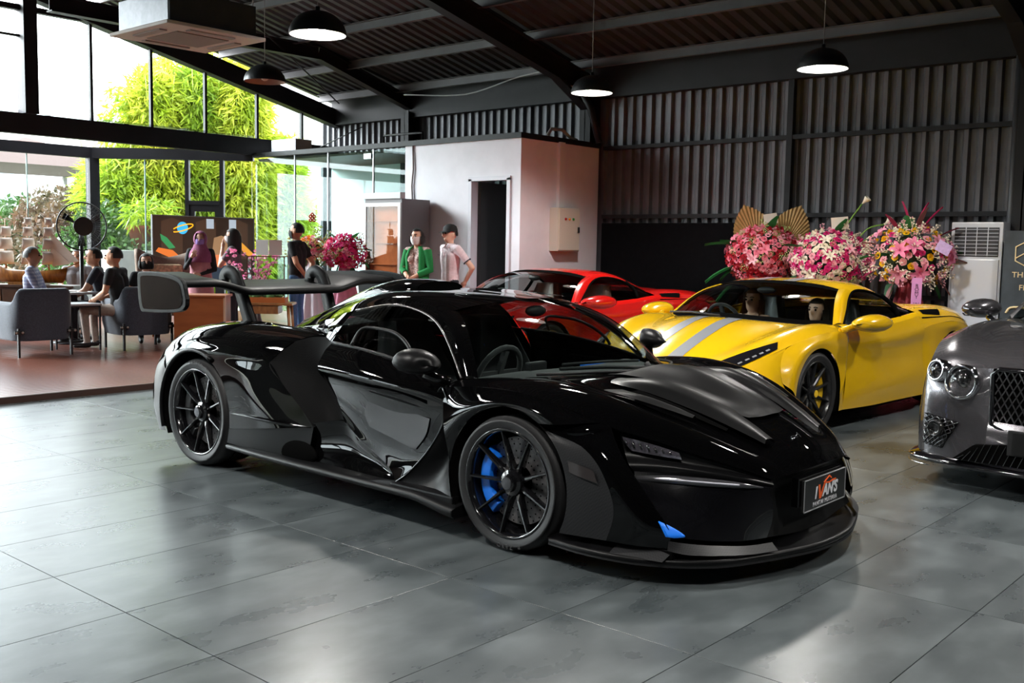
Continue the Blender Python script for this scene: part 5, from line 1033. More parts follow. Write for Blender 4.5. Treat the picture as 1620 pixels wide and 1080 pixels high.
    for sgn in (1, -1):
        P = []
        for x, h, d in ((-.98, .060, .10), (-.90, .074, .118), (-.80, .074, .118), (-.70, .062, .105), (-.62, .04, .075), (-.58, .006, .012)): P.append([(x, sgn*(1.06+d*math.cos(a)), 1.045+h*math.sin(a)) for a in np.linspace(0, 2*math.pi, 17)])
        b = B(); b.grid(np.array([cr(np.array(P)[:, j], 14) for j in range(17)]).transpose(1, 0, 2)); b.add(P[0][:-1], [tuple(range(16))]); mi = b.obj('wing_mirror', GRY, c)
        B().tube([(P2[0], P2[1]*1.0, P2[2]-.012) for P2 in [(x, sgn*(1.06+d*math.cos(a)), 1.045+h*math.sin(a)) for x, h, d, a in ((-.62, .04, .08, -.6), (-.70, .062, .108, -.7), (-.8, .074, .12, -.7), (-.95, .065, .11, -.7))]], .006, 6).obj('mirror_trim', CHROME, mi)
        B().tube([(-.80, sgn*1.0, .985), (-.78, sgn*.95, .95), (-.78, sgn*.90, .95)], [.025, .022, .03], 8).obj('mirror_stalk', CHROME, mi)
        wheel_well(c, 0, .355, .38, .6, .96, sgn); wheel_well(c, -2.85, .355, .38, .6, .965, sgn)
        wheel(c, 0, sgn*.95, .355, .355, .265, .275, sgn, 10, RIM, CAP, MATTE, .034); wheel(c, -2.85, sgn*.955, .355, .355, .3, .275, sgn, 10, RIM, CAP, MATTE, .034)
    panel('rear_arch', [arc(-2.85, .355, .385, .97, -10, 190, 9), [(-2.42, .965, .22), (-2.45, .968, .45), (-2.52, .975, .62), (-2.60, .985, .72), (-2.85, .985, .78), (-3.1, .975, .74), (-3.25, .965, .62), (-3.34, .95, .45), (-3.4, .94, .22)]], GRY, c, 24, 4)
    panel('rear_bumper_side', [[(-3.25, .965, .62), (-3.34, .95, .45), (-3.4, .94, .22)], [(-3.68, .86, .6), (-3.68, .86, .5), (-3.5, .86, .22)]], GRY, c, 8, 6)
    B().box(-2.5, -.4, -.9, .9, .14, .5).obj('underfloor', VOID, c); B().box(-3.5, -2.4, -.58, .58, .15, .8).obj('boot_floor', VOID, c); B().box(-.4, .78, -.6, .6, .15, .6).obj('engine_block', VOID, c)
    b = B(); b.grid(net([[(-.62, .75, .96), (-.35, .3, .98), (-.3, 0, .98), (-.35, -.3, .98), (-.62, -.75, .96)], [(-.85, .75, .99), (-.75, .3, 1.0), (-.72, 0, 1.0), (-.75, -.3, 1.0), (-.85, -.75, .99)], [(-.9, .75, .8), (-.9, .3, .8), (-.9, 0, .8), (-.9, -.3, .8), (-.9, -.75, .8)]], 16, 8)); b.obj('dashboard', DASH, c)
    bucket(c, -1.5, .38, .48, DASH); bucket(c, -1.5, -.38, .48, DASH)
    return c
HB = math.atan2(-math.cos(math.radians(2)), -math.sin(math.radians(2)))
fB = Vector((math.cos(HB), math.sin(HB), 0)); lB = Vector((-fB.y, fB.x, 0)); cB = at(1522, 601, D=6.3)-fB*.835+lB*.60
ben = gt((cB.x, cB.y, 0), HB)
# ------------------------------------------------------------------ lounge furniture
def tub_chair(p, rz, label, fabric):
    t = empty('armchair', p, rz); tag(t, label, 'armchair', 'dark blue tub armchairs')
    # local: back towards +x, seat faces -x.  shell as a swept U with stepped top
    outl = cr([(-.34, -.36, 0), (-.05, -.365, 0), (.20, -.34, 0), (.31, -.22, 0), (.335, 0, 0), (.31, .22, 0), (.20, .34, 0), (-.05, .365, 0), (-.34, .36, 0)], 56)
    P = []
    for i, q in enumerate(outl):
        u = abs(i-28)/28; top = .80 if u < .40 else (.80-.17*min(1, (u-.40)/.12)**1.0 if u < .52 else .63-.02*(u-.52)); top = .80-.165*(1/(1+math.exp(-(u-.47)*38)))
        d = outl[min(i+1, 56)]-outl[max(i-1, 0)]; n_ = np.array([d[1], -d[0], 0]); n_ /= np.linalg.norm(n_); th = .07
        a = q; b_ = q-n_*th; tap = .93
        P.append([(a[0]*tap, a[1]*tap, .20), (a[0], a[1], .35), (a[0]*1.02, a[1]*1.02, top-.04), (a[0]*1.01-n_[0]*.01, a[1]*1.01-n_[1]*.01, top-.005), ((a[0]+b_[0])/2, (a[1]+b_[1])/2, top+.006), (b_[0], b_[1], top-.02), (b_[0], b_[1], .30)])
    b = B(); b.grid(np.array(P)); b.add(P[0], [tuple(range(7))]); b.add(P[-1], [tuple(range(7))]); b.obj('shell', fabric, t)
    B().prism([(q[0]*.92, q[1]*.92) for q in outl[::4]], .19, .30, 'z').obj('seat_base', fabric, t)
    B().box(-.36, .24, -.275, .275, .29, .43).obj('seat_cushion', fabric, t, .04, seg=3)
    for x, y in ((-.30, -.33), (-.30, .33), (.27, -.31), (.27, .31)):
        B().box(x-.016, x+.016, y-.012, y+.012, 0, .34).obj('leg', STRUCT, t)
    for y in (-.31, .31):
        br = B().box(.285, .30, y-.055, y+.055, .275, .315).obj('leg_bracket', STRUCT, t)
        for dy in (-.035, .035): B().lathe([(.016, 0), (.016, .008), (0, .012)], 8, (.30, y+dy, .295), 'x').obj('rivet', mat('pale_rivet', (.4, .36, .33), .35, .6), br)
    return t
NAVY = mat('navy_grey_fabric', (.030, .038, .058), .8, var=.25, scale=60, sheen=.3, bump=.1)
tub_chair((-12.33, 5.42, DZ), .0, 'dark blue tub armchair seen from behind nearest the left edge', NAVY)
tub_chair((-12.28, 6.74, DZ), -.12, 'dark blue tub armchair seen from behind, man in black sitting in it', NAVY)
# steel side table
t = empty('side_table', (-12.52, 6.04, DZ), .0); tag(t, 'small black steel table with pale top between the two tub armchairs', 'table')
B().box(-.21, .21, -.21, .21, .565, .59).obj('table_top', mat('pale_stone_top', (.42, .44, .46), .25, var=.1), t, .004)
for x in (-.19, .19):
    for z in (.555, .09): B().beam((x, -.19, z), (x, .19, z), .02, .02).obj('side_rail', STRUCT, t)
for y in (-.19, .19): B().beam((-.19, y, .555), (.19, y, .555), .02, .02).obj('end_rail', STRUCT, t)
for x in (-.19, .19):
    for y in (-.19, .19): B().box(x-.01, x+.01, y-.01, y+.01, 0, .56).obj('leg', STRUCT, t)
t = empty('meeting_table', (-13.42, 6.42, DZ)); tag(t, 'low dark table the seated men lean on', 'table')
B().box(-.30, .30, -.22, .22, .66, .69).obj('table_top', mat('grey_table_top', (.3, .31, .33), .3), t, .006); B().lathe([(.05, .02), (.05, .66)], 12).obj('post', STRUCT, t); B().lathe([(0, 0), (.28, 0), (.28, .02), (0, .03)], 20).obj('foot', STRUCT, t)
pp = B().box(-13.62, -13.40, 6.36, 6.52, DZ+.69, DZ+.70).obj('paper_sheet', WHITE); tag(pp, 'white papers lying on the seated men\'s table', 'paper')
# mustard seat at the far left
t = empty('mustard_chair', (-13.7, 5.25, DZ), .1); tag(t, 'mustard yellow chair cut by the left picture edge', 'chair')
MU = mat('mustard_fabric', '#b8791c', .75, var=.15, scale=40)
B().box(-.05, .06, -.33, .33, .30, .86).obj('backrest', MU, t, .04, seg=3); B().box(-.6, -.02, -.33, .33, .30, .44).obj('seat', MU, t, .04, seg=3)
for x in (-.55, 0):
    for y in (-.28, .28): B().tube([(x, y, 0), (x, y, .31)], .018, 8).obj('leg', woodmat('oak_wood', '#7d5330', '#a87646'), t)
OAK = M['oak_wood']
# sideboard with ship models
sp_ = at(46, 455, D=15.0); t = empty('sideboard', (sp_.x, sp_.y, DZ), -.85); tag(t, 'dark low sideboard carrying the model ships', 'sideboard')
B().box(-.22, .22, -.80, .72, .08, .68).obj('body', mat('dark_walnut', '#3a2418', .45, var=.2, scale=8), t, .01); B().box(-.25, .25, -.84, .76, .68, .71).obj('top_board', mat('dark_walnut', '#3a2418', .45), t)
for k in range(3): d_ = B().box(.22, .235, -.78+k*.5, -.30+k*.5, .12, .65).obj('door', mat('walnut_door', '#46301f', .4, var=.2, scale=8), t, .004); B().sphere((.245, -.34+k*.5, .45), .012, 8, 6).obj('knob', STEEL, d_)
SAIL = mat('cream_sailcloth', (.72, .66, .58), .8, var=.08, scale=6); HULL = woodmat('varnished_hull', '#7a4a1e', '#b0742f', .35)
def ship(p, rz, sc, label):
    t = empty('model_ship', p, rz); tag(t, label, 'model ship', 'sailing ship models')
    P = []
    for u in np.linspace(-1, 1, 17):
        w_ = .085*(1-abs(u)**3.0)**.7+.004; sheer = .035*u*u+(.03 if u < -.6 else 0); P.append([(u*.42*sc, -w_*sc, (.15+sheer)*sc), (u*.40*sc, -w_*.95*sc, .09*sc), (u*.37*sc, -w_*.5*sc, .035*sc), (u*.35*sc, 0, .02*sc), (u*.37*sc, w_*.5*sc, .035*sc), (u*.40*sc, w_*.95*sc, .09*sc), (u*.42*sc, w_*sc, (.15+sheer)*sc)])
    b = B(); b.grid(np.array(P)); b.add([q for r in P for q in (r[0], r[-1])], [(2*i, 2*i+1, 2*i+3, 2*i+2) for i in range(16)]); b.obj('hull', HULL, t)
    B().box(-.2*sc, .2*sc, -.06*sc, .06*sc, 0, .03*sc).obj('cradle', HULL, t)
    for x, h in ((-.24, .70), (0, .82), (.22, .72)):
        m_ = B().tube([(x*sc, 0, .1*sc), (x*sc, 0, h*sc)], [.010*sc, .005*sc], 6).obj('mast', HULL, t)
        for k, (z0, z1, wd) in enumerate(((.22, .36, .085), (.38, .50, .074), (.52, .62, .06), (.64, .72, .045))):
            if z1 > h: continue
            P = []
            for v in np.linspace(0, 1, 5): P.append([((x+(.035*math.sin(math.pi*v)*(1-(uu*.9)**2)+.01)*.7+uu*wd*(1-.12*v)*.6)*sc, (uu*wd*(1-.12*v)*.8-(.035*math.sin(math.pi*v)*(1-(uu*.9)**2)+.012)*.7)*sc, (z0+(z1-z0)*v)*sc) for uu in np.linspace(-1, 1, 7)])
            b = B(); b.grid(np.array(P)); o = b.obj('square_sail', SAIL, t); o.modifiers.new('thickness', 'SOLIDIFY').thickness = .003
            B().tube([((x-wd*.6)*sc, -wd*.8*sc, z1*sc), ((x+wd*.6)*sc, wd*.8*sc, z1*sc)], .005*sc, 5).obj('yard', HULL, t)
    B().tube([(.36*sc, 0, .17*sc), (.60*sc, 0, .27*sc)], .007*sc, 6).obj('bowsprit', HULL, t)
    for a, c_, d in (((.55, 0, .26), (.24, 0, .58), (.28, .02, .22)), ((.46, 0, .23), (.23, 0, .44), (.25, .02, .2)), ((-.26, 0, .46), (-.26, 0, .22), (-.48, .03, .24))):
        o = B().add([tuple(q*sc for q in p_) for p_ in (a, c_, d)], [(0, 1, 2)]).obj('jib_sail', SAIL, t); o.modifiers.new('thickness', 'SOLIDIFY').thickness = .003
    return t
sp_ = at(46, 455, D=15.0); ship((sp_.x, sp_.y, DZ+.71), .72, 1.36, 'wooden model sailing ship with cream sails beside the fan')
# pedestal fan
fp = at(128, 358, D=14.2); t = empty('pedestal_fan', (fp.x, fp.y, DZ), math.atan2(-fp.x, fp.y)+math.pi/2*0); tag(t, 'large black pedestal fan before the window column', 'fan')
t.rotation_euler = (0, 0, math.atan2(-fp.y, -fp.x)+.25); hz = fp.z-DZ
FB = mat('fan_black', (.006, .006, .007), .4)
B().tube([(0, 0, .03), (0, 0, hz-.05)], .028, 10).obj('pole', FB, t); B().lathe([(0, 0), (.24, 0), (.24, .03), (.05, .06)], 24).obj('base', FB, t)
B().lathe([(0, -.16), (.07, -.15), (.09, -.05), (.08, .03), (.0, .05)], 20, (0, 0, hz), 'x').obj('motor', FB, t)
for r in (.33, .25, .17):
    b = B(); b.tube([(.10 if r < .3 else .05, r*math.cos(a), hz+r*math.sin(a)) for a in np.linspace(0, 2*math.pi, 33)[:-1]], .011 if r > .3 else .003, 5, closed=True); b.obj('guard_ring', FB, t)
b = B()
for k in range(48):
    a = 2*math.pi*k/48; b.tube([(.13, .08*math.cos(a), hz+.08*math.sin(a)), (.115, .2*math.cos(a), hz+.2*math.sin(a)), (.05, .33*math.cos(a), hz+.33*math.sin(a)), (-.03, .2*math.cos(a), hz+.2*math.sin(a)), (-.06, .09*math.cos(a), hz+.09*math.sin(a))], .0022, 3, caps=False)
b.obj('guard_wires', FB, t)['kind'] = 'stuff'
B().lathe([(0, .012), (.13, .01), (.13, 0), (0, 0)], 28, (.125, 0, hz), 'x', smooth=False).obj('front_badge', FB, t)
for k in range(3):
    a0 = .5+2*math.pi*k/3; P = [[(.03+.05*s_, r*math.cos(a0+s_*.35), hz+r*math.sin(a0+s_*.35)) for s_ in (-.5, 0, .5)] for r in (.06, .14, .21, .28)]; b = B(); b.grid(np.array(P)); b.obj('blade', FB, t)
# winged chair with patterned cushion
t = empty('wing_chair', (-13.75, 8.02, DZ), -.35); tag(t, 'grey winged armchair behind the seated woman', 'armchair')
GF = mat('taupe_fabric', '#8b7767', .8, var=.12, scale=30)
P = [[(.18-.12*abs(u)**2-(.25 if False else 0)+.0, u*.42, .42), (.20-.25*abs(u)**2.2*-1*.6, u*.44, .75), (.16+.18*abs(u)**2, u*.46, 1.10+.10*abs(u)**1.5), (.14+.18*abs(u)**2, u*.45, 1.14+.12*abs(u)**1.5)] for u in np.linspace(-1, 1, 15)]
P = [[(-.30+.0*u, u*.38, .40), (-.32+.10*u*u, u*.42, .75), (-.36+.22*u*u, u*.46, 1.05+.10*abs(u)**1.6), (-.38+.22*u*u, u*.46, 1.12+.14*abs(u)**1.6)] for u in np.linspace(-1, 1, 15)]
b = B(); b.grid(np.array(P)); o = b.obj('backrest', GF, t); o.modifiers.new('thickness', 'SOLIDIFY').thickness = .07
B().box(-.32, .34, -.34, .34, .30, .46).obj('seat', GF, t, .05, seg=3)
for y in (-.36, .36): B().box(-.3, .3, y-.04, y+.04, .4, .62).obj('armrest', GF, t, .03, seg=3)
for x in (-.27, .27):
    for y in (-.28, .28): B().tube([(x, y, 0), (x*.95, y*.95, .31)], [.014, .022], 8).obj('leg', OAK, t)
cu = B().box(-.06, .08, -.24, .24, -.20, .20).obj('cushion', mat('batik_pattern', '#d2b88e', .8, var=.4, scale=22), None, .06, loc=(-13.95, 8.09, DZ+.84), rot=(0, -.25, -.35), seg=3); tag(cu, 'cream patterned cushion with fringe on the winged armchair', 'cushion')
# television with its picture
t = empty('television', (-15.0, 9.42, DZ), 0); tag(t, 'big flat television on a stand showing a film picture', 'television')
B().box(-.04, .0, -.955, .955, .70, 1.80).obj('housing', mat('tv_black', (.01, .01, .011), .3), t, .006)
b = B()
for y0, y1, z0, z1 in ((-.955, .955, 1.785, 1.80), (-.955, .955, .70, .715), (-.955, -.94, .70, 1.80), (.94, .955, .70, 1.80)): b.box(0, .006, y0, y1, z0, z1)
b.obj('bezel', mat('tv_bezel_grey', (.25, .26, .28), .3, .6), t)
def emis(n, c, s): return mat(n, c, .4, emit=s)
scr = B().box(.0, .003, -.94, .94, .715, 1.785).obj('screen', emis('screen_brown', '#2a1c14', .8), t)
def blob(n, pts, col, d=.004, s=.9):
    o = B().add([(d, y, z) for y, z in pts], [tuple(range(len(pts)))]).obj(n, emis('screen'+col, col, s), scr); return o
for k in range(3): blob('picture_panel', [(-.80+k*.62, 1.10), (-.42+k*.62, 1.10), (-.42+k*.62, 1.70), (-.61+k*.62, 1.76), (-.80+k*.62, 1.70)], '#3d2a1e', .0035)
for y in (.02, .45): blob('picture_window', [(y, 1.60), (y+.14, 1.60), (y+.14, 1.76), (y, 1.76)], '#98a3ad', .004)
blob('picture_planet', [(-.42+.10*math.cos(a), 1.60+.10*math.sin(a)) for a in np.linspace(0, 2*math.pi, 20)[:-1]], '#37a6d8', .005)
b = B(); b.tube([(.007, -.42+.19*math.cos(a), 1.60+.045*math.sin(a)+.05*math.cos(a)) for a in np.linspace(-2.6, 2.6, 20)], .010, 5); b.obj('picture_ring', emis('screen_yellow', '#f0b020', .9), scr)
blob('picture_feathers', [(-.85, 1.28), (-.6, 1.24), (-.4, 1.08), (-.48, 1.05), (-.7, 1.14), (-.9, 1.22)], '#c8692a', .005); blob('picture_feathers', [(-.82, 1.50), (-.70, 1.44), (-.55, 1.28), (-.66, 1.26), (-.8, 1.40)], '#2f7d4a', .005)
blob('picture_hat', [(-.02, 1.22), (.16, 1.17), (.42, 1.17), (.60, 1.22), (.46, 1.26), (.43, 1.45), (.30, 1.49), (.16, 1.45), (.13, 1.26)], '#8a6a4c', .005); blob('picture_face', [(.18, 1.17), (.42, 1.17), (.42, .98), (.32, .90), (.22, .95)], '#c8744a', .0045); blob('picture_coat', [(.02, .72), (.62, .72), (.56, .95), (.40, 1.0), (.2, .96), (.08, .9)], '#26303c', .0055)
blob('picture_feathers', [(.55, 1.40), (.75, 1.2), (.9, 1.1), (.92, 1.2), (.7, 1.38)], '#c98a2a', .005)
B().box(-.06, -.02, -.03, .03, .0, .75).obj('stand_post', STRUCT, t); B().box(-.25, .2, -.5, .5, 0, .03).obj('stand_foot', STRUCT, t, .005)
# orange-brown panel desk
t = empty('panel_desk', (-11.5, 7.12, DZ), math.atan2(.4, .4)); tag(t, 'orange-brown panelled desk behind the rear wing', 'desk')
PD = woodmat('orange_veneer', '#8a4a22', '#a55f30', .4, 1)
B().box(-.31, .31, -.02, .0, .03, .68).obj('front_panel', PD, t, .003); B().box(-.33, .33, -.04, .45, .68, .71).obj('desk_top', PD, t, .004); B().box(-.31, -.28, 0, .42, 0, .68).obj('side_panel', PD, t); B().box(.28, .31, 0, .42, 0, .68).obj('side_panel', PD, t)
B().box(.31, .335, -.025, .02, 0, .71).obj('edge_strip', mat('pale_edge', '#c9a78e', .4), t)
# small oak desk with terrarium
p_ = at(424, 478, D=13.3); t = empty('console_desk', (p_.x, p_.y, DZ), .78); tag(t, 'small oak desk on splayed legs carrying the terrarium', 'desk')
hz = p_.z-DZ
B().box(-.34, .34, -.2, .2, hz-.03, hz).obj('desk_top', OAK, t, .005); B().box(-.16, .16, -.19, .15, hz-.14, hz-.04).obj('drawer', OAK, t, .004)
for x in (-.28, .28):
    for y in (-.14, .14): B().tube([(x*1.12, y*1.2, 0), (x, y, hz-.03)], [.014, .022], 8).obj('leg', OAK, t)
te = empty('terrarium', (p_.x, p_.y, DZ+hz), .78); tag(te, 'glass terrarium with moss and pink sprig on the oak desk', 'terrarium')
B().box(-.24, .24, -.15, .15, .0, .07).obj('tray', mat('tray_orange', '#b5652c', .5), te, .004)
b = B()
for x in (-.235, .235):
    for y in (-.145, .145): b.box(x-.006, x+.006, y-.006, y+.006, .07, .60)
for z in (.6,): b.box(-.24, .24, -.15, -.138, z-.01, z); b.box(-.24, .24, .138, .15, z-.01, z)
b.obj('frame', mat('brown_frame', '#5a3326', .5), te)
for a in ((-.235, .235, -.147, -.143), (-.235, .235, .143, .147), (-.237, -.233, -.145, .145), (.233, .237, -.145, .145)): B().box(a[0], a[1], a[2], a[3], .07, .59).obj('pane', GLASSW, te)
b = B(); rnd = random.Random(5)
for k in range(14): b.sphere((rnd.uniform(-.2, .2), rnd.uniform(-.11, .11), .08+rnd.random()*.03), .035+.03*rnd.random(), 8, 5, (1, 1, .7))
b.obj('moss', mat('moss_green', '#5f8048', .9, var=.3), te)
bk = empty('open_book', (p_.x-.05, p_.y+.05, DZ+hz+.61), .78); tag(bk, 'white open menu book standing on the terrarium', 'book')
B().box(-.17, -.004, -.004, .004, 0, .20).obj('page', WHITE, bk, rot=(0, 0, -.2)); B().box(.004, .17, -.004, .004, 0, .20).obj('page', WHITE, bk, rot=(0, 0, .25))
# display fridge
t = empty('display_fridge', (-11.87, 10.15, DZ)); tag(t, 'tall glass-door display fridge with copper reflections', 'fridge')
FG = mat('fridge_grey', (.16, .145, .15), .45)
b = B(); b.box(0, .04, .03, .60, 0, 2.06); b.box(.77, .81, .03, .60, 0, 2.06); b.box(.04, .77, .57, .60, 0, 2.06); b.box(.04, .77, .03, .60, 0, .14); b.box(.04, .77, .03, .60, 1.98, 2.06); b.obj('cabinet', FG, t)
b = B(); b.box(0, .05, 0, .03, .12, 2.0); b.box(.76, .81, 0, .03, .12, 2.0); b.box(.05, .76, 0, .03, .12, .18); b.box(.05, .76, 0, .03, 1.95, 2.0); b.obj('door_frame', mat('fridge_silver', (.5, .47, .45), .35, .5), t)
B().box(.05, .76, .008, .018, .18, 1.95).obj('door_glass', glass('copper_reflection_glass', (.95, .80, .68), 1.45), t)  # tint belongs to the painted copper reflection
B().box(.04, .77, .10, .16, .14, 1.98).obj('reflection_panel', mat('copper_reflection_lining', '#a5714f', .5, var=.3, scale=3), t)  # copper panel behind the glass paints the door's brown reflection
for k in range(5): B().box(.05, .76, .05, .10, .45+k*.32, .462+k*.32).obj('shelf', mat('copper_reflection_shelf', '#9a6a48', .5), t)  # shelves coloured to match the painted reflection
B().box(.0, .81, .0, .1, 2.06, 2.15).obj('light_box', mat('fridge_header', (.55, .54, .55), .4), t, .005)
# floor-standing air conditioner
ap = at(1547, 352, Y=12.2); t = empty('floor_air_conditioner', (at(1506, 352, Y=12.2).x, 12.2, 0)); tag(t, 'white floor-standing air conditioner before the corrugated wall', 'air conditioner')
AW = mat('ac_white', (.60, .62, .68), .3, coat=.3); AD = mat('ac_dark_slot', (.03, .03, .035), .6)
W_ = .56
B().box(0, W_, .0, .34, 0.0, 1.82).obj('body', AW, t, .012)
B().box(.03, W_-.03, -.012, .0, .10, 1.40).obj('front_panel', mat('ac_panel_white', (.62, .64, .70), .18, coat=.5), t, .004)
gr_ = B().box(.04, W_-.04, -.004, .01, 1.43, 1.76).obj('grille_recess', AD, t)
for k in range(8): B().box(.045, W_-.045, -.016, .0, 1.447+k*.041, 1.453+k*.041).obj('louvre', AW, gr_, rot=(0, 0, 0))
for k in range(3): B().box(.16+k*.12, .168+k*.12, -.012, -.004, 1.44, 1.76).obj('vane', AW, gr_)
# roll-up banner at the right edge
t = empty('banner_stand', (-3.34, 12.0, 0), .2); tag(t, 'dark banner sign with gold lettering at the right edge', 'sign')
BN = mat('banner_slate', (.045, .055, .065), .5, var=.3, scale=4); GO = mat('gold_letters', (.75, .58, .32), .4)
bb = B().box(0, .8, 0, .02, .08, 1.72).obj('banner', BN, t); B().box(-.02, .82, -.1, .12, 0, .08).obj('foot', STEEL, t, .01); B().tube([(.4, .03, .05), (.4, .03, 1.7)], .01, 6).obj('pole', STEEL, t)
text('sign_lettering', 'THE', .085, GO, bb, (.095, -.002, 1.24), (math.pi/2, 0, 0), .001, 'LEFT')
text('sign_lettering', 'FI', .085, GO, bb, (.17, -.002, 1.10), (math.pi/2, 0, 0), .001, 'LEFT')
b = B(); hx = [(.25+.15*math.cos(a+math.pi/6), 1.47+.15*math.sin(a+math.pi/6)) for a in np.linspace(0, 2*math.pi, 7)[:-1]]
b.tube([(x, -.004, z) for x, z in hx], .008, 6, closed=True); b.tube([(.12, -.004, 1.42), (.25, -.004, 1.50), (.38, -.004, 1.42)], .008, 6); b.obj('sign_emblem', GO, bb)
b = B(); b.tube(cr([(.06, -.004, .82), (.10, -.004, .88), (.22, -.004, .885), (.32, -.004, .85), (.42, -.004, .84)], 12), .014, 6); b.obj('sign_emblem', GO, bb)
# ------------------------------------------------------------------ people
SK = {'a': '#c08a6a', 'b': '#9a6a4e', 'c': '#d8a68c', 'd': '#e0b49c'}
def capsule(b, p0, r0, p1, r1, n=10):
    p0 = Vector(p0); p1 = Vector(p1); d = p1-p0; L_ = d.length; d.normalize()
    pts = []; rr = []
    for a in (-80, -50, -20): t = math.radians(a); pts.append(p0+d*(r0*math.sin(t))); rr.append(r0*math.cos(t))
    for k in range(1, 4): pts.append(p0+d*(L_*k/4)); rr.append(r0+(r1-r0)*k/4)
    for a in (20, 50, 80): t = math.radians(a); pts.append(p1+d*(r1*math.sin(t))); rr.append(r1*math.cos(t))
    b.tube(pts, rr, n)
def hair_mesh(style, hc, hs):
    b = B(); n, m = 22, 14; R_ = .113*hs; keep = []
    v = []; f = []
    for i in range(m+1):
        ph = math.pi*i/m*(.80 if style != 'long' else .86)
        for k in range(n):
            t = 2*math.pi*k/n; x = math.sin(ph)*math.cos(t)*.86; y = math.sin(ph)*math.sin(t)*1.04; z = math.cos(ph)*1.10; v.append((hc[0]+x*R_, hc[1]+.008+y*R_, hc[2]+.012+z*R_))
    def ok(i, k):
        t = 2*math.pi*(k+.5)/n; ph = (i+.5)/m; fr = -math.sin(t)
        lim = .46 if style == 'short' else .62
        if style == 'short': return ph < (.29 if fr > .35 else .38 if fr > .1 else .52 if fr > -.35 else .70)
        if fr > .35: return ph < .35
        if fr > -.2: return ph < .95
        return True
    for i in range(m):
        for k in range(n):
            if ok(i, k): f.append((i*n+k, (i+1)*n+k, (i+1)*n+(k+1) % n, i*n+(k+1) % n))
    b.add(v, f, True)
    if style in ('bob', 'long'):
        dn = -.10 if style == 'bob' else -.26
        P = []
        for z, r in ((.02, 1.06), (-.05, 1.12), (dn*.7, 1.12), (dn, .95)): P.append([(hc[0]+R_*r*math.cos(t)*.9, hc[1]+.012+R_*r*math.sin(t), hc[2]+z*hs) for t in np.linspace(-.55, math.pi+.55, 16)])
        b.grid(np.array(P))
    return b
def person(label, loc, face, skin, top, bottom, height=1.68, sit=None, arms=None, hair='short', hairc='#120e0c', sleeve='short', mask=None, cap=None, hijab=None, shoe='#151515', lean=0., headturn=0., legs=None, extra=None, fem=False):
    s = height/1.70; rz = math.atan2(face[0], -face[1]); t = empty('person', loc, rz); tag(t, label, 'person')
    J = dict(pel=(0, 0, .95), wai=(0, 0, 1.08), che=(0, 0, 1.27), neck=(0, .0, 1.44), head=(0, -.015, 1.575))
    sw = .165 if fem else .185
    for sd, g in (('L', 1), ('R', -1)):
        J['hip'+sd] = (g*.085, 0, .90); J['kn'+sd] = (g*.095, -.01, .49); J['an'+sd] = (g*.10, .015, .085); J['toe'+sd] = (g*.115, -.14, .035)
        J['sh'+sd] = (g*sw, 0, 1.385); J['el'+sd] = (g*(sw+.055), .03, 1.115); J['wr'+sd] = (g*(sw+.05), -.05, .88)
    dz = 0
    if sit is not None:
        dz = sit-.90+.06
        for k in list(J):
            x, y, z = J[k]
            if k[:3] in ('pel', 'wai', 'che', 'nec', 'hea', 'hip') or k[:2] in ('sh', 'el', 'wr'): J[k] = (x, y, z+dz)
        for sd, g in (('L', 1), ('R', -1)): J['kn'+sd] = (g*.12, -.43, sit+.06); J['an'+sd] = (g*.11, -.40, .085); J['toe'+sd] = (g*.12, -.55, .035)
        if not arms: arms = {'elL': (.25, -.06, 1.14), 'wrL': (.12, -.26, 1.05), 'elR': (-.25, -.06, 1.14), 'wrR': (-.12, -.26, 1.05)}
    if arms:
        for k, q in arms.items(): J[k] = (q[0], q[1], q[2]+dz)
    if legs: J.update(legs)
    if lean:
        pz = J['pel'][2]
        for k in list(J):
            if k[:2] in ('wa', 'ch', 'ne', 'he', 'sh', 'el', 'wr'): x, y, z = J[k]; J[k] = (x, y-math.sin(lean)*(z-pz), pz+math.cos(lean)*(z-pz))
    J = {k: Vector(q)*s for k, q in J.items()}
    bones = []
    add = lambda a, ra, c, rc, tg: bones.append((Vector(a), ra*s, Vector(c), rc*s, tg))
    X = Vector((s, 0, 0)); w1 = .062 if fem else .066
    for g in (1, -1):
        add(J['pel']+X*.055*g, .108 if fem else .10, J['wai']+X*.05*g, .088 if fem else .098, 'top' if sit is None else 'top'); add(J['wai']+X*.05*g, .09 if fem else .10, J['che']+X*.075*g, .112, 'top')
    add(J['shR']*.85+J['shL']*.15, .062, J['shL']*.85+J['shR']*.15, .062, 'top')
    add(J['neck']-Vector((0, 0, .05*s)), .055, J['head'], .048, 'skin')
    for sd in 'LR':
        add(J['hip'+sd], .088, J['kn'+sd], .060, 'bottom'); add(J['kn'+sd], .058, J['an'+sd], .042, 'bottom'); add(J['an'+sd]-Vector((0, -.02*s, .03*s)), .042, J['toe'+sd], .032, 'shoe')
        mid = J['sh'+sd]*.45+J['el'+sd]*.55
        add(J['sh'+sd], .060, mid, .055, 'top'); add(mid, .044, J['el'+sd], .041, 'top' if sleeve == 'long' else 'skin'); add(J['el'+sd], .040, J['wr'+sd], .029, 'top' if sleeve == 'long' else 'skin')
    if fem:
        for g in (1, -1): add(J['che']+X*.065*g+Vector((0, -.075, -.01))*s, .055, J['che']+X*.06*g+Vector((0, -.05, .02))*s, .055, 'top')
    b = B()
    for a, ra, c, rc, tg in bones: capsule(b, a, ra, c, rc)
    hc = J['head']; hs = s*1.0
    b.sphere(hc+Vector((0, .006, .02))*hs, .1*hs, 16, 12, (.80, .98, 1.12)); b.sphere(hc+Vector((0, -.025, -.05))*hs, .066*hs, 12, 8, (.92, 1.0, 1.0))
    b.sphere(hc+Vector((0, -.108, -.008))*hs, .021*hs, 8, 6, (.8, 1.1, 1.4))
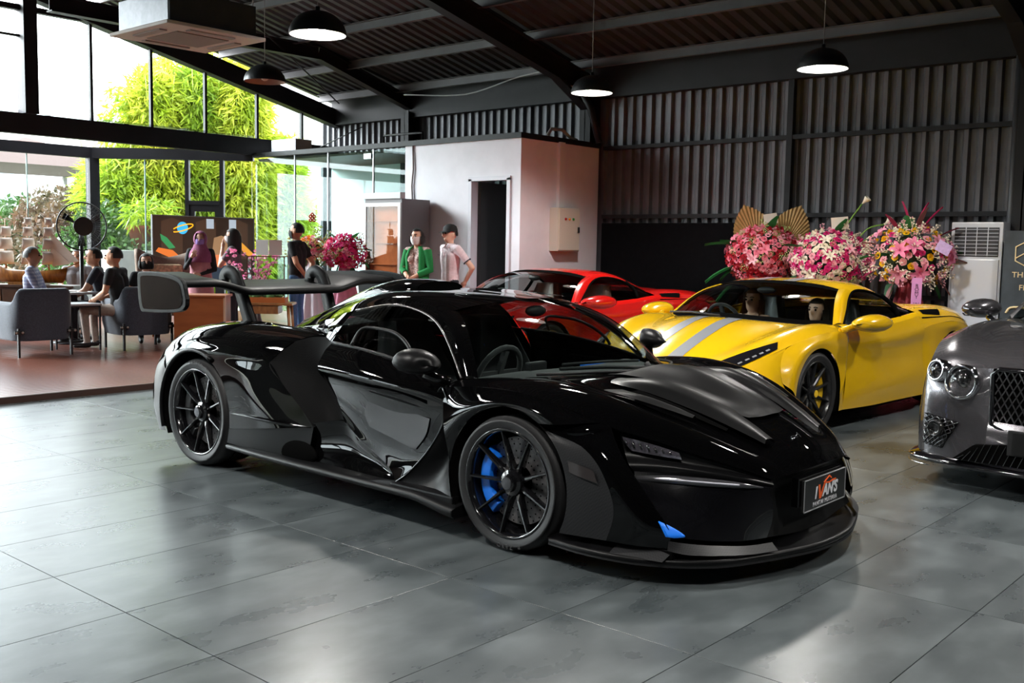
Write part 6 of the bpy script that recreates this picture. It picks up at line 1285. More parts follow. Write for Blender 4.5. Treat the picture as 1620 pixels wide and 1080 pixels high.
    for g in (1, -1): b.sphere(hc+Vector((g*.083, .015, -.005))*hs, .024*hs, 8, 6, (.4, .8, 1.2))
    me0 = b.mesh('body'); tmp = bpy.data.objects.new('tmp', me0); COL.objects.link(tmp)
    md = tmp.modifiers.new('r', 'REMESH'); md.mode = 'VOXEL'; md.voxel_size = .0135*s; md.use_smooth_shade = True
    sm_ = tmp.modifiers.new('s', 'SMOOTH'); sm_.iterations = 4; sm_.factor = .5
    dg = bpy.context.evaluated_depsgraph_get(); me = bpy.data.meshes.new_from_object(tmp.evaluated_get(dg)); bpy.data.objects.remove(tmp); bpy.data.meshes.remove(me0); me.name = 'body'
    # fingers joined to the body mesh
    fb = B()
    for sd, g in (('L', 1), ('R', -1)):
        d = (J['wr'+sd]-J['el'+sd]).normalized(); up = Vector((0, -1, 0)) if abs(d.y) < .7 else Vector((0, 0, 1)); sx = d.cross(up).normalized(); nn = sx.cross(d)
        pc = J['wr'+sd]+d*.05*s; capsule(fb, J['wr'+sd], .026*s, pc, .033*s, 8)
        for q in range(4):
            o_ = sx*(.027-.018*q)*s; ln = (.065, .075, .07, .055)[q]*s; fb.tube([pc+o_+d*.015*s, pc+o_+d*(.03*s+ln*.5)+nn*.006*s, pc+o_+d*(.03*s+ln)-nn*.012*s], [.009*s, .0085*s, .006*s], 6)
        fb.tube([pc+sx*.028*s-d*.02*s, pc+sx*.05*s+d*.015*s, pc+sx*.048*s+d*.045*s], [.011*s, .010*s, .007*s], 6)
    fm = fb.mesh('f'); bm = bmesh.new(); bm.from_mesh(me); nf = len(bm.faces); bm.from_mesh(fm); bm.to_mesh(me); bm.free(); bpy.data.meshes.remove(fm)
    me.polygons.foreach_set('use_smooth', [True]*len(me.polygons))
    ms = {'skin': mat('skin'+skin, SK[skin], .5), 'top': mat('cloth'+top, top, .85, var=.10, scale=40, bump=.1), 'bottom': mat('cloth'+bottom, bottom, .85, var=.12, scale=40, bump=.1), 'shoe': mat('shoe'+shoe, shoe, .5)}
    order = ['skin', 'top', 'bottom', 'shoe']; me.materials.clear()
    for k in order: me.materials.append(ms[k])
    n = len(me.polygons); c = np.zeros(n*3); me.polygons.foreach_get('center', c); c = c.reshape(-1, 3); best = np.full(n, 9.); idx = np.zeros(n, int)
    for a, ra, e, rc, tg in bones:
        a_ = np.array(a); d = np.array(e)-a_; tt = np.clip(((c-a_)@d)/(d@d), 0, 1); dist = np.linalg.norm(c-(a_+tt[:, None]*d), axis=1)-(ra+(rc-ra)*tt); mk_ = dist < best; best[mk_] = dist[mk_]; idx[mk_] = order.index(tg)
    hz_ = np.array(hc); idx[np.linalg.norm(c-hz_-np.array([0, 0, .0]), axis=1) < .135*hs] = 0
    if sit is None: idx[(idx == 1) & (c[:, 2] < (.90)*s) & (np.abs(c[:, 0]) < .17*s)] = 2
    idx[nf:] = 0
    me.polygons.foreach_set('material_index', idx.tolist())
    body = link('body', me, None, t)
    # head details
    hd = []
    for g in (1, -1):
        B().sphere(hc+Vector((g*.033, -.086, .018))*hs, .0115*hs, 8, 6).obj('eye', mat('eye_dark', (.02, .012, .01), .2), t)
        B().tube([hc+Vector((g*.018, -.096, .042))*hs, hc+Vector((g*.036, -.095, .047))*hs, hc+Vector((g*.054, -.08, .040))*hs], .005*hs, 5).obj('eyebrow', mat('brow_dark', (.02, .014, .012), .8), t)
    if not mask: B().tube([hc+Vector((-.022, -.074, -.056))*hs, hc+Vector((0, -.081, -.058))*hs, hc+Vector((.022, -.074, -.056))*hs], .0048*hs, 6).obj('mouth', mat('lip_tone', '#9a4c44', .5), t)
    else:
        P = [[hc+Vector((.082*math.sin(a)*w_, .002-.108*math.cos(a)*w_*dpt, z))*hs for a in np.linspace(-1.25, 1.25, 11)] for z, w_, dpt in ((.012, 1.02, 1.02), (-.02, 1.03, 1.10), (-.06, .98, 1.06), (-.10, .80, .95))]
        b = B(); b.grid(np.array(P)); b.obj('face_mask', mat('mask'+mask, mask, .8), t)
    if hijab:
        HM = mat('hijab'+hijab, hijab, .85, var=.1, scale=30); b = B(); v = []; f = []; n, m = 24, 14; R_ = .122*hs
        for i in range(m+1):
            ph = math.pi*i/m*.9
            for k in range(n): a = 2*math.pi*k/n; v.append(tuple(hc+Vector((math.sin(ph)*math.cos(a)*.9*R_, .01+math.sin(ph)*math.sin(a)*1.03*R_, .012+math.cos(ph)*1.12*R_))))
        for i in range(m):
            for k in range(n):
                fr = -math.sin(2*math.pi*(k+.5)/n)
                if not (fr > .62 and 4 <= i <= 10): f.append((i*n+k, (i+1)*n+k, (i+1)*n+(k+1) % n, i*n+(k+1) % n))
        b.add(v, f, True)
        P = [[hc+Vector((r*math.cos(a), r*.85*math.sin(a)-.01, z))*hs for a in np.linspace(0, 2*math.pi, 21)] for z, r in ((-.07, .10), (-.12, .115), (-.19, .165), (-.27, .19), (-.36, .185))]; b.grid(np.array(P)); b.obj('headscarf', HM, t)
    elif cap:
        b = B(); CM = mat('cap'+cap, cap, .8); pr_ = [(.105*hs, .0), (.103*hs, .035*hs), (.088*hs, .075*hs), (.05*hs, .10*hs), (.0, .108*hs)]; b.lathe(pr_, 20, hc+Vector((0, .008, .045))*hs)
        P = [[hc+Vector((r*math.sin(a), .008-r*math.cos(a)*1.05-ex*math.cos(a)**2*1.0, .048-ex*.25))*hs for a in np.linspace(-1.1, 1.1, 11)] for r, ex in ((.10, 0), (.105, .04), (.105, .085))]; b.grid(np.array(P)); o = b.obj('cap', CM, t)
        b = hair_mesh('short', hc, hs*.98); b.obj('hair', mat('hair'+hairc, hairc, .6), t)
    elif hair: b = hair_mesh(hair, hc, hs); b.obj('hair', mat('hair'+hairc, hairc, .5, bump=.2, scale=60), t)
    if extra: extra(t, J, s)
    return t
def cardigan(col):
    def fn(t, J, s):
        b = B(); P = []
        for z, r in ((1.455, .075), (1.41, .15), (1.30, .195), (1.15, .185), (1.0, .185), (.80, .20)): P.append([(r*math.sin(a)*s, r*.72*-math.cos(a)*s, z*s) for a in np.linspace(.55, 2*math.pi-.55, 22)])
        b.grid(np.array(P)); o = b.obj('cardigan', mat('knit'+col, col, .9, var=.12, scale=50), t); o.modifiers.new('thickness', 'SOLIDIFY').thickness = .012
        for sd in 'LR':
            b = B(); b.tube([J['sh'+sd]+Vector((0, 0, .01)), J['sh'+sd]*.5+J['el'+sd]*.5, J['el'+sd], J['el'+sd]*.35+J['wr'+sd]*.65], [.068*s, .062*s, .055*s, .046*s], 12, caps=False); b.obj('cardigan_sleeve', mat('knit'+col, col, .9), t)
    return fn
def tunic(col, zlo=.62):
    def fn(t, J, s):
        b = B(); P = [[(r*math.sin(a)*s, r*.70*-math.cos(a)*s, z*s) for a in np.linspace(0, 2*math.pi, 24)] for z, r in ((1.36, .165), (1.25, .182), (1.08, .165), (.95, .185), (.80, .20), (zlo, .21))]
        b.grid(np.array(P)); b.obj('tunic', mat('cloth'+col, col, .85, var=.1, scale=30), t)
    return fn
def collar(col):
    def fn(t, J, s):
        b = B(); P = [[(r*math.sin(a)*s, (r*-math.cos(a)+.0)*s, z*s) for a in np.linspace(.3, 2*math.pi-.3, 18)] for z, r in ((1.455, .062), (1.425, .085), (1.395, .105))]; b.grid(np.array(P)); o = b.obj('collar', mat('cloth'+col, col, .85), t); o.modifiers.new('thickness', 'SOLIDIFY').thickness = .006
        if col == '#e9d6dc':
            for sd in 'LR':
                m_ = J['sh'+sd]*.45+J['el'+sd]*.55; d = (J['el'+sd]-J['sh'+sd]).normalized(); B().tube([m_+d*.03*s, m_+d*.045*s], .064*s, 12, caps=False).obj('cuff_stripe', mat('navy_stripe', (.02, .02, .04), .8), t)
            B().box(-.13*s, -.06*s, -.135*s, -.128*s, 1.285*s, 1.297*s).obj('chest_mark', mat('navy_stripe', (.02, .02, .04), .8), t)
            B().box(-.012*s, .012*s, -.128*s, -.12*s, 1.28*s, 1.40*s).obj('placket', mat('cloth'+col, col, .85), t)
    return fn
def plaid(name, c1, c2):
    m = mat(name, c1, .85); t = m.node_tree; b = t.nodes['Principled BSDF']; tcn = t.nodes.new('ShaderNodeTexCoord'); prev = None
    for ax in ('X', 'Z'):
        wv = t.nodes.new('ShaderNodeTexWave'); wv.bands_direction = ax; wv.inputs['Scale'].default_value = 7; t.links.new(tcn.outputs['Object'], wv.inputs['Vector']); mx = t.nodes.new('ShaderNodeMix'); mx.data_type = 'RGBA'
        t.links.new(wv.outputs['Fac'], mx.inputs[0]); mx.inputs[7].default_value = (*lin(c2), 1)
        if prev is None: mx.inputs[6].default_value = (*lin(c1), 1)
        else: t.links.new(prev, mx.inputs[6])
        mr = t.nodes.new('ShaderNodeMath'); mr.operation = 'MULTIPLY'; mr.inputs[1].default_value = .55; t.links.new(wv.outputs['Fac'], mr.inputs[0]); t.links.new(mr.outputs[0], mx.inputs[0]); prev = mx.outputs[2]
    t.links.new(prev, b.inputs['Base Color']); return m
plaid('cloth#a9b2cc', '#c4c8d8', '#4a5a8c'); mat('cloth#b89a94', '#b89a94', .85, var=.75, scale=55)
def plc(px, py, D): p = at(px, py, D=D); return (p.x, p.y, DZ), p.z-DZ
L1, h1_ = plc(713, 362, 13.95); person('man in white polo shirt and black cap before the office door', L1, (-.25, -.97), 'd', '#e9d6dc', '#20222a', 1.66, cap='#0b0b0c', arms={'elL': (.33, .16, 1.12), 'wrL': (.20, .13, .93), 'elR': (-.27, .10, 1.10), 'wrR': (-.19, .14, .88)}, extra=collar('#e9d6dc'))
L2, _ = plc(661, 365, 13.9); person('woman in green cardigan and white mask with folded hands', L2, (.2, -.98), 'c', '#b89a94', '#2a2022', 1.61, hair='bob', mask='#e6e2e0', arms={'elL': (.24, -.02, 1.12), 'wrL': (.03, -.19, 1.0), 'elR': (-.24, -.02, 1.12), 'wrR': (-.05, -.20, 1.03)}, fem=True, extra=cardigan('#157a3c'))
L3, _ = plc(470, 352, 14.6); person('man in black polo, black mask and jeans with hands behind back', L3, (-.9, -.43), 'a', '#121214', '#3d5f86', 1.67, mask='#101012', arms={'elL': (.25, .12, 1.12), 'wrL': (.08, .17, .95), 'elR': (-.25, .12, 1.12), 'wrR': (-.05, .17, .93)}, extra=collar('#121214'))
L4, _ = plc(317, 369, 14.8); person('woman in mauve headscarf, pink vest and lilac mask', L4, (.75, -.66), 'c', '#17171a', '#2a2a30', 1.52, hijab='#8c4a6c', mask='#9a7ac0', sleeve='long', hair=None, fem=True, arms={'elL': (.23, -.02, 1.10), 'wrL': (.02, -.20, 1.02), 'elR': (-.22, -.10, 1.12), 'wrR': (-.10, -.22, 1.30)}, extra=tunic('#c98a92', .70))
L5, _ = plc(369, 363, 14.4); person('long-haired woman in grey blouse holding her hand to her face', L5, (-.7, -.72), 'c', '#6d5f66', '#23242c', 1.57, hair='long', mask='#cfc4c4', fem=True, arms={'elL': (.20, -.16, 1.14), 'wrL': (.05, -.15, 1.42), 'elR': (-.24, .02, 1.10), 'wrR': (-.14, -.16, .95)})
# seated people in the lounge
p_ = at(50, 408, D=13.5); person('grey-haired man in blue checked shirt seated at the left', (p_.x, p_.y, DZ), (.55, .83), 'b', '#a9b2cc', '#2b2d38', 1.66, sit=.44, sleeve='long', hairc='#2c2a29', arms={'elL': (.25, -.12, 1.10), 'wrL': (.06, -.32, 1.06), 'elR': (-.25, -.12, 1.10), 'wrR': (-.06, -.34, 1.06)})
p_ = at(122, 420, D=16.0); person('man in grey shirt seated farthest behind the fan', (p_.x, p_.y, DZ), (.8, -.6), 'a', '#7d7a7c', '#2b2d38', 1.62, sit=.42)
p_ = at(166, 409, D=13.9); person('man in navy shirt reaching across the low table', (p_.x, p_.y, DZ), (-.55, -.83), 'a', '#1a1d28', '#23242c', 1.68, sit=.44, lean=.22, arms={'elL': (.24, -.20, 1.12), 'wrL': (.12, -.42, 1.02), 'elR': (-.24, -.2, 1.12), 'wrR': (-.1, -.42, 1.0)})
p_ = at(190, 405, D=12.95); person('man in black shirt and pale trousers seated with back turned', (p_.x, p_.y, DZ), (-.80, -.60), 'a', '#0f1013', '#a8988e', 1.70, sit=.44, lean=.12, shoe='#101012')
p_ = at(231, 418, D=14.1); person('woman with black hair and black mask peeking over the armchair', (p_.x, p_.y, DZ), (.9, -.42), 'c', '#15161c', '#1d1e25', 1.60, sit=.42, hair='bob', mask='#0e0e10', fem=True)
# two women seated in the yellow coupe
def incar(car, x, y, label, **kw):
    hd = car.rotation_euler.z; f = (math.cos(hd), math.sin(hd)); l = (-f[1], f[0]); q = car.location; return person(label, (q.x+f[0]*x+l[0]*y, q.y+f[1]*x+l[1]*y, .0), f, **kw)
kw = dict(legs={'knL': (.11, -.42, .50), 'knR': (-.11, -.42, .50), 'anL': (.11, -.74, .30), 'anR': (-.11, -.74, .30), 'toeL': (.11, -.82, .38), 'toeR': (-.11, -.82, .38)})
incar(yel, -1.13, -.36, 'brown-haired woman seated at the wheel side of the yellow coupe', skin='d', top='#b08a76', bottom='#1a1a1f', height=1.56, sit=.33, hair='long', hairc='#6e4a33', fem=True, lean=-.12, **kw)
incar(yel, -1.10, .36, 'dark-haired smiling woman in the near seat of the yellow coupe', skin='d', top='#26201f', bottom='#1a1a1f', height=1.50, sit=.31, hair='long', hairc='#120c0a', fem=True, lean=.05, **kw)
# ------------------------------------------------------------------ flowers
def rose_mesh(n=5):
    b = B()
    for L_, (r, z, tilt, cnt) in enumerate(((.30, .25, .2, 3), (.62, .12, .55, 4), (1.0, -.05, .95, 5))):
        for k in range(cnt):
            a = 2*math.pi*k/cnt+L_*.6; P = []
            for v in (0, .5, 1):
                row = []
                for u in (-1, 0, 1):
                    ang = a+u*(1.15 if L_ < 2 else .75); rr = r*(.35+.65*v)*(1-.1*u*u); row.append((rr*math.cos(ang), rr*math.sin(ang), z+(.55-.35*tilt)*v-.12*tilt*v*v))
                P.append(row)
            b.grid(np.array(P))
    return b.mesh('rose')
def lily_mesh():
    b = B()
    for k in range(6):
        a = 2*math.pi*k/6; ca, sa = math.cos(a), math.sin(a); P = []
        for v, w_, z in ((0.05, .08, .0), (.4, .24, .32), (.8, .22, .42), (1.15, .02, .25)): P.append([(ca*v-sa*w_*u, sa*v+ca*w_*u, z+.06*abs(u)) for u in (-1, 0, 1)])
        b.grid(np.array(P))
    for k in range(5): a = 2*math.pi*k/5; b.tube([(0, 0, .1), (.2*math.cos(a), .2*math.sin(a), .55)], .025, 4)
    return b.mesh('lily')
def ball_mesh():
    b = B(); r = random.Random(2)
    for k in range(46):
        z = 1-2*(k+.5)/46; a = k*2.4; q = math.sqrt(1-z*z); c = Vector((q*math.cos(a), q*math.sin(a), z*.85)); n_ = c.normalized(); u = n_.orthogonal().normalized(); v = n_.cross(u)
        b.add([c+u*.17, c+v*.17+n_*.04, c-u*.17, c-v*.17+n_*.04, c-n_*.05], [(0, 1, 2, 3)])
    return b.mesh('hydrangea')
def spray_mesh():
    b = B(); r = random.Random(4)
    for k in range(7):
        a = r.random()*6.28; e = Vector((.8*math.cos(a)*r.random(), .8*math.sin(a)*r.random(), .6+.9*r.random())); b.tube([(0, 0, 0), e], .02, 3, caps=False); b.sphere(e, .13, 6, 4)
    return b.mesh('filler_spray')
def leaf_mesh(w_=.32, fold=.08):
    P = []
    for v in np.linspace(0, 1, 7):
        hw = w_*math.sin(math.pi*min(1, v*.93+.04))**.8; P.append([(-hw, v, fold*1.0-.25*v*v), (0, v, -.25*v*v), (hw, v, fold-.25*v*v)])
    b = B(); b.grid(np.array(P)); return b.mesh('leaf')
def fan_mesh(n=22):
    """pleated dried palm leaf"""
    b = B(); P = []
    for v in (.06, .35, .7, .93, 1.0):
        row = []
        for k in range(2*n+1):
            a = math.radians(-68+136*k/(2*n)); edge = 1-.44*abs(k/n-1)**.8 - (.02 if k % 2 and v > .9 else 0); r = v*edge; row.append((r*math.sin(a), (.028 if k % 2 else -.0)*v, r*math.cos(a)))
        P.append(row)
    b.grid(np.array(P), smooth=False); return b.mesh('palm_fan')
ROSE, LILY, BALL, SPRAY, LEAF = rose_mesh(), lily_mesh(), ball_mesh(), spray_mesh(), leaf_mesh()
FCACHE = {}
def fmesh(base, col):
    k = (base.name, col)
    if k not in FCACHE:
        m = base.copy(); m.materials.clear(); m.materials.append(leafmat('petal'+col, col, col, .25, .6)); FCACHE[k] = m
    return FCACHE[k]
GLV = leafmat('glossy_leaf', '#1f5a2a', '#2f7a38', .2, .3)
def put(parent, me, name, p, d, sc, spin=0.):
    o = bpy.data.objects.new(name, me); COL.objects.link(o); o.parent = parent; q = Vector(d).to_track_quat('Z', 'Y').to_matrix().to_4x4(); o.matrix_local = Matrix.Translation(p) @ q @ Matrix.Rotation(spin, 4, 'Z') @ Matrix.Diagonal((sc, sc, sc, 1)); return o
def bouquet(p, label, R_, recipe, seed, zc, skirt=None, leaves=8, flat=(1, .7, .85), facing=(0.55, -.83)):
    t = empty('flower_arrangement', p); tag(t, label, 'flowers', 'congratulation flower stands'); r = random.Random(seed); c = Vector((0, 0, zc))
    f = Vector((facing[0], facing[1], 0)).normalized(); sx = Vector((-f.y, f.x, 0))
    B().sphere((0, 0, 0), R_*.72, 14, 10, (1, 1, 1)).obj('foam_base', mat('foliage_core', '#22351f', .9, var=.4, scale=20), t, loc=c).scale = (.95, .8, .85)
    tot = sum(n for _, _, n, _, _ in recipe); i = 0; items = [it for it in recipe for _ in range(it[2])]; r.shuffle(items)
    for k, (kind, cols, n, sc, push) in enumerate(items):
        z = 1-1.75*(k+.5)/tot; a = k*2.39996; q = math.sqrt(max(0, 1-z*z)); d = Vector((q*math.cos(a), q*math.sin(a), z))
        if d.dot(f) < -.35: d = d-f*(2*d.dot(f))
        loc = sx*(d.dot(sx)*R_*flat[0])+f*(d.dot(f)*R_*flat[1])+Vector((0, 0, d.z*R_*flat[2])); me = {'rose': ROSE, 'lily': LILY, 'hydrangea': BALL, 'filler_spray': SPRAY}[kind]
        put(t, fmesh(me, r.choice(cols)), kind, c+loc*push, d+Vector((0, 0, .15)), sc*r.uniform(.85, 1.15), r.random()*6)
    for k in range(leaves):
        a = 2*math.pi*k/leaves+.4; d = sx*math.cos(a)+Vector((0, 0, math.sin(a)*.8-.1))+f*.1
        m_ = fmesh(LEAF, '#2c6a35') if k % 3 else fmesh(LEAF, '#1f5028'); o = bpy.data.objects.new('leaf', m_); COL.objects.link(o); o.parent = t; q = d.to_track_quat('Y', 'Z').to_matrix().to_4x4(); o.matrix_local = Matrix.Translation(c+d*R_*.6) @ q @ Matrix.Diagonal((R_*.75, R_*.75, R_*.75, 1))
    for k in range(3):
        a = 2*math.pi*k/3+.3; B().tube([(.05*math.cos(a), .05*math.sin(a), zc-.1), (.26*math.cos(a), .26*math.sin(a), 0)], .014, 6).obj('stand_leg', STRUCT, t)
    if skirt:
        P = [[(rr*(1+.10*math.sin(9*a))*math.cos(a), rr*(1+.10*math.sin(9*a))*math.sin(a), z) for a in np.linspace(0, 2*math.pi, 55)] for z, rr in ((zc-.15, .07), (zc-.35, .12), (zc-.7, .19), (.02, .28))]
        b = B(); b.grid(np.array(P)); b.obj('drape', skirt, t)
    return t, c, f, sx
def card(t, p, face, w_, h_, m_, tilt=.2, roll=0.): 
    o = B().box(-w_/2, w_/2, -.004, .004, -h_/2, h_/2).obj('card', m_, t); o.matrix_local = Matrix.Translation(p) @ Matrix.Rotation(math.atan2(face.y, face.x)+math.pi/2, 4, 'Z') @ Matrix.Rotation(roll, 4, 'Y') @ Matrix.Rotation(tilt, 4, 'X'); return o
PAPER = mat('ivory_envelope', (.72, .64, .56), .6, var=.05); CAMF = (.5, -.86)
RED, PINK, HOT, WHT, LIME, YELF, BUR, PEA, ORA, LPK = '#b3122a', '#f08aa0', '#e02f86', '#f3ead8', '#c6d48a', '#f2c40f', '#6e1030', '#f0a878', '#e8862a', '#f6b9c6'
fp1 = at(1208, 405, Y=12.05); b1, c1, f1, s1x = bouquet((fp1.x, fp1.y, 0), 'red and pink flower stand with golden palm fans', .46, [('rose', [RED, RED, PINK, PINK, LPK], 230, .044, 1), ('lily', [PINK, LPK], 6, .075, 1.02), ('hydrangea', [LIME], 12, .05, 1), ('filler_spray', [LPK, LIME], 16, .06, 1)], 11, fp1.z, None, 6)
FANM = fan_mesh(); GOLD = mat('gold_dried_palm', (.40, .25, .095), .45, .35, var=.15, scale=8)
for sd, an in ((-1, -.06), (1, .26)):
    m_ = FANM if sd < 0 else FANM; o = link('palm_fan', m_, GOLD if sd < 0 else None, b1); ang = math.atan2(f1.y, f1.x)+math.pi/2; o.matrix_local = Matrix.Translation(c1-f1*.12+s1x*an+Vector((0, 0, .12))) @ Matrix.Rotation(ang, 4, 'Z') @ Matrix.Rotation(sd*.36, 4, 'Y') @ Matrix.Diagonal((.50, .50, .58, 1))
card(b1, c1-f1*.02+Vector((0, 0, .48))+s1x*.07, f1, .17, .13, PAPER, -.1, -.15)
b = B(); b.beam(c1-f1*.02+Vector((0, 0, .2)), c1-f1*.02+Vector((0, 0, .45))+s1x*.07, .006, .006); b.obj('card_stick', OAK, b1)
RIB = mat('pink_ribbon', '#e889c0', .4, var=.08, scale=10); rb2 = B().box(-.05, .05, -.004, .004, -.45, 0).obj('ribbon', RIB, b1); rb2.matrix_local = Matrix.Translation(c1+f1*.36+s1x*.05+Vector((0, 0, -.26))) @ Matrix.Rotation(math.atan2(f1.y, f1.x)+math.pi/2, 4, 'Z')
bw = B(); bw.add([c1+f1*.34+s1x*x+Vector((0, 0, z)) for x, z in ((0, -.33), (-.20, -.24), (-.22, -.42), (.20, -.24), (.22, -.42))], [(0, 1, 2), (0, 4, 3)]); bw.obj('bow', mat('red_satin', '#b0121f', .35), b1)
for q, an in (((-.50, -.15), 2.7), ((-.46, .12), 2.2), ((.42, -.25), -.5), ((-.40, -.32), 3.6)):
    o = bpy.data.objects.new('leaf', fmesh(LEAF, '#256b34')); COL.objects.link(o); o.parent = b1; d = s1x*(-1 if q[0] < 0 else 1)+Vector((0, 0, q[1]*2)); o.matrix_local = Matrix.Translation(c1+s1x*q[0]*.7+Vector((0, 0, q[1]))) @ d.to_track_quat('Y', 'Z').to_matrix().to_4x4() @ Matrix.Diagonal((.42, .42, .42, 1))
fp2 = at(1314, 413, Y=12.0); b2, c2, f2, s2x = bouquet((fp2.x, fp2.y, 0), 'white and magenta flower stand in the middle with calla lilies', .46, [('rose', [WHT, WHT, HOT, HOT, LPK], 220, .044, 1), ('lily', [LPK, WHT], 8, .075, 1.02), ('hydrangea', [WHT, LIME], 16, .055, 1), ('filler_spray', [LPK, WHT], 16, .06, 1)], 12, fp2.z, None, 6)
card(b2, c2+f2*.05+Vector((0, 0, .46))+s2x*.08, f2, .20, .15, PAPER, -.1, -.1)
for pts in (((.1, .3), (.22, .52), (.34, .70)), ((.25, .2), (.42, .40), (.62, .46)), ((.3, .18), (.50, .34), (.70, .36))):
    st_ = B().tube(cr([tuple(c2+s2x*x+Vector((0, 0, z))) for x, z in pts], 8), .010, 6).obj('calla_stem', mat('calla_green', '#6f9a3c', .5), b2)
    e = c2+s2x*pts[-1][0]+Vector((0, 0, pts[-1][1])); b = B(); b.lathe([(.006, 0), (.02, .04), (.04, .08), (.045, .10)], 12); o = b.obj('calla_lily', mat('calla_white', '#efe8d4', .5), b2); o.matrix_local = Matrix.Translation(e) @ Matrix.Rotation(.8, 4, 'Y')
fp3 = at(1440, 408, Y=11.95); b3, c3, f3, s3x = bouquet((fp3.x, fp3.y, 0), 'pink lily and yellow flower stand with burgundy drape', .43, [('rose', [YELF, YELF, YELF, LPK, LPK, HOT], 90, .045, 1), ('lily', ['#f0a0bc', '#e884a8'], 9, .11, 1.05), ('hydrangea', ['#dfe6c4'], 5, .08, 1), ('filler_spray', [WHT, LPK, WHT], 70, .07, 1.04)], 13, fp3.z, mat('burgundy_net', '#7d1226', .7, var=.2, scale=20), 5)
for k in range(9):
    a = 2*math.pi*k/9; o = bpy.data.objects.new('burgundy_leaf', fmesh(LEAF, '#7a1038' if k % 2 else '#8d5a5a')); COL.objects.link(o); o.parent = b3; d = s3x*math.cos(a)+Vector((0, 0, math.sin(a)))+f3*.2; o.matrix_local = Matrix.Translation(c3+d*.34) @ d.to_track_quat('Y', 'Z').to_matrix().to_4x4() @ Matrix.Diagonal((.16, .26, .2, 1))
for x, h in ((-.03, .72), (.05, .62), (.12, .66)):
    o = bpy.data.objects.new('plume', fmesh(LEAF, '#b0124e')); COL.objects.link(o); o.parent = b3; d = Vector((0, 0, 1))+s3x*x*5; o.matrix_local = Matrix.Translation(c3+s3x*x+Vector((0, 0, .32))) @ d.to_track_quat('Y', 'Z').to_matrix().to_4x4() @ Matrix.Diagonal((.14, .34, .2, 1))
card(b3, c3+f3*.38+s3x*.26+Vector((0, 0, .12)), f3, .16, .13, mat('lilac_card', '#c6a6d8', .5, var=.15, scale=30), -.2, .5)
rb3 = B().box(-.055, .055, -.004, .004, -.70, 0).obj('ribbon', mat('lilac_pink_ribbon', '#e29ad2', .4), b3); MM = Matrix.Translation(c3+f3*.36+Vector((0, 0, -.22))) @ Matrix.Rotation(math.atan2(f3.y, f3.x)+math.pi/2, 4, 'Z'); rb3.matrix_local = MM
RL = mat('ribbon_ink', '#2a1030', .5)
for k, ch in enumerate('ROMY WIN'):
    if ch != ' ': text('ribbon_letter', ch, .058, RL, rb3, (0, -.006, -.09-k*.042), (math.pi/2, math.pi/2*0, 0), .0008)
# left flower stands by the glass front
fq = at(546, 400, D=14.8); b4, c4, f4, s4x = bouquet((fq.x, fq.y, DZ), 'magenta flower stand with pink drape beside the fridge', .31, [('rose', ['#f04a9c', '#ea3a84', '#f79ab4', '#d02848'], 150, .042, 1), ('hydrangea', [LIME], 8, .045, 1), ('filler_spray', [LIME, WHT], 8, .08, 1)], 14, fq.z-DZ, mat('pink_drape', '#e48aa8', .6, var=.1, scale=15), 8)
fq = at(494, 395, D=16.3); b5, c5, f5, s5x = bouquet((fq.x, fq.y, DZ), 'peach and orange flower stand with red knot behind the man', .25, [('rose', [ORA, PEA, LPK, PINK], 80, .042, 1), ('filler_spray', ['#c9b45a', LIME], 26, .10, 1.15)], 15, fq.z-DZ, mat('white_drape', '#d8d2d6', .6), 8)
b = B(); ck = c5+Vector((0, 0, .50)); 
for dx, dz in ((0, 0), (.03, .03), (-.03, .03), (.03, -.03), (-.03, -.03), (0, .06)): b.tube([ck+s5x*(dx+.02*math.cos(a))+Vector((0, 0, dz+.02*math.sin(a))) for a in np.linspace(0, 6.283, 9)[:-1]], .012, 5, closed=True)
b.obj('red_knot', mat('red_cord', '#c8181c', .5), b5)
fq = at(402, 415, D=13.9); t = empty('blossom_branch', (fq.x, fq.y, DZ)); tag(t, 'pink blossom branches in a vase beside the television', 'flowers')
B().lathe([(0, 0), (.10, 0), (.13, .2), (.08, .42), (.05, .5), (.06, .55)], 16).obj('vase', mat('dark_vase', (.04, .03, .03), .3), t); r = random.Random(3)
br = B(); tips = []
for k in range(12):
    a = r.random()*6.28; p0 = Vector((0, 0, .5)); pts = [p0]; d = Vector((math.cos(a)*.35, math.sin(a)*.35, 1)).normalized()
    for q in range(6): p0 = p0+d*.14+Vector((r.uniform(-.04, .04), r.uniform(-.04, .04), -.004*q)); pts.append(p0); tips.append(p0)
    br.tube(pts, [.008-.001*q for q in range(7)], 5)
br.obj('branches', mat('twig_brown', '#4a3026', .8), t)
for k, p0 in enumerate(tips):
    for q in range(3): put(t, fmesh(ROSE, r.choice(['#f78ac0', '#fba6cc', '#f9b4c8'])), 'blossom', p0+Vector((r.uniform(-.06, .06), r.uniform(-.06, .06), r.uniform(-.05, .05))), (r.uniform(-1, 1), r.uniform(-1, 1), 1), .030*r.uniform(.7, 1.3))
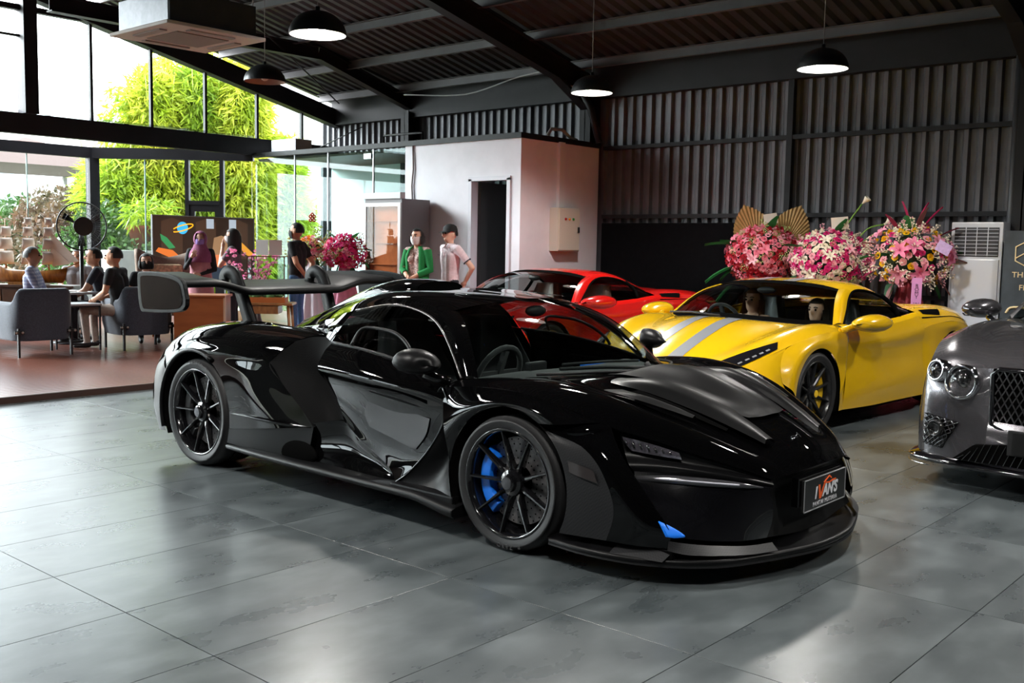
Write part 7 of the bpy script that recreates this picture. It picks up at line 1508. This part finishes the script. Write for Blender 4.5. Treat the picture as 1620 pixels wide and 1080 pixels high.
# ------------------------------------------------------------------ garden outside
def foliage(b, c, rad, n, ln, wd, seed, droop=.6):
    r = np.random.RandomState(seed); d = r.normal(size=(n, 3)); d /= np.linalg.norm(d, axis=1)[:, None]; q = np.array(c)+d*np.array(rad)*(r.rand(n, 1)**.35)
    dirs = r.normal(size=(n, 3))*.6; dirs[:, 2] -= droop; dirs += d*.5; dirs /= np.linalg.norm(dirs, axis=1)[:, None]; sd = np.cross(dirs, r.normal(size=(n, 3))); sd /= np.linalg.norm(sd, axis=1)[:, None]
    L_ = ln*(.6+.8*r.rand(n, 1)); W_ = wd*(.7+.6*r.rand(n, 1)); v = np.stack([q, q+dirs*L_*.4+sd*W_*.5, q+dirs*L_, q+dirs*L_*.4-sd*W_*.5], 1).reshape(-1, 3); m = len(b.v)
    b.v += [tuple(x) for x in v]; b.f += [(m+4*i, m+4*i+1, m+4*i+2, m+4*i+3) for i in range(n)]; b.sm += [False]*n
def plant(name, label, base, blobs, m_, stems=None, group=None, cat='plant', n=2500, ln=.28, wd=.05, seed=1, droop=.6):
    t = empty(name, base); tag(t, label, cat, group); b = B()
    for i, (c, rad, k) in enumerate(blobs): foliage(b, c, rad, int(n*k), ln, wd, seed*31+i, droop)
    me = bpy.data.meshes.new('foliage'); me.from_pydata(b.v, [], b.f); me.update(); o = link('foliage', me, m_, t); o['kind'] = 'stuff'
    for pts, rr in (stems or []): B().tube(pts, rr, 6).obj('stem', mat('bamboo_cane', '#8a9a3c', .5), t)
    return t
BAM = leafmat('bamboo_leaf', '#8ea422', '#d2d250', .55); BAM2 = leafmat('bamboo_leaf_deep', '#74942a', '#b8c840', .55); BUSH = leafmat('bush_leaf', '#274a20', '#4f6a30', .4); RBUSH = leafmat('reddish_bush_leaf', '#46422c', '#6a4e3e', .4)
for i, (px, D, top, lab) in enumerate(((185, 21.5, 118, 'sparse bamboo clump by the fan column'), (250, 22.0, 100, 'tall lime bamboo clump behind the terracotta pots'), (320, 22.4, 92, 'tall lime bamboo clump behind the garden door'), (385, 22.6, 88, 'tall lime bamboo clump left of the white tower'), (440, 23.5, 215, 'short bamboo clump seen through the office glass'))):
    b0 = at(px, 400, D=D); hz = at(px, top+(75 if i == 0 else 18), D=D).z+.27; rad = .8
    bl = [((0, 0, hz*.30), (rad*.8, rad*.8, hz*.25), .8), ((0, 0, hz*.58), (rad, rad, hz*.28), 1.3), ((.1, -.1, hz*.82), (rad*.8, rad*.8, hz*.20), .8), ((-.2, .3, hz*.95), (rad*.55, rad*.55, hz*.14), .25)]
    if i == 0: bl = bl[:2]+[((0, .3, hz*1.0), (rad*.6, rad*.7, hz*.22), .12)]
    st_ = [([(.25*math.cos(a), .25*math.sin(a), 0), (.4*math.cos(a), .4*math.sin(a), hz*.6), (.75*math.cos(a), .75*math.sin(a), hz*.97)], [.03, .025, .008]) for a in np.linspace(0, 5.5, 6)]
    plant('bamboo', lab, (b0.x, b0.y, -.27), bl, BAM if i % 2 else BAM2, st_, 'bamboo clumps along the garden', 'bamboo', 6500, .27, .042, 5+i)
for i, (px, D, top, m_, lab) in enumerate(((15, 24, 318, BUSH, 'dark green garden bush at the left picture edge'), (62, 23, 305, RBUSH, 'reddish garden bush behind the ship sails'), (112, 22, 300, RBUSH, 'reddish bush left of the glass wall column'), (150, 20.6, 330, BUSH, 'green bush behind the pedestal fan'), (195, 20.3, 372, BUSH, 'low green shrub below the terracotta pots'))):
    b0 = at(px, 400, D=D); hz = at(px, top, D=D).z+.27
    plant('garden_bush', lab, (b0.x, b0.y, -.27), [((0, 0, hz*.45), (1.1, 1.1, hz*.45), 1), ((.3, .2, hz*.75), (.8, .8, hz*.3), .8)], m_, [([(0, 0, 0), (0, 0, hz*.5)], .04)], 'garden bushes', 'bush', 2600, .13, .07, 21+i, .1)
TERR = mat('terracotta', '#7d3d24', .8, var=.12, scale=6)
for i, (px, lab) in enumerate(((222, 'big terracotta flowerpot on the garden wall'), (254, 'second terracotta flowerpot half hidden by the television'))):
    p_ = at(px, 395, D=20.0+i*.2); t = empty('flowerpot', (p_.x, p_.y, p_.z)); tag(t, lab, 'flowerpot', 'terracotta pots'); B().lathe([(0, 0), (.15, 0), (.21, .38), (.25, .38), (.25, .47), (.21, .47), (.19, .40), (0, .40)], 24).obj('pot', TERR, t); b = B(); foliage(b, (0, 0, .7), (.3, .3, .3), 260, .25, .04, 90+i); me = bpy.data.meshes.new('foliage'); me.from_pydata(b.v, [], b.f); o = link('foliage', me, BAM2, t); o['kind'] = 'stuff'
p_ = at(232, 396, D=20.1); gw_ = B().box(p_.x-.5, p_.x+.5, p_.y-1.0, p_.y+1.0, -.27, p_.z).obj('garden_plinth', mat('garden_concrete', (.4, .42, .40), .8, var=.15, scale=3)); tag(gw_, 'low grey garden plinth carrying the terracotta pots', 'plinth')
# neighbour buildings
t = empty('white_building', (-40, 13.5, -.27)); tag(t, 'white neighbouring house far beyond the garden', 'building')
B().box(-3, 3, -8, 8, 0, 5.4).obj('wall', mat('render_white', (.8, .8, .8), .8, var=.04), t)
for y in (-5, -2, 1, 4): f_ = B().box(3.0, 3.05, y, y+1.2, 2.8, 4.2).obj('window', mat('far_window_frame', (.5, .5, .52), .5), t); B().box(3.05, 3.06, y+.1, y+1.1, 2.9, 4.1).obj('pane', mat('far_glass', (.25, .3, .35), .1), f_)
p_ = at(40, 268, D=27); t = empty('gazebo', (p_.x, p_.y, -.27)); tag(t, 'brown hipped gazebo roof in the garden', 'gazebo'); hz = p_.z+.27
B().add([(-2.2, -2.2, hz), (2.2, -2.2, hz), (2.2, 2.2, hz), (-2.2, 2.2, hz), (0, 0, hz+.85)], [(0, 1, 4), (1, 2, 4), (2, 3, 4), (3, 0, 4), (3, 2, 1, 0)]).obj('roof', mat('brown_canvas', '#44302c', .8), t)
for x in (-2, 2):
    for y in (-2, 2): B().box(x-.05, x+.05, y-.05, y+.05, 0, hz).obj('post', mat('gazebo_post', (.2, .19, .18), .6), t)
p_ = at(462, 300, D=30); t = empty('white_tower', (p_.x, p_.y, -.27)); tag(t, 'pale concrete tower right of the bamboo', 'building'); B().box(-1.8, 1.8, -1.15, 2.6, 0, 9).obj('wall', mat('pale_concrete', (.72, .78, .80), .8, var=.06, scale=1), t)
for z in (3, 6): B().box(1.8, 1.83, -1.15, 2.6, z, z+.04).obj('joint', mat('joint_grey', (.5, .55, .56), .8), t)
t = empty('sky_block_terrace', (-6, -15, -.27)); tag(t, 'unseen dark shop row added across the street to block sky', 'building')  # unseen row added to cut sky light and darken flank reflections
B().box(-16, 16, -1, 0, 0, 7).obj('wall', mat('blocker_wall', (.10, .09, .085), .8, var=.3, scale=.5), t)
for k in range(8):
    f_ = B().box(-15+k*4, -12.4+k*4, 0, .06, .3, 2.6).obj('blocker_window', mat('blocker_frame', (.3, .28, .26), .5), t); B().box(-14.8+k*4, -12.6+k*4, .06, .08, .5, 2.5).obj('pane', mat('blocker_pane', (.55, .38, .25) if k % 2 else (.6, .62, .62), .3), f_)
B().box(-16, 16, 0, 1.6, 3.0, 3.2).obj('blocker_awning', mat('blocker_awning_dark', (.05, .05, .055), .7), t)
hg = plant('hedge', 'unseen green hedge added along the street to block sky', (-6, -9.5, -.27), [((x, 0, .7), (1.6, .6, .8), 1) for x in (-9, -6, -3, 0, 3, 6)], BUSH, None, None, 'hedge', 900, .14, .08, 77, .1)  # greenery added out of view to hold back sky beyond the glazing
